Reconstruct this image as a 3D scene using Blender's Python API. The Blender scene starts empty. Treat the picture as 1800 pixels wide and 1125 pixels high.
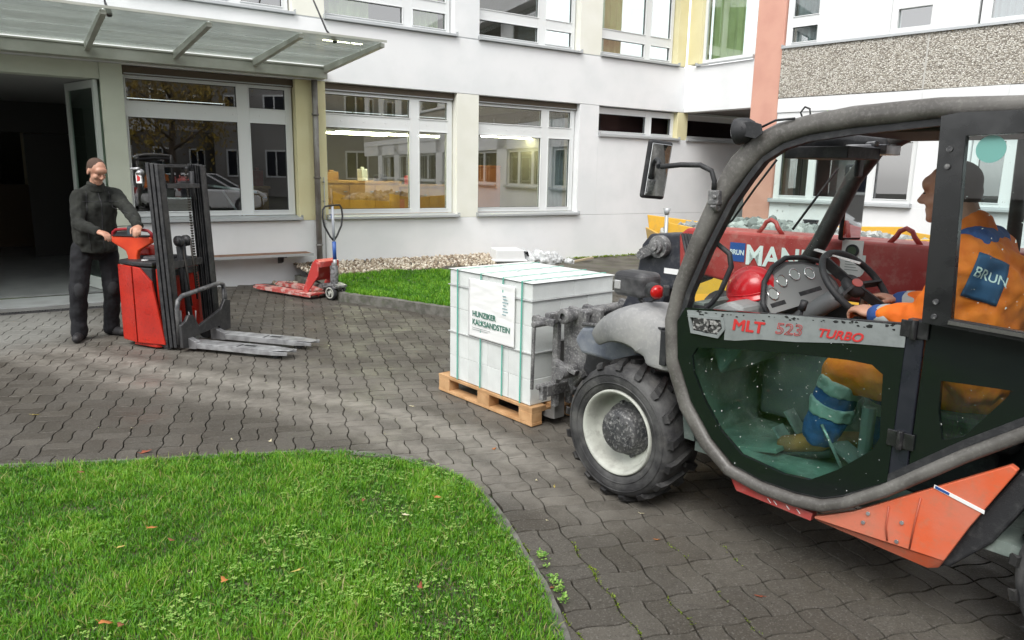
import bpy, bmesh, math, random
import numpy as np
from mathutils import Vector, Matrix, Quaternion, Euler, noise as mnoise
random.seed(7); RNG = np.random.default_rng(7)
PI = math.pi; R = math.radians
scene = bpy.context.scene
COL = scene.collection

# ------------------------------------------------------------------ camera
cam_d = bpy.data.cameras.new('camera'); cam = bpy.data.objects.new('camera', cam_d); COL.objects.link(cam)
scene.camera = cam
TILT, ROLL, H = R(11.34), R(1.13), 1.75
fwd = Vector((0, math.cos(TILT), -math.sin(TILT))); up0 = Vector((0, math.sin(TILT), math.cos(TILT))); r0 = Vector((1, 0, 0))
Rv = r0*math.cos(ROLL)+up0*math.sin(ROLL); Uv = -r0*math.sin(ROLL)+up0*math.cos(ROLL)
M = Matrix.Identity(4)
for i in range(3):
    M[i][0] = Rv[i]; M[i][1] = Uv[i]; M[i][2] = -fwd[i]
M[2][3] = H
cam.matrix_world = M
cam_d.sensor_width = 36; cam_d.lens = 25.84; cam_d.clip_end = 500; cam_d.clip_start = 0.05

# ------------------------------------------------------------------ sky, sun, exposure
SUN_EL, SUN_AZ = 52, 200      # azimuth clockwise from +Y: behind the camera, a little to its left
world = bpy.data.worlds.new('World'); scene.world = world; world.use_nodes = True
nt = world.node_tree; nt.nodes.clear()
sky = nt.nodes.new('ShaderNodeTexSky'); sky.sky_type = 'NISHITA'; sky.sun_disc = False
sky.sun_elevation = R(SUN_EL); sky.sun_rotation = R(SUN_AZ); sky.dust_density = 1; sky.air_density = 1.0
hs = nt.nodes.new('ShaderNodeHueSaturation'); hs.inputs['Saturation'].default_value = 0.07
bgn = nt.nodes.new('ShaderNodeBackground'); bgn.inputs['Strength'].default_value = 0.15
wo = nt.nodes.new('ShaderNodeOutputWorld')
nt.links.new(sky.outputs[0], hs.inputs['Color']); nt.links.new(hs.outputs[0], bgn.inputs[0]); nt.links.new(bgn.outputs[0], wo.inputs[0])
sd = bpy.data.lights.new('sun', 'SUN'); sun = bpy.data.objects.new('sun', sd); COL.objects.link(sun)
sd.energy = 1.1; sd.angle = R(35); sd.color = (1, .965, .91)
sdir = Vector((math.sin(R(SUN_AZ))*math.cos(R(SUN_EL)), math.cos(R(SUN_AZ))*math.cos(R(SUN_EL)), math.sin(R(SUN_EL))))
sun.rotation_euler = sdir.to_track_quat('Z', 'Y').to_euler()
scene.view_settings.view_transform = 'Standard'; scene.view_settings.look = 'None'
scene.view_settings.exposure = 1.25; scene.view_settings.gamma = 1
scene.render.engine = 'CYCLES'
scene.cycles.max_bounces = 8; scene.cycles.transparent_max_bounces = 16; scene.cycles.glossy_bounces = 3; scene.cycles.diffuse_bounces = 3

# ------------------------------------------------------------------ materials
MATS = {}
def mat(name, col=(.5, .5, .5), rough=.5, metal=0., col2=None, nscale=6., lo=.4, hi=.62, bump=0., bscale=60., dirt=None, dscale=9., damt=.5,
        spec=.5, coat=0., objrand=0., rvar=0., detail=5.):
    if name in MATS: return MATS[name]
    m = bpy.data.materials.new(name); m.use_nodes = True; t = m.node_tree; N = t.nodes; L = t.links
    b = N['Principled BSDF']; b.inputs['Roughness'].default_value = rough; b.inputs['Metallic'].default_value = metal
    b.inputs['Specular IOR Level'].default_value = spec; b.inputs['Coat Weight'].default_value = coat
    tc = N.new('ShaderNodeTexCoord')
    def noise(scale, det=detail):
        n = N.new('ShaderNodeTexNoise'); n.inputs['Scale'].default_value = scale; n.inputs['Detail'].default_value = det
        L.new(tc.outputs['Object'], n.inputs['Vector']); return n
    def ramp(src, a, b_):
        r = N.new('ShaderNodeMapRange'); r.inputs['From Min'].default_value = a; r.inputs['From Max'].default_value = b_
        L.new(src, r.inputs['Value']); return r.outputs[0]
    def mix(fac, c1, c2):
        x = N.new('ShaderNodeMix'); x.data_type = 'RGBA'
        if isinstance(fac, (int, float)): x.inputs[0].default_value = fac
        else: L.new(fac, x.inputs[0])
        for k, c in ((6, c1), (7, c2)):
            if isinstance(c, tuple): x.inputs[k].default_value = (*c, 1)
            else: L.new(c, x.inputs[k])
        return x.outputs[2]
    c = (col[0], col[1], col[2])
    if col2: c = mix(ramp(noise(nscale).outputs['Fac'], lo, hi), c, tuple(col2))
    if dirt:
        f = N.new('ShaderNodeMath'); f.operation = 'MULTIPLY'; f.inputs[1].default_value = damt
        dn_ = noise(dscale*1.5, 12); dn_.inputs['Roughness'].default_value = .68; L.new(ramp(dn_.outputs['Fac'], .50, .72), f.inputs[0]); c = mix(f.outputs[0], c, tuple(dirt))
    if objrand:
        oi = N.new('ShaderNodeObjectInfo'); h = N.new('ShaderNodeHueSaturation')
        r = N.new('ShaderNodeMapRange'); r.inputs['To Min'].default_value = 1-objrand; r.inputs['To Max'].default_value = 1+objrand
        L.new(oi.outputs['Random'], r.inputs['Value']); L.new(r.outputs[0], h.inputs['Value'])
        if isinstance(c, tuple): h.inputs['Color'].default_value = (*c, 1)
        else: L.new(c, h.inputs['Color'])
        c = h.outputs[0]
    if isinstance(c, tuple): b.inputs['Base Color'].default_value = (*c, 1)
    else: L.new(c, b.inputs['Base Color'])
    if rvar:
        r = N.new('ShaderNodeMapRange'); r.inputs['To Min'].default_value = max(.02, rough-rvar); r.inputs['To Max'].default_value = min(1, rough+rvar)
        r.inputs['From Min'].default_value = .35; r.inputs['From Max'].default_value = .65
        L.new(noise(nscale*1.7).outputs['Fac'], r.inputs['Value']); L.new(r.outputs[0], b.inputs['Roughness'])
    if bump:
        bp = N.new('ShaderNodeBump'); bp.inputs['Strength'].default_value = bump; bp.inputs['Distance'].default_value = .01
        L.new(noise(bscale, 6).outputs['Fac'], bp.inputs['Height']); L.new(bp.outputs[0], b.inputs['Normal'])
    MATS[name] = m; return m

def glass(name, tint=(.9, .95, .93), ior=1.5, rough=0.0, dirt=0., boost=1., refl_bands=False):
    if name in MATS: return MATS[name]
    m = bpy.data.materials.new(name); m.use_nodes = True; t = m.node_tree; N = t.nodes; L = t.links; N.clear()
    o = N.new('ShaderNodeOutputMaterial'); mx = N.new('ShaderNodeMixShader'); tr = N.new('ShaderNodeBsdfTransparent'); gl = N.new('ShaderNodeBsdfGlossy')
    gl.inputs['Roughness'].default_value = rough
    lw_ = N.new('ShaderNodeLayerWeight'); lw_.inputs['Blend'].default_value = .5; pw = N.new('ShaderNodeMath'); pw.operation = 'POWER'; pw.inputs[1].default_value = 5
    L.new(lw_.outputs['Facing'], pw.inputs[0]); f0 = ((ior-1)/(ior+1))**2*2
    fr = N.new('ShaderNodeMapRange'); fr.inputs['To Min'].default_value = f0; fr.inputs['To Max'].default_value = 1; L.new(pw.outputs[0], fr.inputs['Value'])
    geo_ = N.new('ShaderNodeNewGeometry'); fb_ = N.new('ShaderNodeMath'); fb_.operation = 'SUBTRACT'; fb_.inputs[0].default_value = 1; L.new(geo_.outputs['Backfacing'], fb_.inputs[1])
    tr.inputs[0].default_value = (*tint, 1); gl.inputs[0].default_value = (1, 1, 1, 1)
    ml = N.new('ShaderNodeMath'); ml.operation = 'MULTIPLY'; ml.inputs[1].default_value = boost; ml.use_clamp = True
    L.new(fr.outputs[0], ml.inputs[0]); m3 = N.new('ShaderNodeMath'); m3.operation = 'MULTIPLY'; L.new(ml.outputs[0], m3.inputs[0]); L.new(fb_.outputs[0], m3.inputs[1]); L.new(m3.outputs[0], mx.inputs[0]); L.new(tr.outputs[0], mx.inputs[1]); L.new(gl.outputs[0], mx.inputs[2])
    out = mx.outputs[0]
    if dirt:
        df = N.new('ShaderNodeBsdfDiffuse'); df.inputs[0].default_value = (.55, .58, .55, 1)
        tc = N.new('ShaderNodeTexCoord'); n = N.new('ShaderNodeTexNoise'); n.inputs['Scale'].default_value = 5; n.inputs['Detail'].default_value = 9
        n.inputs['Distortion'].default_value = 1.2
        n2 = N.new('ShaderNodeTexNoise'); n2.inputs['Scale'].default_value = 70; n2.inputs['Detail'].default_value = 2
        if refl_bands:  # stretched noise paints smeared reflection bands
            mp_ = N.new('ShaderNodeMapping'); mp_.inputs['Scale'].default_value = (.05, 1.3, .5); L.new(tc.outputs['Object'], mp_.inputs[0]); L.new(mp_.outputs[0], n.inputs['Vector']); n.inputs['Distortion'].default_value = .3; n.inputs['Detail'].default_value = 3
        else: L.new(tc.outputs['Object'], n.inputs['Vector'])
        L.new(tc.outputs['Object'], n2.inputs['Vector'])
        r = N.new('ShaderNodeMapRange'); r.inputs['From Min'].default_value = .25 if refl_bands else .45; r.inputs['From Max'].default_value = .8; r.inputs['To Max'].default_value = dirt; r.inputs['To Min'].default_value = dirt*.45 if refl_bands else 0
        L.new(n.outputs['Fac'], r.inputs['Value'])
        r2 = N.new('ShaderNodeMapRange'); r2.inputs['From Min'].default_value = .735; r2.inputs['From Max'].default_value = .76
        L.new(n2.outputs['Fac'], r2.inputs['Value'])
        ad = N.new('ShaderNodeMath'); ad.operation = 'MAXIMUM'; L.new(r.outputs[0], ad.inputs[0]); L.new(r2.outputs[0], ad.inputs[1])
        m2 = N.new('ShaderNodeMixShader'); L.new(ad.outputs[0], m2.inputs[0]); L.new(out, m2.inputs[1]); L.new(df.outputs[0], m2.inputs[2]); out = m2.outputs[0]
    L.new(out, o.inputs[0]); MATS[name] = m; return m

def emis(name, col, s):
    m = bpy.data.materials.new(name); m.use_nodes = True; b = m.node_tree.nodes['Principled BSDF']
    b.inputs['Base Color'].default_value = (.8, .8, .7, 1); b.inputs['Emission Color'].default_value = (*col, 1); b.inputs['Emission Strength'].default_value = s
    MATS[name] = m; return m

WHITE = mat('white_render', (.80, .81, .82), .85, col2=(.74, .76, .77), nscale=1.2, bump=.15, bscale=120, dirt=(.64, .65, .63), dscale=1.6, damt=.10)
CREAM = mat('cream_paint', (.80, .80, .73), .8, col2=(.76, .76, .68), nscale=2, bump=.1, bscale=120)
GREENCREAM = mat('pale_green_paint', (.60, .63, .53), .8, col2=(.56, .59, .49), nscale=2, bump=.1, bscale=120)
YELLOW = mat('yellow_paint', (.74, .69, .43), .8, col2=(.70, .64, .38), nscale=2, bump=.1, bscale=120)
PINK = mat('salmon_paint', (.66, .36, .28), .8, col2=(.61, .32, .25), nscale=2, bump=.1, bscale=120)
BROWN = mat('brown_blind_box', (.10, .075, .05), .6)
FRAME = mat('white_window_frame', (.74, .76, .76), .4)
SILL = mat('grey_metal_sill', (.42, .44, .45), .45, metal=.3)
ALU = mat('weathered_aluminium', (.50, .51, .46), .5, metal=.2, col2=(.40, .41, .36), nscale=3)
JOINT = mat('dark_joint', (.05, .05, .05), .9)
DPANE = glass('dimmed_strip_glass', (.7, .72, .72), 1.3, boost=.35)  # darker, less reflective copy of the window glass, keeps the strip windows dark
PANE = glass('window_glass', (.80, .86, .85), 1.55, boost=2.6)
CANGLASS = glass('canopy_glass', (.92, .96, .94), 1.4, dirt=.6, refl_bands=True)  # here the dirt layer carries painted, smeared reflection bands
TINT = glass('tinted_cab_glass', (.86, .93, .92), 1.4, dirt=.02, boost=.6)
TINTLOW = glass('dirty_lower_cab_glass', (.70, .86, .82), 1.4, dirt=.03, boost=.8)
BLACK = mat('black_paint', (.012, .013, .015), .3, col2=(.02, .02, .022), nscale=8, rvar=.12, dirt=(.18, .18, .17), dscale=24, damt=.25)
BLACKM = mat('matt_black_plastic', (.02, .021, .024), .6, bump=.2, bscale=200, dirt=(.12, .12, .12), dscale=14, damt=.4)
RUBBER = mat('black_rubber', (.028, .028, .03), .7, col2=(.085, .085, .085), nscale=7, bump=.3, bscale=90, dirt=(.16, .155, .145), dscale=6, damt=.5)
LUGR = mat('black_tread_rubber', (.012, .012, .013), .6, col2=(.03, .03, .03), nscale=7, bump=.3, bscale=90, dirt=(.14, .135, .13), dscale=8, damt=.35)
FRAMEGREY = mat('worn_grey_cab_frame', (.085, .08, .074), .42, col2=(.15, .145, .135), nscale=4, lo=.42, hi=.6, rvar=.12, bump=.1, bscale=90, dirt=(.42, .41, .39), dscale=45, damt=.25)
REDM = mat('red_machine_paint', (.36, .030, .028), .42, col2=(.46, .085, .075), nscale=2.2, dirt=(.50, .32, .28), dscale=9, damt=.45, rvar=.1)
ORANGE = mat('faded_orange_panel', (.70, .125, .045), .45, col2=(.62, .19, .12), nscale=2.2, lo=.42, hi=.58, dirt=(.40, .20, .13), dscale=14, damt=.55, rvar=.12, bump=.08)
STRED = mat('stacker_red_paint', (.50, .024, .011), .35, col2=(.40, .018, .010), nscale=4, dirt=(.10, .02, .015), dscale=26, damt=.55, rvar=.1)
STORANGE = mat('tiller_orange_red', (.78, .075, .02), .4, col2=(.66, .05, .015), nscale=8)
DKSTEEL = mat('dark_mast_steel', (.035, .036, .04), .42, metal=.4, col2=(.06, .06, .062), nscale=9, rvar=.1, dirt=(.15, .15, .145), dscale=24, damt=.35)
STEEL = mat('worn_bright_steel', (.46, .47, .48), .40, metal=.5, col2=(.26, .26, .27), nscale=9, rvar=.12, bump=.15)
CHROME = mat('polished_steel', (.7, .7, .7), .15, metal=1)
RIM = mat('off_white_wheel_rim', (.52, .54, .49), .5, col2=(.40, .41, .37), nscale=5, dirt=(.20, .19, .175), dscale=8, damt=.75)
DUSTMETAL = mat('mortar_splashed_metal', (.10, .10, .105), .6, metal=.2, col2=(.20, .20, .20), nscale=9, dirt=(.50, .50, .49), dscale=45, damt=.8, bump=.4, bscale=80)
SPLASH = mat('dark_splashed_hub', (.045, .047, .052), .55, metal=.2, col2=(.09, .09, .092), nscale=12, dirt=(.5, .5, .49), dscale=40, damt=.7, bump=.3)
FENDER = mat('dusty_grey_mudguard', (.22, .225, .23), .6, col2=(.33, .33, .325), nscale=4, dirt=(.46, .46, .45), dscale=30, damt=.4, bump=.15)
SILVER = mat('silver_band_sticker', (.25, .275, .275), .45, col2=(.20, .22, .22), nscale=5, dirt=(.10, .11, .11), dscale=15, damt=.35)
WOOD = mat('pine_pallet_wood', (.56, .34, .17), .75, col2=(.42, .23, .10), nscale=7, bump=.4, bscale=45, objrand=.14)
STONEW = mat('white_sand_lime_block', (.78, .79, .78), .8, col2=(.70, .71, .70), nscale=5, bump=.25, bscale=60, objrand=.05)
PAPER = mat('white_paper', (.84, .85, .85), .5)
FILM = glass('stretch_film', (.95, .97, .97), 1.35, rough=.12, dirt=.55, boost=1.2)
STRAP = mat('green_strap', (.10, .42, .33), .4)
GREENINK = mat('green_ink', (.02, .16, .11), .5)
REDINK = mat('red_lettering', (.55, .03, .03), .5)
WHITEINK = mat('white_lettering', (.74, .80, .78), .5)
BLUEINK = mat('blue_sign', (.02, .08, .30), .45)
SKIN = mat('skin', (.54, .30, .21), .5, col2=(.47, .23, .155), nscale=20)
HAIR = mat('short_brown_hair', (.05, .032, .022), .7, bump=.6, bscale=300)
FLEECE = mat('dark_green_grey_fleece', (.015, .0165, .0145), .95, col2=(.023, .025, .021), nscale=14, bump=.5, bscale=35)
TROUS = mat('black_work_trousers', (.0055, .006, .009), .85, col2=(.010, .011, .014), nscale=12, bump=.3, bscale=60)
SHOE = mat('dark_work_shoe', (.02, .02, .023), .6, dirt=(.10, .09, .08), dscale=30)
HIVIS = mat('orange_hi_vis_cloth', (.92, .215, .012), .75, col2=(.82, .16, .010), nscale=9, bump=.4, bscale=28)
HIBLUE = mat('blue_work_cloth', (.035, .10, .32), .8, col2=(.025, .07, .24), nscale=9, bump=.3, bscale=40)
REFLECT = mat('grey_reflective_tape', (.42, .45, .44), .4)
HELMET = mat('red_helmet_plastic', (.60, .012, .02), .28, coat=.3)
YMACH = mat('yellow_skip_paint', (.72, .42, .05), .45, dirt=(.35, .26, .14), dscale=7)
RUBBLE = mat('grey_concrete_rubble', (.40, .43, .40), .9, col2=(.26, .28, .27), nscale=9, bump=.5, bscale=40)
CARW = mat('white_car_paint', (.75, .76, .78), .25, coat=.4)
CARG = mat('dark_car_glass', (.02, .022, .025), .08)
LAMPRED = mat('red_lens', (.45, .01, .01), .15)
LENS = mat('clear_lamp_lens', (.65, .66, .66), .1, metal=.5)
AMBER = mat('amber_lens', (.7, .25, .02), .2)
MIRROR = mat('mirror_glass', (.85, .87, .87), .02, metal=1)
SEATM = mat('dark_seat_vinyl', (.025, .026, .028), .6)
DASH = mat('grey_dash_plastic', (.13, .135, .14), .55, bump=.15, bscale=150)
DASHF = mat('light_grey_gauge_panel', (.26, .27, .27), .5)
FLOORM = mat('grey_corridor_floor', (.30, .31, .31), .35, col2=(.24, .25, .25), nscale=3)
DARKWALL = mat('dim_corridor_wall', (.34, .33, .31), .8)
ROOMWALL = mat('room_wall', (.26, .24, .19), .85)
INWOOD = mat('yellow_workshop_wood', (.50, .26, .05), .55, col2=(.38, .18, .03), nscale=5)
GREENCURT = mat('lime_curtain', (.62, .68, .36), .85, col2=(.52, .58, .28), nscale=3)
GREYCURT = mat('grey_curtain', (.26, .29, .31), .85, col2=(.33, .36, .38), nscale=2)
SOIL = mat('dark_soil', (.07, .055, .04), .95, col2=(.12, .095, .07), nscale=9, bump=.8, bscale=40)
KERB = mat('grey_concrete_kerb', (.17, .165, .15), .9, col2=(.10, .10, .085), nscale=12, bump=.6, bscale=60, dirt=(.06, .08, .03), dscale=6, damt=.6)
OPP = mat('opposite_building_render', (.20, .19, .18), .85, col2=(.16, .15, .14), nscale=.6)
LAMPW = emis('lit_fluorescent_tube', (1, .90, .55), 26.0)

# ------------------------------------------------------------------ mesh helpers
class MB:
    """collects shapes; build() links them as ONE mesh object"""
    def __init__(s): s.v = []; s.f = []; s.sm = []
    def add(s, vs, fs, smooth=False):
        o = len(s.v); s.v += [tuple(v) for v in vs]; s.f += [tuple(i+o for i in f) for f in fs]; s.sm += [smooth]*len(fs); return s
    def box(s, lo, hi, rot=None, piv=None):
        x0, y0, z0 = lo; x1, y1, z1 = hi
        vs = [Vector(p) for p in ((x0, y0, z0), (x1, y0, z0), (x1, y1, z0), (x0, y1, z0), (x0, y0, z1), (x1, y0, z1), (x1, y1, z1), (x0, y1, z1))]
        if rot is not None:
            c = Vector(piv) if piv is not None else Vector(((x0+x1)/2, (y0+y1)/2, (z0+z1)/2))
            m = Euler(rot).to_matrix(); vs = [m@(v-c)+c for v in vs]
        return s.add(vs, [(0, 3, 2, 1), (4, 5, 6, 7), (0, 1, 5, 4), (1, 2, 6, 5), (2, 3, 7, 6), (3, 0, 4, 7)])
    def beam(s, p0, p1, w, h, up=(0, 0, 1)):
        p0 = Vector(p0); p1 = Vector(p1); d = (p1-p0).normalized(); u = Vector(up); sd_ = d.cross(u).normalized(); u = sd_.cross(d).normalized()
        vs = []
        for p in (p0, p1):
            for a, b in ((-1, -1), (1, -1), (1, 1), (-1, 1)): vs.append(p+sd_*a*w/2+u*b*h/2)
        return s.add(vs, [(0, 1, 2, 3), (7, 6, 5, 4), (0, 4, 5, 1), (1, 5, 6, 2), (2, 6, 7, 3), (3, 7, 4, 0)])
    def tube(s, path, r, seg=10, cap=True, closed=False, flat=None, smooth=True):
        P = [Vector(p) for p in path]; n = len(P); rs = r if isinstance(r, (list, tuple)) else [r]*n
        T = []
        for i in range(n):
            a = P[(i-1) % n] if (closed or i > 0) else P[i]; b = P[(i+1) % n] if (closed or i < n-1) else P[i]; T.append((b-a).normalized())
        ref = Vector((0, 0, 1)) if abs(T[0].z) < .9 else Vector((1, 0, 0))
        u = (ref-T[0]*ref.dot(T[0])).normalized(); vs = []
        for i in range(n):
            u = (u-T[i]*u.dot(T[i])).normalized(); w = T[i].cross(u)
            for k in range(seg):
                a = 2*PI*k/seg; ca, sa = math.cos(a), math.sin(a)
                if flat: ca *= flat
                vs.append(P[i]+(u*ca+w*sa)*rs[i])
        fs = []
        for i in range(n if closed else n-1):
            j = (i+1) % n
            for k in range(seg): fs.append((i*seg+k, i*seg+(k+1) % seg, j*seg+(k+1) % seg, j*seg+k))
        s.add(vs, fs, smooth)
        if cap and not closed:
            o = len(s.v)-n*seg; s.f += [tuple(o+k for k in range(seg-1, -1, -1)), tuple(o+(n-1)*seg+k for k in range(seg))]; s.sm += [False, False]
        return s
    def cyl(s, p0, p1, r, seg=16, r2=None): return s.tube([p0, p1], [r, r if r2 is None else r2], seg)
    def prism(s, pts, a, b, axis='y', smooth=False):
        """2D outline (u,v) extruded from a to b along axis; axis y: (x,z), x: (y,z), z: (x,y)"""
        def P(u, v, w): return {'y': (u, w, v), 'x': (w, u, v), 'z': (u, v, w)}[axis]
        n = len(pts); vs = [P(u, v, a) for u, v in pts]+[P(u, v, b) for u, v in pts]
        ar = sum(pts[i][0]*pts[(i+1) % n][1]-pts[(i+1) % n][0]*pts[i][1] for i in range(n))
        fl = (ar > 0) ^ (axis == 'y') ^ (b < a)
        F = [tuple(range(n-1, -1, -1)), tuple(range(n, 2*n))]+[(i, (i+1) % n, n+(i+1) % n, n+i) for i in range(n)]
        if not fl: F = [tuple(reversed(f)) for f in F]
        return s.add(vs, F, smooth)
    def lathe(s, prof, c, axis=(0, 1, 0), seg=48, smooth=True, closed=False):
        """profile (radius, along axis)"""
        ax = Vector(axis).normalized(); ref = Vector((0, 0, 1)) if abs(ax.z) < .9 else Vector((1, 0, 0))
        u = (ref-ax*ref.dot(ax)).normalized(); w = ax.cross(u); c = Vector(c); vs = []
        for r_, h in prof:
            for k in range(seg):
                a = 2*PI*k/seg; vs.append(c+ax*h+(u*math.cos(a)+w*math.sin(a))*r_)
        n = len(prof); fs = []
        for i in range(n if closed else n-1):
            j = (i+1) % n
            for k in range(seg): fs.append((i*seg+k, i*seg+(k+1) % seg, j*seg+(k+1) % seg, j*seg+k))
        return s.add(vs, fs, smooth)
    def ell(s, c, r, rot=None, seg=16, rings=10):
        m = Matrix.Identity(3) if rot is None else (rot if isinstance(rot, Matrix) else Euler(rot).to_matrix())
        c = Vector(c); vs = [c+m@Vector((0, 0, r[2]))]
        for i in range(1, rings):
            t = PI*i/rings
            for k in range(seg):
                a = 2*PI*k/seg; vs.append(c+m@Vector((r[0]*math.sin(t)*math.cos(a), r[1]*math.sin(t)*math.sin(a), r[2]*math.cos(t))))
        vs.append(c+m@Vector((0, 0, -r[2]))); fs = []
        for k in range(seg): fs.append((0, 1+k, 1+(k+1) % seg)); fs.append((len(vs)-1, 1+(rings-2)*seg+(k+1) % seg, 1+(rings-2)*seg+k))
        for i in range(rings-2):
            for k in range(seg): fs.append((1+i*seg+k, 1+(i+1)*seg+k, 1+(i+1)*seg+(k+1) % seg, 1+i*seg+(k+1) % seg))
        return s.add(vs, fs, True)
    def cap(s, p0, p1, r0_, r1_=None, seg=12):
        """rounded tapered limb"""
        p0 = Vector(p0); p1 = Vector(p1); r1_ = r0_ if r1_ is None else r1_
        d = (p1-p0); 
        if d.length < 1e-6: d = Vector((0, 0, 1e-4))
        d.normalize(); path = []; rs = []
        for t in (0.02, .2, .5, .8): a = t*PI/2; path.append(p0-d*r0_*math.cos(a)); rs.append(max(r0_*math.sin(a), 1e-4))
        path.append(p0); rs.append(r0_); path.append(p1); rs.append(r1_)
        for t in (.8, .5, .2, .02): a = t*PI/2; path.append(p1+d*r1_*math.cos(a)); rs.append(max(r1_*math.sin(a), 1e-4))
        return s.tube(path, rs, seg)
    def mesh(s, name):
        me = bpy.data.meshes.new(name); me.from_pydata(s.v, [], s.f)
        me.polygons.foreach_set('use_smooth', s.sm); me.update(); return me
    def build(s, name, m, parent=None, bevel=0., segs=2, smooth=None, weld=False):
        me = s.mesh(name)
        if m: me.materials.append(m)
        o = bpy.data.objects.new(name, me); COL.objects.link(o)
        if parent: o.parent = parent
        if bevel:
            b = o.modifiers.new('bevel', 'BEVEL'); b.width = bevel; b.segments = segs; b.limit_method = 'ANGLE'; b.angle_limit = R(35)
        return o
def box(name, lo, hi, m, parent=None, bevel=0., **k): return MB().box(lo, hi, **k).build(name, m, parent, bevel)
def thing(name, label, cat, loc=(0, 0, 0), rz=0., group=None):
    o = bpy.data.objects.new(name, None); COL.objects.link(o); o.location = loc; o.rotation_euler = (0, 0, rz); o.empty_display_size = .1
    o['label'] = label; o['category'] = cat
    if group: o['group'] = group
    return o
def tag(o, label=None, cat=None, group=None, kind=None):
    for k, v in (('label', label), ('category', cat), ('group', group), ('kind', kind)):
        if v: o[k] = v
    return o
def blob(name, mb, vox, m, parent, smooth=3, disp=0., dsize=.1, segs=None):
    """fuse overlapping closed shapes into one continuous surface"""
    o = mb.build(name, m, None)
    r = o.modifiers.new('r', 'REMESH'); r.mode = 'VOXEL'; r.voxel_size = vox; r.use_smooth_shade = True
    if smooth: q = o.modifiers.new('s', 'SMOOTH'); q.factor = .5; q.iterations = smooth
    if disp:
        tx = bpy.data.textures.new(name+'_folds', 'CLOUDS'); tx.noise_scale = dsize; tx.noise_depth = 1
        d = o.modifiers.new('d', 'DISPLACE'); d.texture = tx; d.strength = disp; d.mid_level = .5
    dg = bpy.context.evaluated_depsgraph_get(); me = bpy.data.meshes.new_from_object(o.evaluated_get(dg))
    me.name = name; old = o.data; o.modifiers.clear(); o.data = me; bpy.data.meshes.remove(old)
    me.polygons.foreach_set('use_smooth', [True]*len(me.polygons))
    if parent: o.parent = parent
    return o
def text(name, body, size, m, parent, loc, rot, ext=.001, shear=0., outline=0., align='LEFT', xs=1., bold=0., fat=0.):
    cu = bpy.data.curves.new(name, 'FONT'); cu.body = body; cu.size = size; cu.shear = shear; cu.align_x = align
    if outline: cu.fill_mode = 'NONE'; cu.bevel_depth = outline; cu.bevel_resolution = 0
    else: cu.extrude = ext; cu.offset = bold
    o = bpy.data.objects.new(name, cu); COL.objects.link(o)
    dg = bpy.context.evaluated_depsgraph_get(); me = bpy.data.meshes.new_from_object(o.evaluated_get(dg)); COL.objects.unlink(o)
    if fat:
        b_ = bmesh.new(); b_.from_mesh(me); src = list(b_.verts)+list(b_.edges)+list(b_.faces)
        for q_, (dx_, dy_) in enumerate(((fat, 0), (-fat, 0), (0, fat), (0, -fat), (fat*.7, fat*.7), (-fat*.7, -fat*.7), (fat*.7, -fat*.7), (-fat*.7, fat*.7))):
            d_ = bmesh.ops.duplicate(b_, geom=src); bmesh.ops.translate(b_, verts=[e for e in d_['geom'] if isinstance(e, bmesh.types.BMVert)], vec=(dx_, dy_, .00006*(q_+1)))
        b_.to_mesh(me); b_.free()
    o2 = bpy.data.objects.new(name, me); COL.objects.link(o2); me.materials.clear(); me.materials.append(m)
    o2.parent = parent; o2.location = loc
    o2.rotation_euler = rot if not isinstance(rot, Matrix) else rot.to_euler(); o2.scale = (xs, 1, 1)
    return o2
def basis(xd, zd):
    """rotation whose local X is xd and Z is zd"""
    x = Vector(xd).normalized(); z = Vector(zd); z = (z-x*z.dot(x)).normalized(); y = z.cross(x)
    m = Matrix.Identity(3)
    for i in range(3): m[i][0] = x[i]; m[i][1] = y[i]; m[i][2] = z[i]
    return m
def child(o, parent): o.parent = parent; return o

exec_order = []

# ================================================================== THE SETTING
A0 = Vector((-4.3586, 10.8651, 0)); ANG_A = R(90-55.97)
C_O = Vector((4.8822, 14.2454, 0)); ANG_C = R(90-136.33)
dA = Vector((math.cos(ANG_A), math.sin(ANG_A), 0)); nA = Vector((dA.y, -dA.x, 0))       # along the main wall / out of it towards the yard
dC = Vector((math.cos(ANG_C), math.sin(ANG_C), 0)); nC = Vector((dC.y, -dC.x, 0))
def wA(a, off, z=0): return A0+dA*a+nA*off+Vector((0, 0, z))
def la(p): q = Vector((p[0], p[1], 0))-A0; return q.dot(dA), q.dot(nA)
def lc(p): q = Vector((p[0], p[1], 0))-C_O; return q.dot(dC), q.dot(nC)

# ground sheet
g_ = MB().add([(-80, -80, -.024), (80, -80, -.024), (80, 80, -.024), (-80, 80, -.024)], [(0, 1, 2, 3)]).build('ground', mat('sandy_joint_soil', (.028, .026, .022), .95, col2=(.045, .055, .02), nscale=1.1, lo=.5, hi=.7, bump=.5, bscale=60))
g_['kind'] = 'structure'

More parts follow.
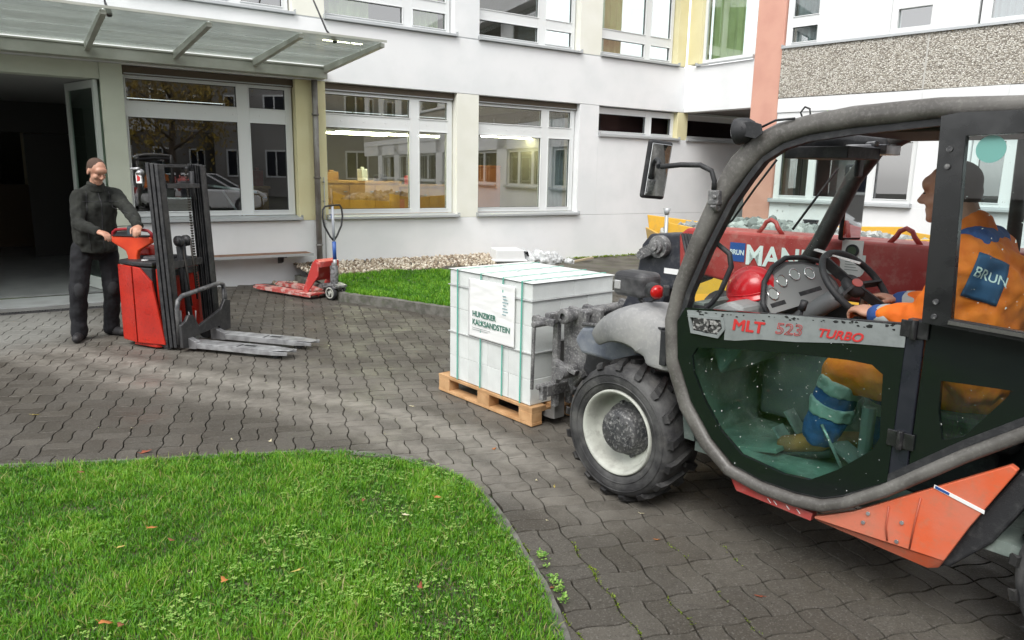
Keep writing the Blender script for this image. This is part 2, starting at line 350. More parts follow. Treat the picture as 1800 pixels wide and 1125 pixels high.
LAWN = [(-8, 3.35), (-5.2, 3.72), (-4.2, 3.86), (-2.98, 4.03), (-2.36, 4.13), (-1.73, 4.27), (-1.3, 4.34), (-.98, 4.36), (-.72, 4.31), (-.54, 4.22), (-.37, 4.09), (-.24, 3.94), (-.14, 3.77), (-.07, 3.59), (.01, 3.35), (.07, 3.13), (.13, 2.95), (.17, 2.8), (.22, 2.52), (.26, 2.2), (.3, 1.6), (.34, .6), (-8, .6)]
BED = [(a, o) for a, o in ((1.12, .02), (1.08, 1.2), (1.12, 2.02), (1.25, 2.3), (1.51, 2.76), (1.68, 3.24), (1.86, 3.65), (2.3, 4.2), (3.0, 4.45), (4.2, 3.6), (5.2, 2.7), (6.4, 2.75), (13, 2.75), (13, .02))]
def inside(p, poly):
    x, y = p[0], p[1]; c = False; n = len(poly); j = n-1
    for i in range(n):
        xi, yi = poly[i]; xj, yj = poly[j]
        if (yi > y) != (yj > y) and x < (xj-xi)*(y-yi)/(yj-yi)+xi: c = not c
        j = i
    return c
def shrink(poly, d):
    out = []; n = len(poly)
    for i in range(n):
        p, q, r = Vector(poly[i-1]), Vector(poly[i]), Vector(poly[(i+1) % n]); t = (r-p).normalized(); out.append(tuple(q+Vector((-t.y, t.x))*d))
    return out

# paving stones -----------------------------------------------------------
def paver_mat():
    m = bpy.data.materials.new('grey_concrete_paver'); m.use_nodes = True; t = m.node_tree; N = t.nodes; L = t.links; b = N['Principled BSDF']
    geo = N.new('ShaderNodeNewGeometry'); at = N.new('ShaderNodeAttribute'); at.attribute_name = 'rnd'; oi = N.new('ShaderNodeObjectInfo')
    def M_(op, a, b_=None, c=None, clamp=False):
        x = N.new('ShaderNodeMath'); x.operation = op; x.use_clamp = clamp
        for k, q in enumerate((a, b_, c)):
            if q is None: continue
            if isinstance(q, (int, float)): x.inputs[k].default_value = q
            else: L.new(q, x.inputs[k])
        return x.outputs[0]
    def nz(s, d=6, dist=0.):
        n = N.new('ShaderNodeTexNoise'); n.inputs['Scale'].default_value = s; n.inputs['Detail'].default_value = d; n.inputs['Distortion'].default_value = dist
        L.new(geo.outputs['Position'], n.inputs['Vector']); return n.outputs['Fac']
    def mr(v, a, b_, c=0, d=1):
        r = N.new('ShaderNodeMapRange'); L.new(v, r.inputs['Value']); r.interpolation_type = 'SMOOTHSTEP'
        for k, q in zip(('From Min', 'From Max', 'To Min', 'To Max'), (a, b_, c, d)): r.inputs[k].default_value = q
        return r.outputs[0]
    rnd = M_('FRACT', M_('ADD', at.outputs['Fac'], oi.outputs['Random']))
    cr = N.new('ShaderNodeValToRGB'); e = cr.color_ramp.elements
    e[0].color = (.064, .057, .046, 1); e[1].color = (.104, .095, .080, 1); x = cr.color_ramp.elements.new(.5); x.color = (.082, .075, .064, 1)
    L.new(rnd, cr.inputs[0])
    def mx(f, a, b_, typ='MIX'):
        q = N.new('ShaderNodeMix'); q.data_type = 'RGBA'; q.blend_type = typ
        if isinstance(f, (int, float)): q.inputs[0].default_value = f
        else: L.new(f, q.inputs[0])
        for k, c in ((6, a), (7, b_)):
            if isinstance(c, tuple): q.inputs[k].default_value = (*c, 1)
            else: L.new(c, q.inputs[k])
        return q.outputs[2]
    c = mx(mr(nz(1.3), .42, .62, 0, .35), cr.outputs[0], (.044, .037, .028))                 # damp darker patches
    c = mx(mr(nz(95, 4), .54, .66, 0, .45), c, (.19, .18, .165)); c = mx(mr(nz(28, 6), .50, .68, 0, .35), c, (.045, .040, .034))                              # fine light aggregate
    c = mx(mr(nz(130, 3), .60, .68, 0, .7), c, (.020, .019, .017))
    # two dusty lorry tracks crossing the yard
    sx = N.new('ShaderNodeSeparateXYZ'); L.new(geo.outputs['Position'], sx.inputs[0])
    X = M_('ADD', sx.outputs[0], 4.94); Y = M_('SUBTRACT', sx.outputs[1], 7.15)
    along = M_('SUBTRACT', M_('MULTIPLY', X, .852), M_('MULTIPLY', Y, .524)); acr = M_('ADD', M_('MULTIPLY', X, .524), M_('MULTIPLY', Y, .852))
    bow = M_('MULTIPLY', M_('SINE', M_('MULTIPLY', M_('SUBTRACT', along, 2.6), .95)), .18); acr = M_('SUBTRACT', acr, bow)
    acr = M_('ADD', acr, M_('MULTIPLY', M_('SUBTRACT', nz(.9, 2), .5), .3))
    def band(c0, w): return mr(M_('ABSOLUTE', M_('SUBTRACT', acr, c0)), 0, w, 1, 0)
    tr = M_('MAXIMUM', M_('MULTIPLY', band(-.12, .30), .75), M_('MAXIMUM', band(.24, .34), M_('MULTIPLY', band(.75, .5), .45)))
    tr = M_('MULTIPLY', tr, M_('MULTIPLY', mr(along, -.6, .8), mr(along, 5.6, 7.6, 1, 0)))
    tr = M_('MULTIPLY', tr, mr(nz(9, 9, .6), .30, .66, .45, 1))
    c = mx(M_('MULTIPLY', tr, .62), c, (.32, .30, .265))
    # pale dust in front of the entrance
    dx = M_('ADD', sx.outputs[0], 5.6); dy = M_('SUBTRACT', sx.outputs[1], 7.6)
    dd = M_('SQRT', M_('ADD', M_('MULTIPLY', dx, dx), M_('MULTIPLY', dy, dy)))
    c = mx(M_('MULTIPLY', mr(M_('ADD', dd, M_('MULTIPLY', nz(3, 6), .8)), .9, 2.1, .8, 0), 1.), c, (.25, .25, .235))
    L.new(c, b.inputs['Base Color'])
    L.new(mr(nz(2.3, 5), .35, .65, .42, .8), b.inputs['Roughness'])
    b.inputs['Specular IOR Level'].default_value = .35
    bp = N.new('ShaderNodeBump'); bp.inputs['Strength'].default_value = .55; bp.inputs['Distance'].default_value = .004
    L.new(nz(150, 6), bp.inputs['Height']); L.new(bp.outputs[0], b.inputs['Normal']); return m
PAVER = paver_mat()
CELL = .233; PU = Vector((math.sin(R(-16.5)), math.cos(R(-16.5)), 0)); PV = Vector((PU.y, -PU.x, 0)); PORG = Vector((.84, 3.117, 0))
PANG = math.atan2(PV.y, PV.x)
def wavy(u, v):
    """interlocking S shaped joints; repeats every two cells. u along PV (x), v along PU (y)"""
    k = 2*PI/CELL
    return u+.0092*math.sin(k*v), v+.0092*math.sin(k*u)
def stone_outline(u0, u1, v0, v1, n=5):
    g = .0034; c = []
    for i in range(n): c.append((u0+g+(u1-u0-2*g)*i/n, v0+g))
    m_ = n if (v1-v0) > .19 else n
    for i in range(m_): c.append((u1-g, v0+g+(v1-v0-2*g)*i/m_))
    for i in range(n): c.append((u1-g-(u1-u0-2*g)*i/n, v1-g))
    for i in range(m_): c.append((u0+g, v1-g-(v1-v0-2*g)*i/m_))
    return [wavy(*p) for p in c]
def stone_geom(kind):
    h = CELL/2
    u0, u1, v0, v1 = {0: (0, h, 0, CELL), 1: (h, CELL, 0, CELL), 2: (0, CELL, 0, h), 3: (0, CELL, h, CELL)}[kind]
    o = stone_outline(u0, u1, v0, v1); n = len(o); cx = sum(p[0] for p in o)/n; cy = sum(p[1] for p in o)/n
    o = [(p[0]-cx, p[1]-cy) for p in o]
    inn = [(p[0]-.0016*(1 if p[0] > 0 else -1), p[1]-.0016*(1 if p[1] > 0 else -1)) for p in o]
    vs = [(x, y, 0) for x, y in inn]+[(x, y, -.0035) for x, y in o]+[(x, y, -.03) for x, y in o]
    fs = [tuple(range(n))]
    for r_ in range(2):
        for i in range(n): fs.append((r_*n+i, (r_+1)*n+i, (r_+1)*n+(i+1) % n, r_*n+(i+1) % n))
    return (cx, cy), vs, fs
SG = [stone_geom(k) for k in range(4)]
smesh = []
for k in range(4):
    me = bpy.data.meshes.new('paving_stone'); me.from_pydata(SG[k][1], [], SG[k][2]); me.materials.append(PAVER); me.update(); smesh.append(me)
cand = []
for iu in range(-50, 44):
    for iv in range(-13, 66):
        for kk in ((0, 1) if (iu+iv) % 2 == 0 else (2, 3)):
            (cx, cy) = SG[kk][0]
            p = PORG+PV*(iu*CELL+cx)+PU*(iv*CELL+cy)
            if not (-9.5 < p.x < 9 and 1.1 < p.y < 17): continue
            a, off = la(p); c_, co = lc(p)
            if off < .0 or (a < -1.3 and off < 1.0 and a > -20) or co < .03: continue
            if inside(p, LAWN): continue
            if inside((a, off), BED): continue
            d = p-Vector((0, 0, H)); dep = d.dot(fwd)
            sxx = d.dot(Rv)/dep*1292 if dep > .3 else 9999; syy = -d.dot(Uv)/dep*1292 if dep > .3 else 9999
            vis = dep > .3 and abs(sxx) < 930 and abs(syy) < 590
            vx, vy = (p.x-.605)*-.669+(p.y-3.768)*.743, -((p.x-.605)*.743+(p.y-3.768)*.669)
            hid = (-2.6 < vx < .0 and -1.6 < vy < -.15)
            cand.append((dep if vis and not hid else 99+dep, kk, p))
cand.sort(key=lambda t: t[0])
paving = tag(MB().add([(-9.5, 1.0, -.0225), (9, 1.0, -.0225), (9, 17, -.0225), (-9.5, 17, -.0225)], [(0, 1, 2, 3)]).build('paving', mat('mossy_joint_sand', (.03, .027, .022), .95, col2=(.05, .075, .012), nscale=1.6, lo=.52, hi=.64, bump=.6, bscale=80)), kind='structure')
NPART = 298
for dep, kk, p in cand[:NPART]:
    o = bpy.data.objects.new('paving_stone', smesh[kk]); COL.objects.link(o); o.parent = paving
    o.location = (p.x, p.y, random.uniform(-.0025, .0)); o.rotation_euler = (random.uniform(-.006, .006), random.uniform(-.006, .006), PANG)
rest = cand[NPART:]
ca, sa = math.cos(PANG), math.sin(PANG); VV = []; FF = []; RN = []; o_ = 0
for dep, kk, p in rest:
    vs = np.array(SG[kk][1]); z = random.uniform(-.003, 0); n = len(vs)
    VV.append(np.stack([p.x+vs[:, 0]*ca-vs[:, 1]*sa, p.y+vs[:, 0]*sa+vs[:, 1]*ca, vs[:, 2]+z], 1))
    FF += [tuple(i+o_ for i in f) for f in SG[kk][2]]; RN += [random.random()]*n; o_ += n
me = bpy.data.meshes.new('paving_stones'); me.from_pydata(np.concatenate(VV).tolist(), [], FF); me.materials.append(PAVER)
at_ = me.attributes.new('rnd', 'FLOAT', 'POINT'); at_.data.foreach_set('value', RN)
o = bpy.data.objects.new('paving_stones', me); COL.objects.link(o); o.parent = paving; o['kind'] = 'stuff'

# near lawn ------------------------------------------------------------------
def poly_sheet(name, pts, z, m, kind='structure', thick=.05):
    mb = MB().prism(pts, z-thick, z, 'z'); o = mb.build(name, m); o['kind'] = kind; return o
lawn_soil = poly_sheet('lawn_ground', shrink(LAWN, -.0), .004, SOIL, thick=.03)
def strip(path, w, z0, z1, rnd=.0):
    mb = MB(); P = [Vector((*p, 0)) for p in path]; n = len(P); vs = []
    for i in range(n):
        t = (P[min(i+1, n-1)]-P[max(i-1, 0)]).normalized(); s_ = Vector((-t.y, t.x, 0))
        for k, (q, z) in enumerate(((-w/2, z0), (-w/2, z1), (w/2, z1), (w/2, z0))): vs.append(P[i]+s_*(q+random.uniform(-rnd, rnd))+Vector((0, 0, z+(random.uniform(-rnd, rnd) if z == z1 else 0))))
    fs = [(3, 2, 1, 0), ((n-1)*4, (n-1)*4+1, (n-1)*4+2, (n-1)*4+3)]
    for i in range(n-1):
        for k in range(4): fs.append((i*4+k, i*4+(k+1) % 4, (i+1)*4+(k+1) % 4, (i+1)*4+k))
    return mb.add(vs, fs)
def resample(path, step):
    P = [Vector(p) for p in path]; out = []
    for i in range(len(P)-1):
        n = max(1, int((P[i+1]-P[i]).length/step))
        for k in range(n): out.append(tuple(P[i].lerp(P[i+1], k/n)))
    out.append(tuple(P[-1])); return out
def smoothpath(path, it=2):
    P = [Vector(p) for p in path]
    for _ in range(it):
        Q = [P[0]]
        for i in range(len(P)-1): Q += [P[i]*.75+P[i+1]*.25, P[i]*.25+P[i+1]*.75]
        Q.append(P[-1]); P = Q
    return [tuple(p) for p in P]
kb = smoothpath(LAWN[2:-1]); tag(strip(kb, .06, -.03, .012, .003).build('kerb', KERB), kind='structure')

def grass(name, poly, n, hmin, hmax, zbase, m, wid=.0035, ybias=None, zf=None, bend=.6):
    xs = [p[0] for p in poly]; ys = [p[1] for p in poly]; x0, x1, y0, y1 = min(xs), max(xs), min(ys), max(ys)
    pts = RNG.uniform((x0, y0), (x1, y1), (n*2, 2)); px, py = np.array(xs), np.array(ys); ins = np.zeros(len(pts), bool); j = len(px)-1
    for i in range(len(px)):
        c = ((py[i] > pts[:, 1]) != (py[j] > pts[:, 1])) & (pts[:, 0] < (px[j]-px[i])*(pts[:, 1]-py[i])/(py[j]-py[i]+1e-12)+px[i]); ins ^= c; j = i
    P = pts[ins][:n]; k = len(P)
    P = P+RNG.normal(0, .004, P.shape)
    nz_ = np.array([mnoise.noise(Vector((p[0]*2.2, p[1]*2.2, 3))) for p in P]); nz2 = np.array([mnoise.noise(Vector((p[0]*9, p[1]*9, 7))) for p in P])
    hh = RNG.uniform(hmin, hmax, k)*(1+.55*nz_+.5*nz2); az = RNG.uniform(0, 2*PI, k)+nz2*2; bd = RNG.uniform(.15, 1., k)*bend*hh
    w = wid*RNG.uniform(.6, 1.4, k); d = np.stack([np.cos(az), np.sin(az)], 1); s_ = np.stack([-d[:, 1], d[:, 0]], 1)
    z0 = np.full(k, zbase) if zf is None else zf(P)
    V = np.zeros((k, 5, 3))
    V[:, 0, :2] = P-s_*w[:, None]; V[:, 1, :2] = P+s_*w[:, None]; V[:, 0, 2] = V[:, 1, 2] = z0
    mid = P+d*(bd*.3)[:, None]; V[:, 2, :2] = mid+s_*(w*.8)[:, None]; V[:, 3, :2] = mid-s_*(w*.8)[:, None]; V[:, 2, 2] = V[:, 3, 2] = z0+hh*.6
    V[:, 4, :2] = P+d*bd[:, None]; V[:, 4, 2] = z0+hh*.95
    me = bpy.data.meshes.new(name); me.vertices.add(k*5); me.vertices.foreach_set('co', V.reshape(-1))
    base = np.arange(k)[:, None]*5; q = np.concatenate([base+np.array([0, 1, 2, 3]), base+np.array([3, 2, 4])], 1).reshape(-1)
    me.loops.add(k*7); me.loops.foreach_set('vertex_index', q)
    me.polygons.add(k*2); st = (np.arange(k)[:, None]*7+np.array([0, 4])).reshape(-1); me.polygons.foreach_set('loop_start', st)
    me.polygons.foreach_set('loop_total', np.tile([4, 3], k)); me.update(calc_edges=True); me.validate()
    a = me.attributes.new('rnd', 'FLOAT', 'POINT'); a.data.foreach_set('value', np.repeat(np.clip(.44+.45*nz_+.25*nz2+.26*RNG.normal(0, 1, k), 0, 1), 5))
    me.materials.append(m); o = bpy.data.objects.new(name, me); COL.objects.link(o); o['kind'] = 'stuff'; return o
def leafmat(name, c0, c1, c2, rough=.5, trans=.35):
    m = bpy.data.materials.new(name); m.use_nodes = True; t = m.node_tree; N = t.nodes; L = t.links; b = N['Principled BSDF']
    at = N.new('ShaderNodeAttribute'); at.attribute_name = 'rnd'; cr = N.new('ShaderNodeValToRGB'); e = cr.color_ramp.elements
    e[0].color = (*c0, 1); e[1].color = (*c2, 1); x = e.new(.5); x.color = (*c1, 1); e[2].position = 1
    L.new(at.outputs['Fac'], cr.inputs[0]); L.new(cr.outputs[0], b.inputs['Base Color']); b.inputs['Roughness'].default_value = rough
    tl = N.new('ShaderNodeBsdfTranslucent'); L.new(cr.outputs[0], tl.inputs[0]); mx = N.new('ShaderNodeMixShader'); mx.inputs[0].default_value = trans
    o = N['Material Output']; L.new(b.outputs[0], mx.inputs[1]); L.new(tl.outputs[0], mx.inputs[2]); L.new(mx.outputs[0], o.inputs[0]); return m
GRASSM = leafmat('lawn_grass_blade', (.045, .16, .008), (.120, .35, .012), (.30, .52, .045))
GRASSY = leafmat('dry_grass_blade', (.16, .22, .03), (.30, .34, .08), (.42, .36, .16))
vis_lawn = [p for p in LAWN if p[0] > -5.3 and p[1] > 1.9]
VL = [(-4.9, 3.77), (-4.2, 3.86), (-2.98, 4.03), (-2.36, 4.13), (-1.73, 4.27), (-1.3, 4.34), (-.98, 4.36), (-.72, 4.31), (-.54, 4.22), (-.37, 4.09), (-.24, 3.94), (-.14, 3.77), (-.07, 3.59), (.01, 3.35), (.07, 3.13), (.13, 2.95), (.17, 2.8), (.22, 2.52), (.26, 2.2), (.28, 1.8), (-2.2, 1.8)]
grass('lawn_grass', VL, 250000, .018, .042, 0, GRASSM, .0021, bend=.85)
grass('dry_lawn_grass', VL, 9000, .02, .05, .004, GRASSY, .0024, bend=1.6)
far = [(-8, .6), (-8, 3.35), (-4.9, 3.75), (-2.2, 1.8), (.28, 1.8), (.33, .6)]; grass('outer_lawn_grass', far, 26000, .03, .06, 0, GRASSM, .006)
# overhanging grass along the kerb
def clover(name, centres, per, spread, m, size=.011):
    mb_v = []; fs = []; rn = []; o = 0
    for (cx, cy) in centres:
        base = random.random()
        for _ in range(per):
            x = cx+random.gauss(0, spread); y = cy+random.gauss(0, spread); z = random.uniform(.022, .042)
            if not inside((x, y), VL): continue
            a0 = random.uniform(0, 2*PI); s_ = size*random.uniform(.6, 1.5)
            for k in range(3):
                a = a0+k*2.09; d = Vector((math.cos(a), math.sin(a), random.uniform(-.1, .35))); t = Vector((-math.sin(a), math.cos(a), 0)); c = Vector((x, y, z))
                mb_v += [c, c+d*s_*.55+t*s_*.42, c+d*s_, c+d*s_*.9-t*s_*.35, c+d*s_*.5-t*s_*.45]; fs.append((o, o+1, o+2, o+3, o+4)); o += 5; rn += [min(1, max(0, base+random.gauss(0, .15)))]*5
    me = bpy.data.meshes.new(name); me.from_pydata([tuple(v) for v in mb_v], [], fs); a = me.attributes.new('rnd', 'FLOAT', 'POINT'); a.data.foreach_set('value', rn)
    me.materials.append(m); ob = bpy.data.objects.new(name, me); COL.objects.link(ob); ob['kind'] = 'stuff'
CLOV = leafmat('clover_leaf', (.10, .27, .03), (.20, .42, .06), (.42, .60, .16))
cc = [(random.uniform(-1.2, .12), random.uniform(2.5, 4.2)) for _ in range(95)]+[(random.uniform(-3, -1), random.uniform(2.4, 4.1)) for _ in range(16)]+[(random.gauss(-1.35, .1), random.gauss(2.62, .06)) for _ in range(8)]
clover('clover_plants', cc, 19, .06, CLOV, .0085)

# weeds between kerb and paving
wp = [(random.gauss(.13+.0, .012)+t*.09, 3.18-t*.42) for t in [random.random() for _ in range(34)]]
def weeds(name, pts, size, m, per=9, zz=.012):
    V = []; F = []; rn = []; o = 0
    for (x, y) in pts:
        for _ in range(per):
            a = random.uniform(0, 2*PI); c = Vector((x+random.gauss(0, .006), y+random.gauss(0, .006), zz+random.uniform(0, .012))); d = Vector((math.cos(a), math.sin(a), random.uniform(.1, .9))); t = Vector((-math.sin(a), math.cos(a), 0)); s_ = size*random.uniform(.5, 1.3)
            V += [c, c+d*s_*.5+t*s_*.35, c+d*s_, c+d*s_*.5-t*s_*.35]; F.append((o, o+1, o+2, o+3)); o += 4; rn += [random.random()]*4
    me = bpy.data.meshes.new(name); me.from_pydata([tuple(v) for v in V], [], F); a = me.attributes.new('rnd', 'FLOAT', 'POINT'); a.data.foreach_set('value', rn)
    me.materials.append(m); ob = bpy.data.objects.new(name, me); COL.objects.link(ob); ob['kind'] = 'stuff'; return ob
weeds('kerb_weeds', [(x+.02, y) for x, y in wp], .013, CLOV)
# moss in joints near the lawn edge
MOSS = leafmat('joint_moss', (.10, .16, .01), (.20, .30, .015), (.33, .42, .03))
mp = []
for iu in range(-3, 3):
    for iv in range(-8, 4):
        if random.random() < .55:
            for _ in range(26):
                v = iv*CELL+random.random()*CELL; u, v2 = wavy(iu*CELL, v); p = PORG+PV*u+PU*v2
                if not inside(p, LAWN) and p.y < 3.3 and p.x < 1.1 and random.random() < 1-(p.x-.2)*.9: mp.append((p.x, p.y))
if mp: weeds('joint_moss', mp, .0085, MOSS, 4, -.010)

# bed by the wall: kerb, grass, pebbles, bare earth ------------------------------
def bz(a, off): return .09+.19*max(0, 1-off/1.6)*(1 if a < 4.6 else max(0, 1-(a-4.6)/2.))
mb = MB(); vs = []; nu, nv = 44, 20
bed_path = BED
xs = []
for i in range(nu+1):
    a = 1.1+(13-1.1)*i/nu
    # outer limit of the bed at this a
    lim = 0
    for k in range(1, len(BED)-2):
        (a0_, o0_), (a1_, o1_) = BED[k], BED[k+1]
        if min(a0_, a1_) <= a <= max(a0_, a1_) and a1_ != a0_: lim = max(lim, o0_+(o1_-o0_)*(a-a0_)/(a1_-a0_))
    lim = max(lim, 2.0)
    for j in range(nv+1):
        off = -.0+lim*j/nv; p = wA(a, off); vs.append((p.x, p.y, bz(a, off)+.02*mnoise.noise(Vector((p.x*1.5, p.y*1.5, 0)))))
fs = [(i*(nv+1)+j, i*(nv+1)+j+1, (i+1)*(nv+1)+j+1, (i+1)*(nv+1)+j) for i in range(nu) for j in range(nv)]
fs = [tuple(reversed(f)) for f in fs]
tag(mb.add(vs, fs, True).build('planting_bed', mat('grey_brown_bare_earth', (.115, .105, .09), .95, col2=(.07, .062, .05), nscale=2.5, bump=.8, bscale=30, dirt=(.10, .13, .04), dscale=3, damt=.5)), kind='structure')
kp = [tuple(wA(a, o)[:2]) for a, o in smoothpath([(1.12, .1)]+BED[1:8]+BED[8:12])]
kerb_mb = strip(kp, .09, -.03, .115, .005); tag(kerb_mb.build('bed_kerb', KERB), kind='structure')
gp = [tuple(wA(a, o)[:2]) for a, o in [(1.22, 1.0), (1.18, 2.0), (1.35, 2.3), (1.6, 2.75), (1.78, 3.2), (1.97, 3.6), (2.4, 4.1), (3.0, 4.3), (4.2, 3.4), (4.6, 1.6), (4.2, 1.15), (3.2, 1.0), (2.5, .8), (1.9, .85)]]
def bedz(P):
    return np.array([bz(*la(p)) for p in P])
grass('bed_grass', gp, 52000, .03, .06, 0, GRASSM, .0042, zf=bedz)
V = []; F = []; rn = []; o_ = 0
ico = bmesh.new(); bmesh.ops.create_icosphere(ico, subdivisions=1, radius=1); iv_ = [v.co.copy() for v in ico.verts]; if_ = [[v.index for v in f.verts] for f in ico.faces]; ico.free()
def pebbles(name, n, fa, m, s0, s1, zf):
    V = []; F = []; rn = []; o = 0
    for _ in range(n):
        p = fa()
        if p is None: continue
        s_ = random.uniform(s0, s1); e = Euler((random.random()*6, random.random()*6, random.random()*6)).to_matrix(); sc = Vector((random.uniform(.7, 1.3), random.uniform(.6, 1), random.uniform(.45, .8)))*s_
        c = Vector((p[0], p[1], zf(p)+random.uniform(-.2, .6)*s_))
        for v in iv_: V.append(tuple(c+e@Vector((v.x*sc.x, v.y*sc.y, v.z*sc.z))))
        F += [tuple(i+o for i in f) for f in if_]; o += len(iv_); rn += [random.random()]*len(iv_)
    me = bpy.data.meshes.new(name); me.from_pydata(V, [], F); a = me.attributes.new('rnd', 'FLOAT', 'POINT'); a.data.foreach_set('value', rn)
    me.polygons.foreach_set('use_smooth', [True]*len(F)); me.materials.append(m); ob = bpy.data.objects.new(name, me); COL.objects.link(ob); ob['kind'] = 'stuff'; return ob
PEB = leafmat('river_pebble', (.16, .11, .07), (.42, .35, .26), (.74, .68, .58), .7, 0)
def pf():
    a = random.uniform(.75, 5.3); o = random.uniform(.02, 1.05 if a < 4.4 else .6)
    if a < 1.15 and o > .5: return None
    if a < 1.4 and o > 1: return None
    if o > .8+.25*mnoise.noise(Vector((a*3, 0, 0))): return None
    return tuple(wA(a, o)[:2])
pebbles('river_pebbles', 4600, pf, PEB, .014, .036, lambda p: bz(*la(p)) if la(p)[0] > 1.1 else .0)
# low weeds along the foot of the wall
weeds('wall_foot_weeds', [tuple(wA(random.uniform(6.5, 11.5), abs(random.gauss(.02, .09)))[:2]) for _ in range(420)], .03, MOSS, 6, .1)

# fallen leaves --------------------------------------------------------------
LEAFC = {'brown': mat('brown_leaf', (.22, .085, .035), .7), 'orange': mat('orange_leaf', (.46, .17, .045), .6), 'yellow': mat('yellow_leaf', (.48, .38, .10), .6), 'pale': mat('pale_leaf', (.62, .56, .38), .7), 'rust': mat('rust_leaf', (.26, .065, .03), .7)}
def leaf(x, y, z, s_, colr, label):
    V = []; n = 12
    for i in range(n):
        a = 2*PI*i/n; r_ = s_*(.5+.18*math.cos(a*3+.4)+.5*max(0, math.cos(a))**6)*random.uniform(.85, 1.1); V.append((r_*math.cos(a), r_*.72*math.sin(a), 0))
    curl = random.uniform(4, 10)*random.choice((1, 1, -.6)); top = [(v[0], v[1], curl*(v[1]**2)/1.+curl*.4*v[0]**2) for v in V]
    vs = top+[(v[0], v[1], v[2]-.0008) for v in top]+[(0, 0, 0), (0, 0, -.0008)]; fs = []
    for i in range(n):
        j = (i+1) % n; fs += [(2*n, i, j), (2*n+1, n+j, n+i), (i, n+i, n+j, j)]
    mb = MB().add(vs, fs, True); mb.tube([(-s_*.5, 0, .001), (-s_*.9, .004, .004)], .0011, 5)
    o = mb.build('fallen_leaf', LEAFC[colr]); o.location = (x, y, z); o.rotation_euler = (random.uniform(-.25, .25), random.uniform(-.25, .25), random.uniform(0, 6.28)); tag(o, label, 'leaf', 'fallen leaves')
for L_ in [
    (-2.40, 3.86, .062, .034, 'brown', 'pinkish brown leaf near the top left edge of the lawn'),
    (-1.70, 3.23, .062, .040, 'orange', 'curled orange brown leaf standing in the grass left of the lawn centre'),
    (-1.55, 3.12, .058, .030, 'brown', 'small brown leaf just right of the curled orange leaf in the grass'),
    (-1.76, 3.06, .052, .026, 'yellow', 'small yellow leaf left of the curled orange leaf in the grass'),
    (-1.18, 2.79, .06, .034, 'orange', 'orange brown leaf low in the middle left of the lawn'),
    (-1.52, 2.49, .06, .032, 'orange', 'orange leaf at the bottom left of the lawn, left one of a pair'),
    (-1.45, 2.48, .055, .028, 'brown', 'brown leaf at the bottom left of the lawn, right one of a pair'),
    (-.36, 2.78, .055, .027, 'rust', 'rust red leaf in the lower right part of the lawn'),
    (-.38, 3.63, .06, .028, 'orange', 'bright orange leaf near the upper right curve of the lawn'),
    (-.76, 3.59, .055, .024, 'brown', 'faded brown leaf among clover in the upper lawn'),
    (-.52, 3.43, .055, .024, 'pale', 'pale leaf among clover right of the lawn centre'),
    (-.90, 2.89, .055, .028, 'yellow', 'yellowish leaf flat in the grass below the lawn centre'),
    (-2.27, 4.31, .004, .048, 'rust', 'rusty red leaf on the paving just above the lawn edge'),
    (-1.56, 4.54, .004, .028, 'pale', 'pale cream leaf on the paving above the middle of the lawn'),
    (-3.37, 4.96, .004, .034, 'yellow', 'yellow green leaf on the paving at the far left'),
    (-2.56, 4.73, .004, .024, 'pale', 'small whitish leaf on the dark paving left of centre'),
    (.165, 2.91, .006, .024, 'orange', 'orange leaf beside the kerb weeds, middle of three'),
    (.195, 2.875, .006, .022, 'brown', 'brown leaf beside the kerb weeds, lowest of three'),
    (.145, 2.965, .006, .021, 'orange', 'small orange leaf beside the kerb weeds, topmost of three'),
    (.70, 3.60, .004, .017, 'pale', 'tiny pale leaf on the paving close below the front tyre'),
    (1.08, 2.84, .004, .026, 'rust', 'rust red leaf on the dark paving under the telehandler door'),
    (.73, 3.32, .004, .018, 'orange', 'tiny orange leaf on the paving below the front wheel'),
    (.16, 4.00, .004, .018, 'pale', 'pale leaf on the paving left of the front tyre, left one of two'),
    (.26, 3.92, .004, .018, 'yellow', 'yellowish leaf on the paving left of the front tyre, right one of two'),
    (.20, 3.50, .004, .016, 'pale', 'tiny pale leaf on the paving right of the lawn kerb'),
    (-.10, 4.48, .004, .022, 'orange', 'small orange leaf on the dusty tracks above the lawn corner'),
    (-.74, 5.32, .004, .024, 'pale', 'whitish leaf on the paving left of the pallet'),
    (-1.82, 4.56, .004, .018, 'pale', 'tiny white leaf on the paving above the left half of the lawn')]: leaf(*L_)

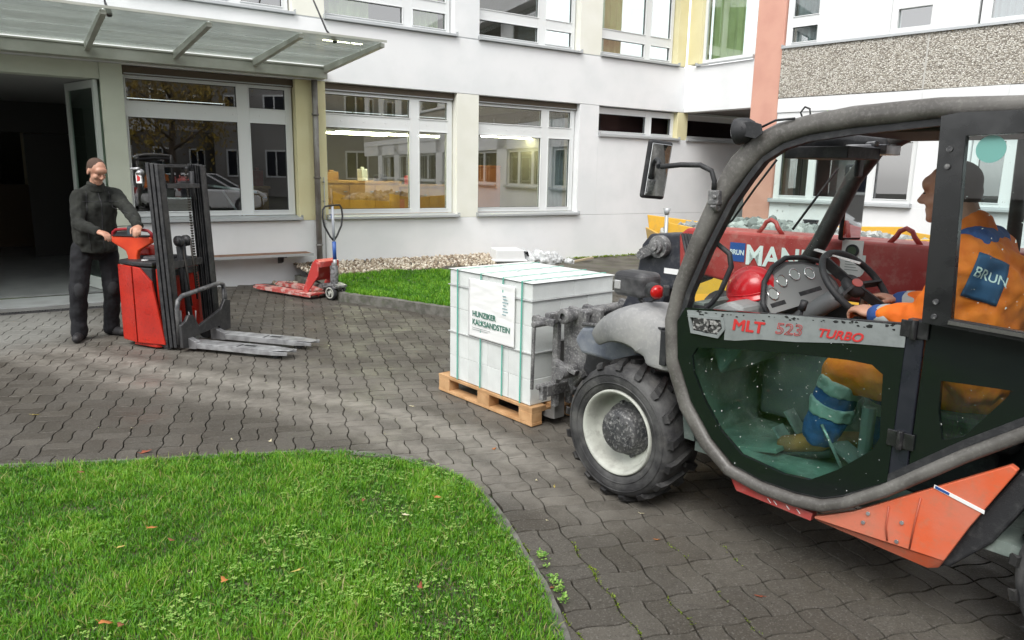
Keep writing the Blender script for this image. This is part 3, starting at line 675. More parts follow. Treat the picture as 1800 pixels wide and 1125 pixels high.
# ================================================================== BUILDINGS
def window(parent, a0, a1, z0, z1, cols, rows, y=.14, fr=.07, depth=.07, pane=PANE, sash=.03, hinges=()):
    """frame ring + bars in one mesh (part 'window'); cols / rows: list of (start, end) glass openings"""
    mb = MB(); y0, y1 = y, y+depth
    us = [a0]+[v for c in cols for v in c]+[a1]; vs = [z0]+[v for r_ in rows for v in r_]+[z1]
    for i in range(0, len(us), 2): mb.box((us[i], y0, z0), (us[i+1], y1, z1))
    for i in range(0, len(vs), 2):
        for c in cols: mb.box((c[0], y0+.002, vs[i]), (c[1], y1-.002, vs[i+1]))
    for c in cols:                                     # sash profile round every pane
        for r_ in rows:
            s_ = sash*.45
            mb.box((c[0]-.002, y0-.012, r_[0]-s_), (c[1]+.002, y0+.004, r_[0])); mb.box((c[0]-.002, y0-.012, r_[1]), (c[1]+.002, y0+.004, r_[1]+s_))
            mb.box((c[0]-s_, y0-.0125, r_[0]-s_), (c[0], y0+.004, r_[1]+s_)); mb.box((c[1], y0-.0125, r_[0]-s_), (c[1]+s_, y0+.004, r_[1]+s_))
    for (hx, hz) in hinges: mb.cyl((hx, y0-.004, hz), (hx, y0+.01, hz), .012, 8)
    w = mb.build('window', FRAME, parent, .003, 1)
    for c in cols:
        for r_ in rows: box('pane', (c[0]-.005, y0+.03, r_[0]-.005), (c[1]+.005, y0+.036, r_[1]+.005), pane, w)
    gk = MB()
    for c in cols:
        for r_ in rows:
            for (p, q) in (((c[0], r_[0]), (c[1], r_[0]+.008)), ((c[0], r_[1]-.008), (c[1], r_[1])), ((c[0], r_[0]), (c[0]+.008, r_[1])), ((c[1]-.008, r_[0]), (c[1], r_[1]))):
                gk.box((p[0], y0+.018, p[1]), (q[0], y0+.029, q[1]))
    gk.build('gasket', BLACKM, w)
    return w
def sillpiece(parent, a0, a1, z, y=.14, out=.07, m=SILL, win=None):
    p = MB().prism([(y, z+.045), (-out, z+.018), (-out-.004, z-.02), (-out+.012, z-.022), (-out+.014, z-.002), (y, z+.012)], a0, a1, 'x')
    for a in (a0, a1): p.box((a-.006, -out-.006, z-.024), (a+.006, y, z+.052))
    return p.build('sill', m, parent, .002, 1)

main = thing('school_building', 'long white rendered two storey building with cream and yellow piers and wide windows', 'building', A0, ANG_A)
pier = [(-1.37, -1.10, GREENCREAM), (1.225, 1.694, YELLOW), (4.03, 4.47, CREAM), (6.74, 7.22, WHITE)]
lw = MB().box((-1.37, 0, -.3), (13.5, .25, .952)).box((7.22, .0, .956), (13.5, .25, 2.50)); lw.build('wall', WHITE, main, .004)
for a0, a1, m in pier: box('pier', (a0, .0, .956 if a0 > 0 else -.3), (a1, .30, 3.068), m, main, .004) if a0 > 0 else box('pier', (a0-.0, -.003, -.3), (a1, .30, 3.068), m, main, .004)
box('pier', (9.40, .001, 2.503), (9.70, .30, 3.068), YELLOW, main, .004)
# first floor band, cut by vertical joints
edges = [-9, -3.9, 9.55]
MB().box((-12, -.004, 3.072), (9.55, .25, 3.972)).build('floor_band', WHITE, main, .005)
box('band_top', (-12, .002, 3.975), (9.50, .30, 3.99), SILL, main)
for a0, a1, m in [(-4.2, -3.8, WHITE), (-1.37, -1.0, WHITE), (1.225, 1.72, CREAM), (3.98, 4.47, WHITE), (6.68, 7.22, CREAM), (9.28, 9.54, YELLOW)]:
    box('pier', (a0, .004, 3.992), (a1, .30, 6.4), m, main, .004)
MB().box((-12, -.3, 6.4), (9.55, .25, 7.1)).build('roof_edge', WHITE, main)
# ground floor windows
wins = [(-1.10, 1.225), (1.694, 4.03), (4.47, 6.74)]
for k, (a0, a1) in enumerate(wins):
    w_ = a1-a0; m1 = a0+w_*.645; m2 = a0+w_*.72
    cols = [(a0+.045, m1-.008), (m2, a1-.12)]; rows = [(1.11, 2.40), (2.615, 2.905)]
    hz = [(a0+.3+.38*i, 2.51) for i in range(4)]+[(m2+.15, 2.51)]
    w = window(main, a0+.004, a1-.018, 1.035, 2.952, cols, rows, hinges=hz)
    sillpiece(main, a0-.03 if k else a0-.02, a1+.03, .985)
    box('blind_box', (a0+.002, .10, 2.953), (a1-.002, .26, 3.066), BROWN, main)
    box('blind_rail', (a0+.03, .135, 2.958), (a1-.02, .098, 2.975), SILL, main)
window(main, 7.224, 9.396, 2.55, 3.05, [(7.28, 8.58), (8.74, 9.31)], [(2.60, 2.93)], y=.12, pane=DPANE); sillpiece(main, 7.23, 9.45, 2.505, .12, .05)
window(main, 9.704, 13.3, 2.55, 3.05, [(9.75, 11.4), (11.5, 13.2)], [(2.60, 2.93)], y=.12, pane=DPANE)
box('unlit_room_backing', (7.24, .34, 2.51), (13.3, .36, 3.06), mat('unlit_room_maroon', (.05, .018, .018), .8), main); sillpiece(main, 9.68, 13.3, 2.505, .12, .05)  # added panel; its dark colour stands in for the unlit interior
# first floor windows
for k, (a0, a1) in enumerate([(-3.8, -1.37), (-1.0, 1.225), (1.72, 3.98), (4.47, 6.68), (7.22, 9.28)]):
    w_ = a1-a0; m1 = a0+w_*.60; m2 = a0+w_*.685
    window(main, a0+.004, a1-.02, 4.03, 6.38, [(a0+.06, m1), (m2, a1-.11)], [(4.10, 4.345), (4.53, 6.0)])
    sillpiece(main, a0-.02, a1+.03, 4.0, .14, .06)
# drain pipe and lightning rod beside it
dp = MB().tube([(1.50, -.075, .0), (1.50, -.075, 3.07)], .045, 14); 
for z in (.55, 1.6, 2.55): dp.cyl((1.50, -.075, z), (1.50, -.075, z+.03), .055, 14)
pipe = dp.build('downpipe', mat('weathered_zinc', (.25, .24, .23), .5, metal=.4, col2=(.16, .14, .125), nscale=5), main)
lr = MB().tube([(1.62, -.035, .02), (1.62, -.035, 1.62)], .008, 6)
for z in (.9, 1.25, 1.55): lr.cyl((1.62, -.05, z), (1.62, .0, z), .012, 8)
lr.build('lightning_rod', SILL, main)
# entrance: recess, header, open door leaf, corridor
MB().box((-4.9, .02, 2.86), (-1.373, .30, 3.068)).build('door_header', GREENCREAM, main)
door = MB()
LD = R(74); hx, hy = -1.40, .06
def leafp(u, z, w): return (hx-math.cos(LD)*u-math.sin(LD)*w*0, hy+math.sin(LD)*u, z)
ux, uy = -math.cos(LD), math.sin(LD)
leaf_e = bpy.data.objects.new('door', MB().box((0, 0, 0), (.07, .05, 2.84)).box((.93, 0, 0), (1.0, .05, 2.84)).box((.071, .001, 2.74), (.929, .049, 2.84)).box((.071, .001, 0), (.929, .049, .16)).mesh('door'))
leaf_e.data.materials.append(mat('pale_grey_door_frame', (.56, .60, .57), .45)); COL.objects.link(leaf_e); leaf_e.parent = main; leaf_e.location = (hx, hy, .01); leaf_e.rotation_euler = (0, 0, PI-LD)
box('pane', (.065, .02, .155), (.935, .028, 2.745), glass('door_glass', (.60, .72, .66), 1.5, boost=1.6), leaf_e)
MB().cyl((.9, -.05, 1.0), (.9, -.05, 1.35), .014, 8).cyl((.9, -.05, 1.03), (.9, .0, 1.03), .01, 8).cyl((.9, -.05, 1.32), (.9, .0, 1.32), .01, 8).build('handle', STEEL, leaf_e)
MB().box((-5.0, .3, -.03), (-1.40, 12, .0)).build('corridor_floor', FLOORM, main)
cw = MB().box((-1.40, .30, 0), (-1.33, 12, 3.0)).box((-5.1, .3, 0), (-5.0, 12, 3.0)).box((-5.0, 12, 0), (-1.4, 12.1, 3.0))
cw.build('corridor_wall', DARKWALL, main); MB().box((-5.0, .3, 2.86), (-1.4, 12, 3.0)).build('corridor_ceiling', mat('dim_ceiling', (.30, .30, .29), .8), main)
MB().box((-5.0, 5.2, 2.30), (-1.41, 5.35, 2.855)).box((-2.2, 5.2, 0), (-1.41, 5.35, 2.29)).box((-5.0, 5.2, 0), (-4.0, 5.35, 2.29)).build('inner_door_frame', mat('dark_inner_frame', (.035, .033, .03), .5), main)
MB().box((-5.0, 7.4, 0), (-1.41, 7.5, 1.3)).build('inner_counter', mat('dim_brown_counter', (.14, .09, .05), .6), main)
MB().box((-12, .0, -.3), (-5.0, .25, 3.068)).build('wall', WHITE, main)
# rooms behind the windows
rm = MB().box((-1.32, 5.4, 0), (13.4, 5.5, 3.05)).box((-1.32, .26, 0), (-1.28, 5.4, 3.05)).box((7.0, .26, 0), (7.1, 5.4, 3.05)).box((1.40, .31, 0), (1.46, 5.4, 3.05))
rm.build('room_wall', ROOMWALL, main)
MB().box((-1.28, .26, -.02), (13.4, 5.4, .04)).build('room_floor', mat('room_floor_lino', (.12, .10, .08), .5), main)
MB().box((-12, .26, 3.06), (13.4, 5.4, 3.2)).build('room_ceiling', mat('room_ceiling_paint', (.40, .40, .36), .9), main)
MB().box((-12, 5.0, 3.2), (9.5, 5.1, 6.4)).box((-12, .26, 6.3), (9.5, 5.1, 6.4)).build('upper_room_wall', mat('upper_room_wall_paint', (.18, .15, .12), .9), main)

# canopy over the entrance: beam, glass panes, brackets, hangers
can = MB().box((-12, -.22, 3.09), (1.66, -.006, 3.235)).box((-12, -.235, 3.235), (1.68, -.006, 3.26)).build('canopy', ALU, main, .005)
bx_ = [1.63-1.045*i for i in range(9)]
for i, a in enumerate(bx_):
    br = MB().prism([(-.21, 3.17), (-2.30, 3.285), (-2.30, 3.335), (-.21, 3.27)], a-.03, a+.03, 'x').build('bracket', ALU, can, .003)
    if i < 8: 
        g2 = MB(); a2 = bx_[i+1]; g2.prism([(-.2, 3.275), (-2.36, 3.343), (-2.36, 3.355), (-.2, 3.287)], a2+.008, a-.008, 'x'); g2.build('glass_pane', CANGLASS, can)
    if i in (0, 4, 3, 6): pass
for a_, wz in ((1.10, 5.2), (-1.42, 5.2), (-4.0, 5.2)):
    MB().tube([(a_, -2.0, 3.36), (a_, -1.75, 3.50)], .014, 6).tube([(a_, -1.75, 3.50), (a_+.0, .0, wz)], .011, 6).cyl((a_, -2.04, 3.33), (a_, -1.96, 3.40), .03, 8).build('hanger_rod', DKSTEEL, can)
MB().box((1.66-10, -2.375, 3.335), (1.66, -2.362, 3.362)).build('edge_rail', ALU, can)

# short wing over the passage (at right angles) and salmon pier
ANG_B = ANG_A-PI/2; B_O = A0+dA*9.553
wing = thing('bridge_wing', 'short white overhanging first floor wing with lime curtains above the dark passage', 'building', B_O, ANG_B)
MB().box((.0, .0, 3.07), (1.742, .25, 3.972)).build('floor_band', WHITE, wing, .005)
box('pier', (.02, .01, 4.03), (.34, .3, 6.4), YELLOW, wing, .004); MB().box((.345, .10, 4.03), (.40, .18, 6.4)).box((.4, .10, 4.03), (1.74, .18, 4.10)).build('window', FRAME, wing, .003)
box('pane', (.40, .13, 4.10), (1.742, .137, 6.38), PANE, wing)
sillpiece(wing, .30, 1.742, 3.995, .1, .05)
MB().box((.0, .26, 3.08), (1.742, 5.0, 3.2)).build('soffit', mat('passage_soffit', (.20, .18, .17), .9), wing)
MB().box((.0, -.1, 6.4), (1.8, .25, 7.1)).build('roof_edge', WHITE, wing)
MB().box((.0, 3.0, 3.2), (1.8, 3.1, 6.4)).box((.3, .3, 6.3), (1.8, 3, 6.4)).build('upper_room_wall', MATS['upper_room_wall_paint'], wing)
sp = thing('salmon_pier', 'tall salmon pink pier between the white wing and the pebble dashed building', 'pier', B_O, ANG_B)
box('shaft', (1.745, -.004, -.2), (2.36, .70, 7.2), PINK, sp, .006); box('pier_foot', (1.735, -.014, -.2), (2.37, .71, .18), mat('grey_plinth', (.3, .29, .28), .9), sp)

# pebble dashed wing on the right
def aggregate():
    m = bpy.data.materials.new('exposed_aggregate_panel'); m.use_nodes = True; t = m.node_tree; N = t.nodes; L = t.links; b = N['Principled BSDF']; b.inputs['Roughness'].default_value = .85
    tc = N.new('ShaderNodeTexCoord'); v = N.new('ShaderNodeTexVoronoi'); v.inputs['Scale'].default_value = 46; v.inputs['Randomness'].default_value = 1
    L.new(tc.outputs['Object'], v.inputs['Vector']); cr = N.new('ShaderNodeValToRGB'); e = cr.color_ramp.elements; cr.color_ramp.interpolation = 'LINEAR'
    e[0].color = (.17, .15, .125, 1); e[1].color = (.74, .72, .67, 1)
    for p, c in ((.3, (.42, .39, .33, 1)), (.55, (.56, .53, .47, 1)), (.8, (.64, .62, .56, 1))): x = e.new(p); x.color = c
    sp_ = N.new('ShaderNodeSeparateColor'); L.new(v.outputs['Color'], sp_.inputs[0]); L.new(sp_.outputs[0], cr.inputs[0])
    r = N.new('ShaderNodeMapRange'); r.inputs['From Min'].default_value = .25; r.inputs['From Max'].default_value = .75; r.inputs['From Min'].default_value = .35; r.inputs['From Max'].default_value = .85; L.new(v.outputs['Distance'], r.inputs['Value'])
    mx = N.new('ShaderNodeMix'); mx.data_type = 'RGBA'; L.new(r.outputs[0], mx.inputs[0]); L.new(cr.outputs[0], mx.inputs[6]); mx.inputs[7].default_value = (.22, .20, .17, 1)
    L.new(mx.outputs[2], b.inputs['Base Color'])
    bp = N.new('ShaderNodeBump'); bp.invert = True; bp.inputs['Strength'].default_value = .9; bp.inputs['Distance'].default_value = .015; L.new(v.outputs['Distance'], bp.inputs['Height']); L.new(bp.outputs[0], b.inputs['Normal'])
    return m
AGG = aggregate()
cw = thing('pebble_dash_building', 'right hand building with pebble dashed band, white render and grey curtained windows', 'building', C_O, ANG_C)
for a0, a1 in tuple((2.49*i_ if i_ else 0., 2.49*i_+2.465) for i_ in range(10)): box('aggregate_panel', (a0, -.03, 3.20), (a1, .2, 4.09), AGG, cw, .006)
MB().box((2.466, -.026, 3.20), (2.494, .2, 4.09)).build('panel_joint', mat('pale_mastic_joint', (.5, .49, .46), .8), cw)
MB().box((.0, -.02, 2.94), (24.9, .2, 3.193)).build('fascia', WHITE, cw, .004)
box('fascia_box', (2.5, -.06, 2.99), (3.7, -.022, 3.19), FRAME, cw, .004)
lw = MB().box((.0, .0, -.3), (24.9, .25, 1.30)).box((2.50, .001, 1.30), (3.28, .25, 2.94)).box((5.6, .001, 1.3), (6.4, .25, 2.94)).box((8.7, .001, 1.3), (9.5, .25, 2.94)).box((11.8, .001, 1.3), (12.6, .25, 2.94)).box((14.9, .001, 1.3), (15.7, .25, 2.94)).box((18.0, .001, 1.3), (18.8, .25, 2.94)).box((21.1, .001, 1.3), (21.9, .25, 2.94)).box((0, .001, 2.46), (24.9, .24, 2.938)); lw.build('wall', WHITE, cw, .004)
def wc(a0, cols, a1):
    window(cw, a0, a1, 1.345, 2.455, cols, [(1.43, 2.37)], y=.06, depth=.06); sillpiece(cw, a0-.02, a1+.03, 1.32, .06, .08)
wc(.02, [(.13, .66), (.80, 1.72), (1.86, 2.41)], 2.49); wc(3.29, [(3.40, 3.74), (3.90, 4.7), (4.84, 5.5)], 5.59); wc(6.41, [(6.5, 7.5), (7.65, 8.6)], 8.69)
for k_ in range(4): wc(9.51+3.1*k_, [(9.6+3.1*k_, 10.6+3.1*k_), (10.75+3.1*k_, 11.7+3.1*k_)], 11.79+3.1*k_)
# upper windows of the right building
window(cw, .02, 1.84, 4.10, 6.4, [(.14, .60)], [(4.17, 4.43), (4.62, 6.2)], y=.04, depth=.06)
box('window_post', (.70, .035, 4.10), (.80, .105, 6.4), FRAME, cw, .003)
f = MB().box((1.85, .02, 4.10), (3.13, .2, 4.20)).box((1.85, .02, 4.20), (1.95, .2, 6.4)).box((2.46, .02, 4.2), (3.13, .2, 6.4)).box((1.95, .02, 4.50), (2.46, .2, 6.4)); f.build('window_panel', FRAME, cw, .003)
box('pane', (1.94, .08, 4.19), (2.47, .087, 4.51), PANE, cw)
w3 = MB().box((3.16, .04, 4.10), (3.30, .10, 6.4)).box((3.30, .04, 4.10), (5.4, .10, 4.19)).box((5.4, .04, 4.1), (6.2, .1, 6.4)).build('window', FRAME, cw, .003); box('pane', (3.30, .07, 4.19), (5.4, .077, 6.4), PANE, w3)
for k_ in range(6):
    w4 = MB().box((6.21+3.1*k_, .04, 4.1), (6.30+3.1*k_, .1, 6.4)).box((6.30+3.1*k_, .04, 4.1), (8.4+3.1*k_, .1, 4.2)).box((8.4+3.1*k_, .04, 4.1), (9.30+3.1*k_, .1, 6.4)).build('window', FRAME, cw, .003); box('pane', (6.3+3.1*k_, .07, 4.2), (8.4+3.1*k_, .077, 6.4), PANE, w4)
sillpiece(cw, .0, 24.9, 4.09, .04, .06)
MB().box((0, -.3, 6.4), (24.9, .25, 7.2)).build('roof_edge', WHITE, cw)
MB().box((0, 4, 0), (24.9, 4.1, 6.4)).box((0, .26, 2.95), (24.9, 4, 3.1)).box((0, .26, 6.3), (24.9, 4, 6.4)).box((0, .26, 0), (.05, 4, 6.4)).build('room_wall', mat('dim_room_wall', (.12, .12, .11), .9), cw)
def curtain(parent_loc, ang, a0, a1, y, z0, z1, m, label, amp=.03, per=.11):
    mb = MB(); n = int((a1-a0)/.018); vs = []
    for i in range(n+1):
        u = a0+(a1-a0)*i/n; yy = y+amp*math.sin(2*PI*u/per+.8*math.sin(u*7)); vs.append((u, yy))
    pts = vs+[(u, w+.004) for u, w in reversed(vs)]
    for i in range(n): mb.add([(vs[i][0], vs[i][1], z0), (vs[i+1][0], vs[i+1][1], z0), (vs[i+1][0], vs[i+1][1], z1), (vs[i][0], vs[i][1], z1), (vs[i][0], vs[i][1]+.004, z0), (vs[i+1][0], vs[i+1][1]+.004, z0), (vs[i+1][0], vs[i+1][1]+.004, z1), (vs[i][0], vs[i][1]+.004, z1)], [(0, 1, 2, 3), (7, 6, 5, 4)], True)
    o = mb.build('curtain', m); o.location = parent_loc; o.rotation_euler = (0, 0, ang); return tag(o, label, 'curtain')
curtain(C_O, ANG_C, .82, 1.80, .18, 4.15, 6.3, GREYCURT, 'grey pleated curtain in the wide window above the pebble dash')
curtain(C_O, ANG_C, .12, .62, .18, 4.15, 6.3, GREYCURT, 'narrow grey curtain in the window next to the salmon pier')
curtain(C_O, ANG_C, 3.3, 5.3, .18, 4.15, 6.3, GREYCURT, 'grey curtain in the upper window at the far right')
curtain(B_O, ANG_B, .42, 1.28, .24, 4.08, 6.3, GREENCURT, 'lime green curtain in the large window beside the salmon pier', .035, .19)
curtain(A0, ANG_A, 7.30, 7.95, .30, 4.0, 6.2, GREENCURT, 'lime green curtain at the left of the rightmost upper window of the white facade', .03, .15)
curtain(A0, ANG_A, 1.80, 2.55, .30, 4.0, 6.2, GREENCURT, 'lime green curtain in the upper window above the yellow pier', .03, .15)
curtain(A0, ANG_A, 3.35, 3.80, .30, 4.0, 6.2, GREENCURT, 'short lime curtain behind the small pane above the cream pier', .03, .12)
curtain(A0, ANG_A, 6.25, 6.62, .34, 1.05, 2.9, GREYCURT, 'grey curtain at the right side of the third ground floor window', .03, .09)
# ceiling lamps seen lit through the glass
def tube_lamp(a0, a1, y, z, label):
    t = thing('ceiling_lamp', label, 'lamp', wA((a0+a1)/2, -y, z), ANG_A, 'lit ceiling lamps'); L_ = (a1-a0)/2
    MB().prism([(-.07, .05), (.07, .05), (.10, .0), (-.10, .0)], -L_, L_, 'x').build('housing', FRAME, t)
    MB().cyl((-L_+.02, -.045, -.012), (L_-.02, -.045, -.012), .02, 8).cyl((-L_+.02, .045, -.012), (L_-.02, .045, -.012), .02, 8).build('tube', LAMPW, t)
    MB().box((-L_+.3, -.01, .05), (-L_+.32, .01, .35)).box((L_-.32, -.01, .05), (L_-.3, .01, .35)).build('hanger', SILL, t)
tube_lamp(2.25, 3.62, 2.0, 2.42, 'long lit fluorescent lamp in the left part of the second ground floor window')
tube_lamp(3.70, 4.75, 2.0, 2.44, 'lit fluorescent lamp in the right part of the second ground floor window')
tube_lamp(5.75, 7.0, 2.0, 2.50, 'lit fluorescent lamp seen in the third ground floor window')
tube_lamp(2.15, 3.30, .8, 2.38, 'front lit fluorescent lamp close behind the second ground floor window')
# workshop furniture
def bench_unit(a, y, w, d, h, m, label, nm='cabinet'):
    t = thing(nm, label, nm, wA(a, -y), ANG_A)
    MB().box((0, 0, .08), (w, d, h-.05)).build('carcass', m, t, .005); MB().box((-.03, -.03, h-.047), (w+.03, d+.03, h)).build('top', m, t, .004)
    n = max(1, int(w/.5))
    for i in range(n): dd = box('door', (i*w/n+.01, -.02, .1), ((i+1)*w/n-.01, -.003, h-.07), m, t, .004); box('handle', ((i+1)*w/n-.1, -.035, h-.2), ((i+1)*w/n-.04, -.021, h-.18), STEEL, dd)
bench_unit(2.05, 1.3, 1.5, .6, 1.55, INWOOD, 'yellow wooden workshop cabinet behind the second ground floor window')
bench_unit(3.65, 1.5, 1.2, .6, 1.48, INWOOD, 'yellow wooden cabinet deeper in the room right of the first one')
bench_unit(6.4, 3.2, .8, .5, 1.9, mat('orange_brown_wood', (.34, .12, .04), .5), 'tall orange brown cupboard seen through the third ground floor window', 'cupboard')
bench_unit(.75, 1.2, .35, .4, 1.45, INWOOD, 'small yellow cabinet at the right of the first ground floor window')
for a_, y_, z_, w_, h_, c_, lab_ in ((2.3, -1.5, 1.55, .22, .18, INWOOD, 'small wooden crate on the yellow cabinet at the left of the second window'), (2.9, -1.5, 1.55, .12, .25, FRAME, 'white canister on the yellow workshop cabinet'), (3.25, -1.5, 1.55, .2, .12, BLACKM, 'black toolbox on the yellow workshop cabinet'), (4.0, -1.7, 1.48, .25, .2, REDM, 'red toolbox on the right hand yellow cabinet'), (.95, -1.3, 1.45, .15, .3, REDM, 'red canister on the small cabinet behind the first window')):
    o = MB().box((-w_/2, -.08, 0), (w_/2, .08, h_*.85)).box((-w_*.2, -.03, h_*.85), (w_*.2, .03, h_)).build('container', c_, None, .01); o.location = wA(a_, y_, z_); o.rotation_euler = (0, 0, ANG_A+.2); tag(o, lab_, 'container')
t = thing('office_chair', 'red backed chair between the workshop cabinets', 'chair', wA(3.45, -1.1), ANG_A)
MB().box((-.22, -.2, .44), (.22, .22, .50)).build('seat', REDM, t, .01); MB().box((-.2, .2, .7), (.2, .24, 1.22)).build('backrest', REDM, t, .01)
for x in (-.19, .19):
    for y in (-.17, .19): MB().cyl((x, y, 0), (x, y, .44), .014, 8).build('leg', STEEL, t)
t = thing('drawing_board', 'pale drawing board on a slanted leg behind the first ground floor window', 'drawing board', wA(.15, -.9), ANG_A)
MB().box((-.05, -.3, 1.40), (.6, .35, 1.43), rot=(0, R(8), 0)).build('board', PAPER, t); MB().beam((.15, 0, 1.38), (.45, 0, .9), .03, .03).build('leg', FRAME, t); MB().beam((.5, 0, 1.36), (.45, 0, .9), .03, .03).beam((.45, 0, .9), (.45, 0, 0), .03, .03).build('leg', FRAME, t)
# panels leaning in the corridor
for i, (m, w, lab) in enumerate([(mat('cream_board', (.62, .55, .42), .6), .35, 'cream board leaning on the corridor wall'), (REDM, .12, 'narrow red board leaning beside the cream board in the corridor'), (mat('tan_board', (.45, .30, .19), .6), .3, 'tan wooden board leaning deepest in the corridor')]):
    o = MB().box((0, 0, 0), (w*.6, .03, 1.15)).build('leaning_board', m, None, .003); o.location = wA(-2.22+(0, .15, .22)[i], -7.42-.02*i, 1.3); o.rotation_euler = (R(-5), 0, ANG_A); tag(o, lab, 'board')

# folding wall bench under the first window
t = thing('wall_bench', 'narrow wooden wall bench with grey front edge left of the downpipe', 'bench', wA(.2, .0), ANG_A)
for i in range(3): box('slat', (-.75, -.36+.115*i, .445), (1.10, -.26+.115*i, .472), mat('brown_bench_wood', (.22, .105, .05), .6, col2=(.15, .07, .035), nscale=8), t, .004)
box('edge_strip', (-.75, -.378, .438), (1.10, -.362, .476), SILL, t)
for x in (.68, -.6): MB().box((x-.02, -.34, .42), (x+.02, -.003, .444)).prism([(-.02, .42), (-.16, .42), (-.12, .33), (-.02, .30)], x-.03, x+.03, 'x').build('bracket', BLACKM, t, .003)

# entrance threshold: sheet and drain channel
pts = [(-9, .0), (-1.42, .0)]+[(-1.45-.25*i, -.72-.03*math.sin(i*2.1)) for i in range(30)]
o = MB().prism([(x, y) for x, y in pts], .0, .012, 'z').build('floor_protection_sheet', mat('pale_floor_sheet', (.40, .42, .42), .45, col2=(.31, .32, .32), nscale=2.5), None); o.location = A0; o.rotation_euler = (0, 0, ANG_A); tag(o, 'pale grey protective sheet laid through the entrance onto the paving', 'floor sheet')
dr = thing('drain_channel', 'dark slotted drain channel in front of the entrance', 'drain', wA(-4.2, 1.10), ANG_A)
box('channel', (-4, -.06, -.03), (2.75, .06, .003), mat('grey_concrete_channel', (.16, .155, .15), .9), dr)
gm = MB()
for i in range(220): gm.box((-4+.03*i, -.045, .003), (-4+.03*i+.017, .045, .010))
gm.box((-4, -.055, .003), (2.65, -.046, .012)).box((-4, .046, .003), (2.65, .055, .012)); gm.build('grating', DKSTEEL, dr)
ep = wA(-4, .0); tag(MB().box((-5, -1.0, -.03), (2.6, .0, -.001)).build('entrance_apron', mat('grey_concrete_apron', (.20, .20, .195), .85, col2=(.15, .15, .145), nscale=2, bump=.3), None), kind='structure'); bpy.data.objects['entrance_apron'].location = ep; bpy.data.objects['entrance_apron'].rotation_euler = (0, 0, ANG_A)

# ================================================================== TELEHANDLER (local frame: x forward, y to its left = towards the camera, z up)
V_O = Vector((.605, 3.768, 0)); ANG_V = R(132)
TEXL = basis((-1, 0, 0), (0, 1, 0))                # lettering on a left facing side
th = thing('telehandler', 'compact red telehandler with grey tubular cab frame and orange side panel carrying the block pallet', 'telehandler', V_O, ANG_V)
def ring(outer, inner, y0, y1, n=72, c=None):
    """flat frame between two outlines in the xz plane, with thickness y0..y1"""
    c = c or (sum(p[0] for p in inner)/len(inner), sum(p[1] for p in inner)/len(inner))
    def ray(poly, a):
        dx, dz = math.cos(a), math.sin(a); best = None; m = len(poly)
        for i in range(m):
            (x1, z1), (x2, z2) = poly[i], poly[(i+1) % m]; ex, ez = x2-x1, z2-z1; den = dx*ez-dz*ex
            if abs(den) < 1e-9: continue
            t = ((x1-c[0])*ez-(z1-c[1])*ex)/den; s_ = ((x1-c[0])*dz-(z1-c[1])*dx)/den
            if t > 0 and -1e-6 <= s_ <= 1+1e-6 and (best is None or t > best): best = t
        return (c[0]+dx*best, c[1]+dz*best)
    A_ = sorted(set([2*PI*k/n for k in range(n)]+[math.atan2(p[1]-c[1], p[0]-c[0]) % (2*PI) for p in outer+inner]))
    O_ = [ray(outer, a) for a in A_]; I_ = [ray(inner, a) for a in A_]; n = len(A_)
    vs = [(x, y1, z) for x, z in O_]+[(x, y1, z) for x, z in I_]+[(x, y0, z) for x, z in O_]+[(x, y0, z) for x, z in I_]; fs = []
    for i in range(n):
        j = (i+1) % n; fs += [(i, n+i, n+j, j), (2*n+i, 2*n+j, 3*n+j, 3*n+i), (i, j, 2*n+j, 2*n+i), (n+i, 3*n+i, 3*n+j, n+j)]
    return MB().add(vs, fs)
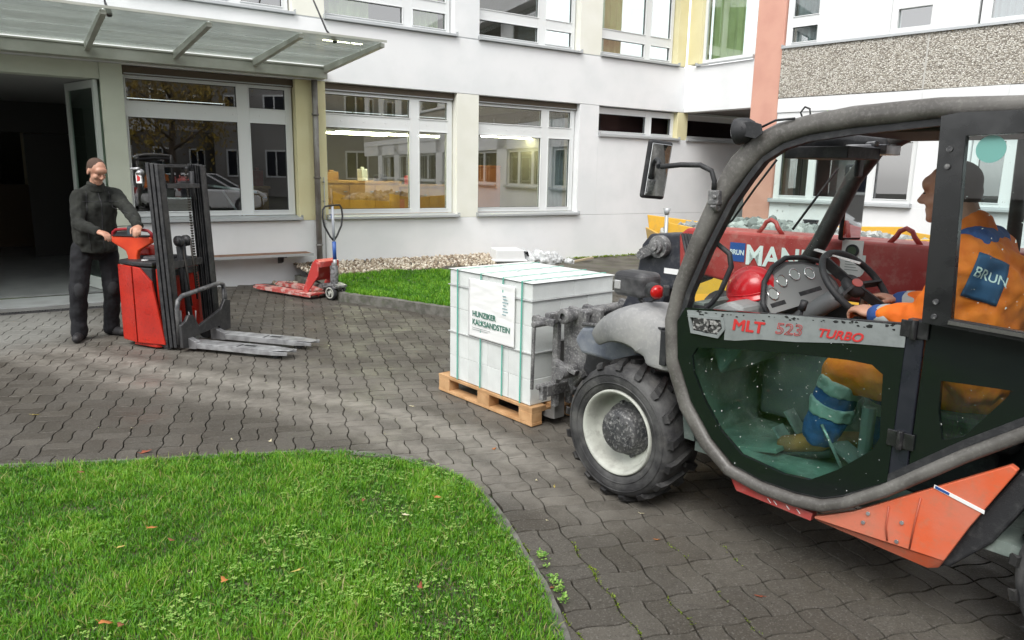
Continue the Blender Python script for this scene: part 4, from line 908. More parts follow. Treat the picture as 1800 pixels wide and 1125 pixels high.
def tyre_wheel(parent, x, y, z, s, rim_m=RIM, rad=.385, wid=.30):
    """s=+1: outer face towards +y"""
    prof = [(.232, -.035), (.245, -.008), (.262, -.004), (.30, .004), (.335, -.004), (.352, -.022), (.360, -.045), (.363, -wid/2), (.360, -wid+.045), (.352, -wid+.022), (.335, -wid+.004), (.30, -wid), (.25, -wid+.008), (.232, -wid+.035)]
    c = (x, y, z); T = MB().lathe([(r_*rad/.385, h*s) for r_, h in prof], c, (0, 1, 0), 72, closed=True)
    T.lathe([(.318*rad/.385, s*.0005+s*.002), (.320*rad/.385, s*.007), (.323*rad/.385, s*.002)], c, (0, 1, 0), 72); T.lathe([(.272*rad/.385, -s*.001), (.274*rad/.385, s*.005), (.277*rad/.385, -s*.001)], c, (0, 1, 0), 72)
    ty = T.build('tyre', RUBBER, parent)
    L_ = MB(); nl = 17; k = rad/.385
    for i in range(nl*2):
        a = 2*PI*i/(nl*2); side = i % 2
        y0_, y1_ = (-.012, -.165) if side == 0 else (-wid+.012, -wid+.165)
        def P(yy, aa, rr): return (x+math.sin(aa)*rr*k, y+yy*s, z+math.cos(aa)*rr*k)
        lead = .20; pts = []
        segs_ = 4; w_ = .052
        for q in range(segs_+1):
            t = q/segs_; yy = y0_+(y1_-y0_)*t; aa = a+lead*t*s; rt = .386-(.010 if t == 0 else 0); 
            for (da, rr) in ((-w_, .352), (-w_*.8, rt), (w_*.8, rt), (w_, .352)): pts.append(P(yy, aa+da*(1.25-.45*t), rr))
        fs = [(0, 1, 2, 3), (segs_*4+3, segs_*4+2, segs_*4+1, segs_*4)]
        for q in range(segs_):
            for e in range(4): fs.append((q*4+e, (q+1)*4+e, (q+1)*4+(e+1) % 4, q*4+(e+1) % 4))
        L_.add(pts, fs)
        # shoulder end of the lug runs down the sidewall
        L_.add([P(y0_, a-w_*1.2, .386-.010), P(y0_, a+w_*1.2, .376), P(y0_+(.014 if side == 0 else -.014)*1, a+w_*.9, .352), P(y0_+(.014 if side == 0 else -.014), a-w_*.9, .352), P(y0_, a-w_*1.2, .345), P(y0_, a+w_*1.2, .345)], [(0, 1, 2, 3), (3, 2, 5, 4), (0, 3, 4), (1, 5, 2)])
    L_.build('tread_lugs', LUGR, ty)
    rp = [(.238, -.030), (.234, -.006), (.228, -.002), (.218, -.012), (.209, -.030), (.200, -.075), (.196, -.11), (.150, -.125), (.112, -.118), (.112, -.135), (.2, -.135), (.215, -.2), (.235, -.26), (.238, -wid+.03)]
    rm = MB().lathe([(r_*k, h*s) for r_, h in rp], c, (0, 1, 0), 64).build('rim', rim_m, parent)
    hb = MB().lathe([(.150, -.120), (.145, -.100), (.125, -.088), (.120, -.040), (.110, -.028), (.04, -.024), (.001, -.022)], (x, y, z), (0, s, 0), 40)
    for i in range(6):
        a = 2*PI*i/6+.3; hb.cyl((x+math.sin(a)*.147, y-s*.128, z+math.cos(a)*.147), (x+math.sin(a)*.147, y-s*.098, z+math.cos(a)*.147), .013, 6)
    for i in range(8):
        a = 2*PI*i/8; hb.cyl((x+math.sin(a)*.085, y-s*.03, z+math.cos(a)*.085), (x+math.sin(a)*.085, y-s*.018, z+math.cos(a)*.085), .008, 6)
    hb.build('hub', SPLASH, rm)
    MB().box((x-.03, y-s*.09, z-.012), (x+.03, y-s*.03, z+.012)).build('hub_lug', STEEL, rm).location = (.0, 0, 0)
    return ty
def wheel_part(x, y, s):
    w = bpy.data.objects.new('wheel', MB().cyl((x, y-s*.10, .385), (x, y-s*.28, .385), .09, 20).mesh('wheel')); w.data.materials.append(BLACKM); COL.objects.link(w); w.parent = th
    tyre_wheel(w, x, y, .385, s); return w
wheel_part(.025, .035, 1); wheel_part(-2.17, 0, 1); wheel_part(0, -1.62, -1); wheel_part(-2.17, -1.62, -1)

# chassis
ch = MB().box((-2.7, -1.22, .30), (.30, -.30, .435)).box((-2.7, -1.22, .436), (.30, -.84, .66)).box((-2.7, -1.22, .437), (-2.02, -.2, .9)).box((-.12, -1.3, .30), (.12, -.30, .46)).box((-2.29, -1.3, .30), (-2.05, -.30, .46))
ch.build('chassis', mat('dark_red_chassis', (.10, .014, .012), .6, dirt=(.12, .11, .1), dscale=8, damt=.6), th, .012)
MB().prism([(.28, .45), (.70, .42), (.76, .50), (.70, .70), (.50, .82), (.25, .80)], -1.10, -.50, 'y').build('front_frame', BLACKM, th, .015)
# blue grey front cowl under the mudguard
MB().prism([(.10, .80), (.26, .90), (.60, .83), (.66, .74), (.60, .66), (.22, .66)], -.62, -.30, 'y').build('front_cowl', mat('blue_grey_cowl', (.12, .14, .18), .5, col2=(.20, .22, .25), nscale=6, dirt=(.35, .35, .34), dscale=18, damt=.4), th, .025, 3)
MB().tube([(.60, -.31, .845), (.42, -.30, .87), (.30, -.30, .90)], .012, 8).build('cowl_pipe', DUSTMETAL, th)
# mudguard over the front wheel
mg = MB(); arc = [(.40, .845), (.34, .90), (.26, .965), (.17, 1.02), (.07, 1.055), (-.04, 1.065), (-.14, 1.045), (-.215, .99), (-.255, .91), (-.265, .83), (-.255, .76)]
sec = [(-.03, -.075), (-.018, -.03), (-.045, -.002), (-.12, .012), (-.22, .018), (-.32, .012), (-.40, -.01), (-.43, -.05)]
vs = []; ns_ = len(sec)
for i, (x, z) in enumerate(arc):
    p = Vector((arc[max(i-1, 0)][0], arc[max(i-1, 0)][1])); q = Vector((arc[min(i+1, len(arc)-1)][0], arc[min(i+1, len(arc)-1)][1])); t = (q-p).normalized(); nrm = Vector((t.y, -t.x)); nrm = nrm if nrm.y > 0 or i > 8 else -nrm
    nrm = Vector((-t.y, t.x)) if Vector((-t.y, t.x)).dot(Vector((x, z-.385))) > 0 else Vector((t.y, -t.x))
    tp = min(1, .35+.25*i) if i < 3 else 1
    dr1 = .02+.16*min(1, i/6)
    for (yy, h) in sec:
        if yy == -.03: h = -.075-dr1*(1 if i < 9 else .5)
        elif yy == -.018: h = -.035-dr1*.45
        vs.append((x+nrm.x*h*1.0, -.22+(yy+.22)*tp, z+nrm.y*h*1.))
fs = [(i*ns_+k, (i+1)*ns_+k, (i+1)*ns_+k+1, i*ns_+k+1) for i in range(len(arc)-1) for k in range(ns_-1)]
mg.add(vs, fs, True); o = mg.build('mudguard', FENDER, th); s_ = o.modifiers.new('solid', 'SOLIDIFY'); s_.thickness = .012; s_.offset = -1; ss = o.modifiers.new('sub', 'SUBSURF'); ss.levels = 1; ss.render_levels = 1
# cab frame: two bent grey tubes, left one in view
outer = [(-2.25, 1.99), (-1.95, 2.025), (-1.627, 2.035), (-1.364, 2.043), (-1.061, 2.029), (-.878, 2.002), (-.756, 1.975), (-.642, 1.924), (-.551, 1.84), (-.461, 1.70), (-.357, 1.457), (-.276, 1.229), (-.241, 1.053), (-.265, .828), (-.36, .618), (-.49, .463), (-.635, .365), (-.82, .328), (-.997, .325), (-1.124, .345), (-1.217, .395), (-1.365, .502), (-1.622, .729), (-1.784, .859), (-2.15, 1.15)]
inner = [(-2.25, 1.925), (-1.95, 1.965), (-1.635, 1.976), (-1.373, 1.971), (-1.07, 1.947), (-.895, 1.925), (-.79, 1.895), (-.70, 1.84), (-.625, 1.762), (-.545, 1.645), (-.44, 1.425), (-.355, 1.215), (-.316, 1.055), (-.336, .865), (-.43, .665), (-.555, .515), (-.68, .42), (-.834, .394), (-.99, .394), (-1.11, .41), (-1.195, .452), (-1.345, .56), (-1.60, .785), (-1.765, .915), (-2.13, 1.21)]
def bar_frame(y, w_=.075, m=FRAMEGREY, name='cab_frame'):
    C = [((a[0]+b[0])/2, (a[1]+b[1])/2, math.hypot(a[0]-b[0], a[1]-b[1])/2*(.90 if a[1] < 1.75 else 1.06)) for a, b in zip(outer, inner)]
    P = [Vector((c[0], 0, c[1])) for c in C]; vs = []; K = 14
    for i in range(len(P)):
        t = (P[min(i+1, len(P)-1)]-P[max(i-1, 0)]).normalized(); nn = Vector((-t.z, 0, t.x)); r_ = C[i][2]
        for k in range(K):
            a = 2*PI*k/K; ca_, sa_ = math.cos(a), math.sin(a); e = 2.6; ca_ = math.copysign(abs(ca_)**(2/e), ca_); sa_ = math.copysign(abs(sa_)**(2/e), sa_)
            vs.append(P[i]+nn*ca_*r_+Vector((0, sa_*w_/2+y-w_/2, 0)))
    mb = MB(); mb.add(vs, [(i*K+k, i*K+(k+1) % K, (i+1)*K+(k+1) % K, (i+1)*K+k) for i in range(len(P)-1) for k in range(K)], True)
    return mb.build(name, m, th)
f1 = bar_frame(.035)
# black rubber seal inside the tube
inn2 = [(x-(.03 if x > -.7 else 0)*1, z+(0.028 if z < 1 else -.028)) for x, z in inner]
mb = MB(); 
for i in range(len(inner)-1): mb.beam((inner[i][0]*.5+inn2[i][0]*.5, -.01, (inner[i][1]+inn2[i][1])/2), (inner[i+1][0]*.5+inn2[i+1][0]*.5, -.01, (inner[i+1][1]+inn2[i+1][1])/2), .045, .026, (0, 0, 1) if abs(inner[i][0]-inner[i+1][0]) > abs(inner[i][1]-inner[i+1][1]) else (1, 0, 0))
mb.build('door_seal', BLACKM, f1)
# far side of the cab: slanted pillar, roof rail
YR = -.80
fp = MB().tube([(-.46, YR+.05, 1.12), (-.60, YR, 1.42), (-.74, YR, 1.75), (-.84, YR, 1.90), (-.98, YR, 1.97), (-1.4, YR, 2.0), (-2.2, YR, 1.98)], .043, 10).tube([(-1.45, YR, 1.98), (-1.47, YR, 1.1)], .03, 8)
fp.build('cab_frame', mat('dark_inner_cab_frame', (.03, .028, .027), .55, dirt=(.12, .11, .1), dscale=14, damt=.4), th)
# roof skin with headliner and front crossbeam
rf = MB(); xs_ = [-2.25, -1.95, -1.63, -1.36, -1.06, -.90]; zs_ = [1.985, 2.02, 2.03, 2.035, 2.02, 1.995]; vs = []; ny = 5
for x, z in zip(xs_, zs_):
    for j in range(ny+1): t = j/ny; vs.append((x-(.12*t if x > -1.0 else 0), -.02+(YR+.02)*t, z+.035*math.sin(PI*t)))
rf.add(vs, [(i*(ny+1)+j, i*(ny+1)+j+1, (i+1)*(ny+1)+j+1, (i+1)*(ny+1)+j) for i in range(len(xs_)-1) for j in range(ny)], True); o = rf.build('roof', FRAMEGREY, th); s_ = o.modifiers.new('solid', 'SOLIDIFY'); s_.thickness = .035; s_.offset = -1
MB().box((-2.2, YR, 1.93), (-1.0, -.06, 1.975)).build('headliner', mat('dark_brown_headliner', (.045, .038, .034), .8, dirt=(.12, .1, .09), dscale=5, damt=.3), th, .01)
fb = MB().tube([(-.66, -.02, 1.885), (-.80, -.40, 1.925), (-.88, YR, 1.915)], .035, 8).box((-1.0, -.45, 1.835), (-.72, -.13, 1.885)); fb.build('front_crossbeam', BLACKM, th, .004)
MB().box((-1.02, -.62, 1.86), (-.80, -.46, 1.905)).cyl((-1.0, -.40, 1.905), (-.84, -.66, 1.912), .012, 8).build('wiper_motor', STEEL, th, .006)
# windscreen between the pillars
ws = [(-.395, .0, 1.20), (-.565, .0, 1.62), (-.70, -.02, 1.86), (-.86, YR+.04, 1.90), (-.72, YR+.03, 1.70), (-.49, YR+.05, 1.16)]
wsm = MB().add([(ws[0]), (ws[1]), (ws[2]), (ws[3]), (ws[4]), (ws[5])], [(0, 1, 4, 5), (1, 2, 3, 4)]); o = wsm.build('windscreen', glass('windscreen_glass', (.88, .94, .92), 1.25, dirt=.03, boost=.4), th); s_ = o.modifiers.new('solid', 'SOLIDIFY'); s_.thickness = .005
MB().tube([(-.66, -.18, 1.83), (-.58, -.15, 1.70), (-.50, -.11, 1.55), (-.46, -.05, 1.50), (-.43, -.03, 1.49)], .005, 6).build('wiper_hose', BLACKM, th)
MB().tube([(-.74, -.62, 1.80), (-.60, -.5, 1.5)], .006, 6).build('wiper_arm', BLACKM, th)
# grab handle inside the pillar
MB().tube([(-.44, -.03, 1.42), (-.47, -.05, 1.44), (-.53, -.06, 1.40), (-.545, -.06, 1.34), (-.50, -.06, 1.22), (-.46, -.06, 1.16), (-.43, -.06, 1.13), (-.37, -.05, 1.125)], .013, 8).build('grab_handle', BLACKM, th)
# right side wall and window of the cab, rear
MB().box((-1.95, YR-.02, .45), (-.42, YR, 1.12)).box((-1.97, YR, .45), (-1.95, -.06, 1.15)).build('cab_side_wall', mat('dark_cab_interior', (.025, .027, .028), .7), th)
MB().box((-2.0, YR, .40), (-.42, -.06, .45)).prism([(-.36, .45), (-.30, .85), (-.36, 1.15), (-.42, 1.15), (-.36, .85), (-.42, .45)], YR, -.05, 'y').build('floor_pan', mat('dusty_cab_floor', (.10, .13, .12), .7, col2=(.17, .21, .19), nscale=7, dirt=(.35, .38, .36), dscale=12, damt=.5), th)
# lower door: black frame, tinted pane, silver band, latch, hinges
lowo = [(-.36, 1.128), (-.318, 1.055), (-.334, .875), (-.428, .675), (-.553, .525), (-.682, .428), (-.834, .400), (-.99, .400), (-1.11, .416), (-1.195, .458), (-1.36, .572), (-1.362, 1.21)]
lowi = [(-.415, .90), (-.44, .945), (-.56, .965), (-.70, .985), (-.94, 1.012), (-1.16, 1.03), (-1.25, 1.03), (-1.295, 1.0), (-1.312, .745), (-1.29, .685), (-1.16, .555), (-1.05, .475), (-.93, .462), (-.72, .488), (-.60, .575), (-.50, .70), (-.43, .82)]
dr_ = ring(lowo, lowi, -.006, .014, c=(-.95, .75)); door = dr_.build('door', mat('glossy_black_door', (.008, .012, .011), .12, rvar=.05), th)
pn = MB().prism(lowi, .001, .007, 'y').build('door_window', TINTLOW, door)
bn = MB().prism([(-.372, 1.118), (-.917, 1.176), (-1.362, 1.208), (-1.362, 1.122), (-1.15, 1.10), (-.93, 1.064), (-.76, 1.044), (-.64, 1.016), (-.585, 1.01), (-.585, 1.055), (-.57, 1.115), (-.38, 1.095)], .0145, .0185, 'y').build('silver_band', SILVER, door)
text('lettering', 'MLT', .070, REDINK, door, (-.622, .0205, 1.066), basis((-1, 0, .055), (0, 1, 0)), ext=.0008, shear=.12, xs=1.2, fat=.0022)
text('lettering', '523', .068, REDINK, door, (-.832, .0205, 1.085), basis((-1, 0, .075), (0, 1, 0)), outline=.0011, shear=.15, xs=1.22)
text('lettering', 'TURBO', .050, REDINK, door, (-1.02, .0205, 1.105), basis((-1, 0, .05), (0, 1, 0)), ext=.0008, shear=.3, xs=1.12, fat=.0014)
# flaked patches in the sticker
fl = MB()
for _ in range(46):
    x = -.42-random.random()*.9; z = 1.118+(-x-.372)*.093-abs(random.gauss(0, .012)); n = random.randint(5, 7); r_ = random.uniform(.002, .010)
    fl.prism([(x+r_*random.uniform(.5, 1.8)*math.cos(2*PI*k/n), z+r_*random.uniform(.4, .8)*math.sin(2*PI*k/n)) for k in range(n)], .0186, .0192, 'y')
fl.build('flaked_sticker', BLACK, door)['kind'] = 'stuff'
ring([(-.38, 1.10), (-.575, 1.114), (-.588, 1.06), (-.555, 1.012), (-.405, 1.012)], [(-.395, 1.088), (-.562, 1.10), (-.573, 1.063), (-.547, 1.026), (-.417, 1.026)], .010, .024).build('latch_frame', SILVER, door)
MB().box((-.562, .015, 1.03), (-.41, .017, 1.098)).box((-.50, .017, 1.035), (-.475, .03, 1.095)).box((-.55, .017, 1.07), (-.44, .024, 1.09)).build('latch', mat('mortar_crusted_latch', (.03, .03, .03), .7, col2=(.35, .35, .34), nscale=60, lo=.5, hi=.58), door)
# door top rail, inner
MB().beam((-.38, -.012, 1.118), (-1.36, -.012, 1.204), .03, .018).build('door_top_rail', BLACKM, door)
sk_ = MB(); rs = random.Random(5)
for _ in range(95):
    x = rs.uniform(-1.34, -.36); z = rs.uniform(.42, 1.10)
    if not inside((x, z), lowo): continue
    r_ = rs.choice((.0006, .0006, .0008, .0008, .001, .0022)) ; y0 = .0145 if not inside((x, z), lowi) else .0072; n = 5; el = rs.uniform(1, 2.2); an = rs.uniform(0, 3)
    sk_.prism([(x+r_*math.cos(2*PI*k/n), z+el*r_*math.sin(2*PI*k/n)) for k in range(n)], y0, y0+.0006, 'y')
o_sp = sk_.build('mortar_specks', PAPER, door); o_sp['kind'] = 'stuff'
# posts, hinges, rear quarter
MB().prism([(-1.36, .60), (-1.425, .65), (-1.425, 1.235), (-1.36, 1.235)], -.03, .012, 'y').build('door_post', mat('black_hinge_post', (.016, .018, .026), .35, rvar=.1), th, .004)
for z in (.72, 1.16): MB().cyl((-1.39, .022, z), (-1.39, .022, z+.075), .013, 10).box((-1.44, .012, z+.005), (-1.34, .02, z+.07)).build('hinge', BLACK, th, .002)
ow = ring([(-1.425, 1.235), (-1.405, 1.87), (-1.40, 1.975), (-1.46, 1.985), (-2.35, 1.985), (-2.35, 1.20)], [(-1.52, 1.262), (-1.492, 1.80), (-1.488, 1.905), (-2.27, 1.93), (-2.27, 1.235)], .025, .060, c=(-1.85, 1.6)).build('upper_door_window', mat('satin_black_frame', (.012, .013, .014), .28, rvar=.1), th, .006, 2)
MB().prism([(-1.51, 1.255), (-1.47, 1.91), (-2.28, 1.935), (-2.28, 1.23)], .036, .042, 'y').build('pane', TINT, ow)
MB().beam((-1.515, .066, 1.252), (-2.3, .066, 1.226), .006, .014).build('chrome_strip', CHROME, ow)
for x, z in ((-1.443, 1.86), (-1.443, 1.80), (-1.465, 1.32), (-1.465, 1.265)): MB().cyl((x, .058, z), (x, .068, z), .010, 8).build('bolt', SPLASH, ow)
MB().cyl((-1.565, .043, 1.86), (-1.565, .0445, 1.86), .046, 24).build('round_sticker', mat('pale_turquoise_sticker', (.16, .40, .36), .4), ow)
ring([(-1.43, .66), (-1.43, 1.228), (-2.35, 1.20), (-2.35, 1.30), (-2.14, 1.22), (-1.765, .92), (-1.60, .79)], [(-1.50, 1.02), (-1.73, 1.035), (-1.70, .985), (-1.60, .83), (-1.53, .795), (-1.505, .90)], -.02, .006, c=(-1.60, .93)).build('rear_quarter_panel', MATS['glossy_black_door'], th)
MB().prism([(-1.49, 1.03), (-1.74, 1.045), (-1.70, .98), (-1.60, .82), (-1.52, .785), (-1.495, .90)], -.012, -.006, 'y').build('rear_quarter_window', TINTLOW, th)
# coloured skirt panels
MB().prism([(-1.083, .303), (-1.080, .312), (-1.13, .335), (-1.24, .395), (-1.755, .765), (-1.778, .752), (-1.772, .735), (-1.655, .48), (-1.592, .322)], -.035, .0, 'y').add([(-1.083, 0, .303), (-1.592, 0, .322), (-1.572, -.028, .275), (-1.533, -.034, .252), (-1.087, -.03, .284), (-1.083, -.036, .303), (-1.592, -.036, .322)], [(0, 1, 2, 3, 4), (5, 4, 3, 2, 6), (0, 4, 5), (1, 6, 2)]).build('orange_side_panel', ORANGE, th, .004, 2)
MB().prism([(-1.19, .335), (-1.56, .285), (-1.66, .50), (-1.78, .74), (-1.86, .72), (-1.73, .44), (-1.60, .285), (-1.2, .30)], -.30, -.036, 'y').build('tank', BLACKM, th, .01)
fold = MB(); fold.tube([(-1.365, .505, ), ] if False else [(-1.375, .0035, .47), (-1.374, .0035, .38), (-1.385, .0035, .325)], .0035, 6).tube([(-1.485, .0035, .545), (-1.475, .0035, .42), (-1.47, .0035, .325)], .0035, 6); fold.build('panel_fold', mat('dark_orange_seam', (.40, .09, .05), .5), th)
for x, z in ((-1.30, .41), (-1.285, .365), (-1.42, .335), (-1.43, .42)): MB().cyl((x, -.001, z), (x, .006, z), .008, 8).build('bolt', STEEL, th)
st = MB().prism([(-1.525, .600), (-1.525, .614), (-1.70, .572), (-1.70, .558)], .0005, .003, 'y').build('white_sticker', PAPER, th); MB().prism([(-1.53, .6005), (-1.53, .611), (-1.58, .599), (-1.58, .589)], .003, .0038, 'y').build('blue_print', BLUEINK, st)
MB().prism([(-.665, .352), (-1.072, .322), (-1.066, .285), (-.70, .298)], -.05, .0, 'y').build('red_sill', REDM, th, .003)
sc = MB()
for x in (-.86, -.89, -.95, -1.0): sc.beam((x, .0012, .318), (x-.018, .0012, .302), .001, .0035)
sc.build('scratches', PAPER, th)
# boom with lifting eyes, lettering
yb = -.905
bm = MB().prism([(.34, 1.17), (.36, 1.39), (.30, 1.435), (-3.0, 1.45), (-3.0, 1.14), (-.2, 1.11)], -1.22, yb, 'y').build('boom', REDM, th, .018, 3)
for x in (-.235, -.965):
    MB().tube([(x+.075, -.95, 1.435), (x+.042, -.95, 1.475), (x+.03, -.95, 1.50), (x, -.95, 1.515), (x-.03, -.95, 1.50), (x-.042, -.95, 1.475), (x-.075, -.95, 1.435)], .013, 8).build('lifting_eye', REDM, bm)
text('lettering', 'MANITOU', .158, WHITEINK, bm, (-.115, yb+.0025, 1.255), TEXL, ext=.0008, bold=.004, xs=.95)
MB().box((-.112, yb+.0005, 1.262), (-.012, yb+.003, 1.372)).build('blue_sign', BLUEINK, bm); text('lettering', 'BRUN', .042, WHITEINK, bm, (-.014, yb+.004, 1.302), TEXL, ext=.0005, xs=.85, bold=.0008)
lb = MB().box((-.785, yb+.002, 1.255), (-.675, yb+.005, 1.44)).build('white_label', PAPER, bm)
MB().cyl((-.732, yb+.005, 1.385), (-.732, yb+.012, 1.385), .034, 24).build('dial', BLACKM, lb); MB().cyl((-.732, yb+.012, 1.385), (-.732, yb+.014, 1.385), .022, 20).build('dial_face', mat('dark_green_dial', (.05, .08, .04), .4), lb)
gl_ = MB()
for k in range(5): gl_.box((-.77+.01*(k % 2), yb+.0055, 1.34-.014*k), (-.70, yb+.0062, 1.343-.014*k))
gl_.build('print_lines', SILVER, lb)
# boom head with pivot, down to the carriage
MB().prism([(.26, 1.10), (.26, 1.40), (.60, 1.375), (.665, 1.30), (.70, 1.08), (.88, .72), (.98, .55), (.92, .42), (.74, .44), (.52, .78), (.44, 1.02)], -1.20, -.93, 'y').build('boom_head', mat('blue_black_boom_head', (.022, .025, .035), .45, dirt=(.14, .14, .14), dscale=12, damt=.5), th, .015, 2)
pv = MB().cyl((.50, -.935, 1.30), (.50, -.88, 1.30), .072, 24).cyl((.50, -.88, 1.30), (.50, -.85, 1.30), .045, 20).cyl((.50, -.85, 1.30), (.50, -.835, 1.30), .025, 12).beam((.50, -.89, 1.31), (.63, -.89, 1.24), .03, .07, (0, 0, 1)).cyl((.63, -.90, 1.235), (.63, -.87, 1.235), .03, 12).build('pivot_pin', DUSTMETAL, th, .003)
MB().box((.36, -.929, 1.13), (.47, -.926, 1.165)).build('white_plate', PAPER, th)
for k in range(4): MB().tube([(.30-.02*k, -.86, 1.40), (.22-.03*k, -.82, 1.25), (.16, -.80, 1.1), (.10+.02*k, -.75, .9)], .010, 6).build('hydraulic_hose', BLACKM, th)
# carriage and forks
cg = MB()
for y in (-.52, -.66, -1.05, -1.19): cg.box((1.00, y-.02, .17), (1.045, y+.02, .78))
cg.beam((1.02, -.42, .80), (1.02, -1.34, .80), .05, .07).beam((1.02, -.42, .30), (1.02, -1.34, .30), .05, .08)
cg.tube([(1.03, -.30, .77), (1.03, -1.46, .77)], .022, 10).tube([(1.04, -.36, .33), (1.04, -1.4, .33)], .02, 10)
cg.prism([(.80, .86), (.96, .88), (1.0, .78), (.99, .45), (.92, .30), (.78, .46), (.80, .66)], -.60, -.56, 'y').prism([(.80, .86), (.96, .88), (1.0, .78), (.99, .45), (.92, .30), (.78, .46), (.80, .66)], -.74, -.70, 'y').prism([(.80, .86), (.96, .88), (1.0, .78), (.99, .45), (.92, .30), (.78, .46)], -1.12, -1.08, 'y')
cg.build('carriage', DUSTMETAL, th, .006)
MB().lathe([(.022, 0), (.045, 0), (.052, .01), (.052, .05), (.040, .06), (.040, .10)][::1], (.90, -.44, .83), (0, -1, 0), 20).cyl((.90, -.50, .83), (.90, -1.2, .83), .03, 16).cyl((.905, -.46, .83), (.905, -.48, .83), .03, 12).build('tilt_pin', DUSTMETAL, th)
MB().tube([(1.09, -.37, .79), (1.10, -.37, .30)], .013, 8).cyl((1.08, -.36, .79), (1.08, -.40, .79), .03, 12).beam((1.09, -.38, .79), (.95, -.42, .78), .03, .045).box((1.00, -.42, .24), (1.04, -.38, .34)).build('side_stay', DUSTMETAL, th, .003)
jk = MB().beam((.78, -.47, .47), (.96, -.44, .52), .05, .03).beam((.80, -.47, .50), (.95, -.45, .40), .04, .03).cyl((.88, -.40, .455), (.88, -.55, .455), .045, 14).build('linkage', DUSTMETAL, th, .004)
for y in (-.60, -1.10): MB().prism([(1.052, .06), (1.052, .62), (1.09, .62), (1.09, .115), (1.14, .105), (2.20, .095), (2.20, .082), (1.10, .055)], y-.05, y+.05, 'y').build('fork', mat('grey_fork_steel', (.22, .22, .215), .5, metal=.3, dirt=(.35, .34, .33), dscale=8, damt=.5), th, .004)
# lamps on the front
hl = MB().box((.10, -.42, 1.075), (.325, -.24, 1.215)).build('headlight', mat('dusty_black_lamp', (.03, .03, .033), .5, col2=(.16, .16, .165), nscale=8, lo=.4, hi=.7), th, .035, 4)
ls = MB().lathe([(.0005, .012), (.03, .009), (.045, 0)], (.323, -.33, 1.145), (1, 0, 0), 20).build('lens', LENS, hl); MB().box((.255, -.2405, 1.115), (.30, -.232, 1.165)).build('side_reflector', LENS, hl, .006)
MB().tube([(.20, -.33, 1.08), (.16, -.33, 1.03), (.05, -.33, 1.02)], .012, 8).tube([(.18, -.30, 1.08), (.08, -.25, 1.055), (-.02, -.2, 1.10)], .008, 6).build('lamp_bracket', BLACKM, th)
tl = MB().cyl((-.02, -.16, 1.155), (-.085, -.12, 1.155), .042, 18).cyl((-.085, -.12, 1.155), (-.09, -.117, 1.155), .042, 18).build('marker_lamp', BLACKM, th, .004); MB().lathe([(.038, 0), (.036, .014), (.024, .024), (.0005, .028)], (-.088, -.118, 1.155), (-.87, .45, .1), 18).build('lens', LAMPRED, tl)
MB().beam((-.17, -.09, 1.17), (-.17, -.09, .985), .05, .03).beam((-.14, -.12, 1.175), (-.19, -.06, 1.175), .03, .05).beam((-.07, -.10, .985), (-.20, -.06, .985), .05, .012).box((-.23, -.11, .80), (-.19, -.03, .98)).build('lamp_post', BLACKM, th, .004)
# cab front work lamp on the roof corner
wl = MB().lathe([(.0005, -.075), (.035, -.07), (.052, -.045), (.058, 0), (.055, .012)], (-.585, .03, 1.945), (1, .12, -.12), 22).build('work_lamp', BLACKM, th); MB().lathe([(.053, .012), (.04, .02), (.0005, .024)], (-.585, .03, 1.945), (1, .12, -.12), 22).build('lens', LENS, wl)
MB().prism([(-.60, 1.975), (-.66, 1.985), (-.71, 1.97), (-.72, 1.93), (-.69, 1.91), (-.62, 1.925)], .06, .068, 'y').cyl((-.625, .055, 1.955), (-.625, .078, 1.955), .009, 8).build('lamp_bracket', BLACKM, th, .002)
MB().tube([(-.70, .04, 1.96), (-.76, .04, 1.985), (-.84, .03, 1.99)], .005, 6).build('lamp_cable', BLACKM, th)
# left mirror on its arm
mr = MB(); mc = Vector((-.225, .12, 1.775))
mo = bpy.data.objects.new('mirror', None)
mm = MB().box((-.006, -.068, -.135), (.022, .068, .135)).build('mirror', BLACKM, th, .022, 4); mm.location = mc; mm.rotation_euler = (R(4), R(-5), R(-15))
MB().box((-.0095, -.055, -.120), (-.0065, .055, .120)).build('mirror_glass', MIRROR, mm, .002)
MB().tube([(-.245, .12, 1.79), (-.33, .085, 1.80), (-.42, .06, 1.80), (-.475, .05, 1.775), (-.49, .045, 1.73), (-.49, .045, 1.69)], .012, 8).build('mirror_arm', BLACKM, th)
MB().box((-.525, .015, 1.625), (-.47, .06, 1.69)).cyl((-.50, .02, 1.60), (-.50, .05, 1.63), .02, 8).cyl((-.51, .06, 1.66), (-.51, .07, 1.66), .01, 6).build('mirror_mount', DUSTMETAL, th, .006)
# right mirror seen through the cab
m2 = MB().box((-.006, -.065, -.20), (.022, .065, .19)).build('mirror', BLACKM, th, .02, 4); m2.location = (-.70, -.93, 1.635); m2.rotation_euler = (0, 0, R(-27)); MB().box((-.0095, -.054, -.185), (-.0065, .054, .175)).build('mirror_glass', MIRROR, m2, .002)
MB().tube([(-.69, -.92, 1.74), (-.72, -.86, 1.83), (-.80, -.82, 1.88)], .010, 8).build('mirror_arm', BLACKM, th)
im = MB().box((-.012, -.03, -.05), (.012, .03, .05)).build('inner_mirror', BLACKM, th, .01, 2); im.location = (-.84, -.62, 1.81)
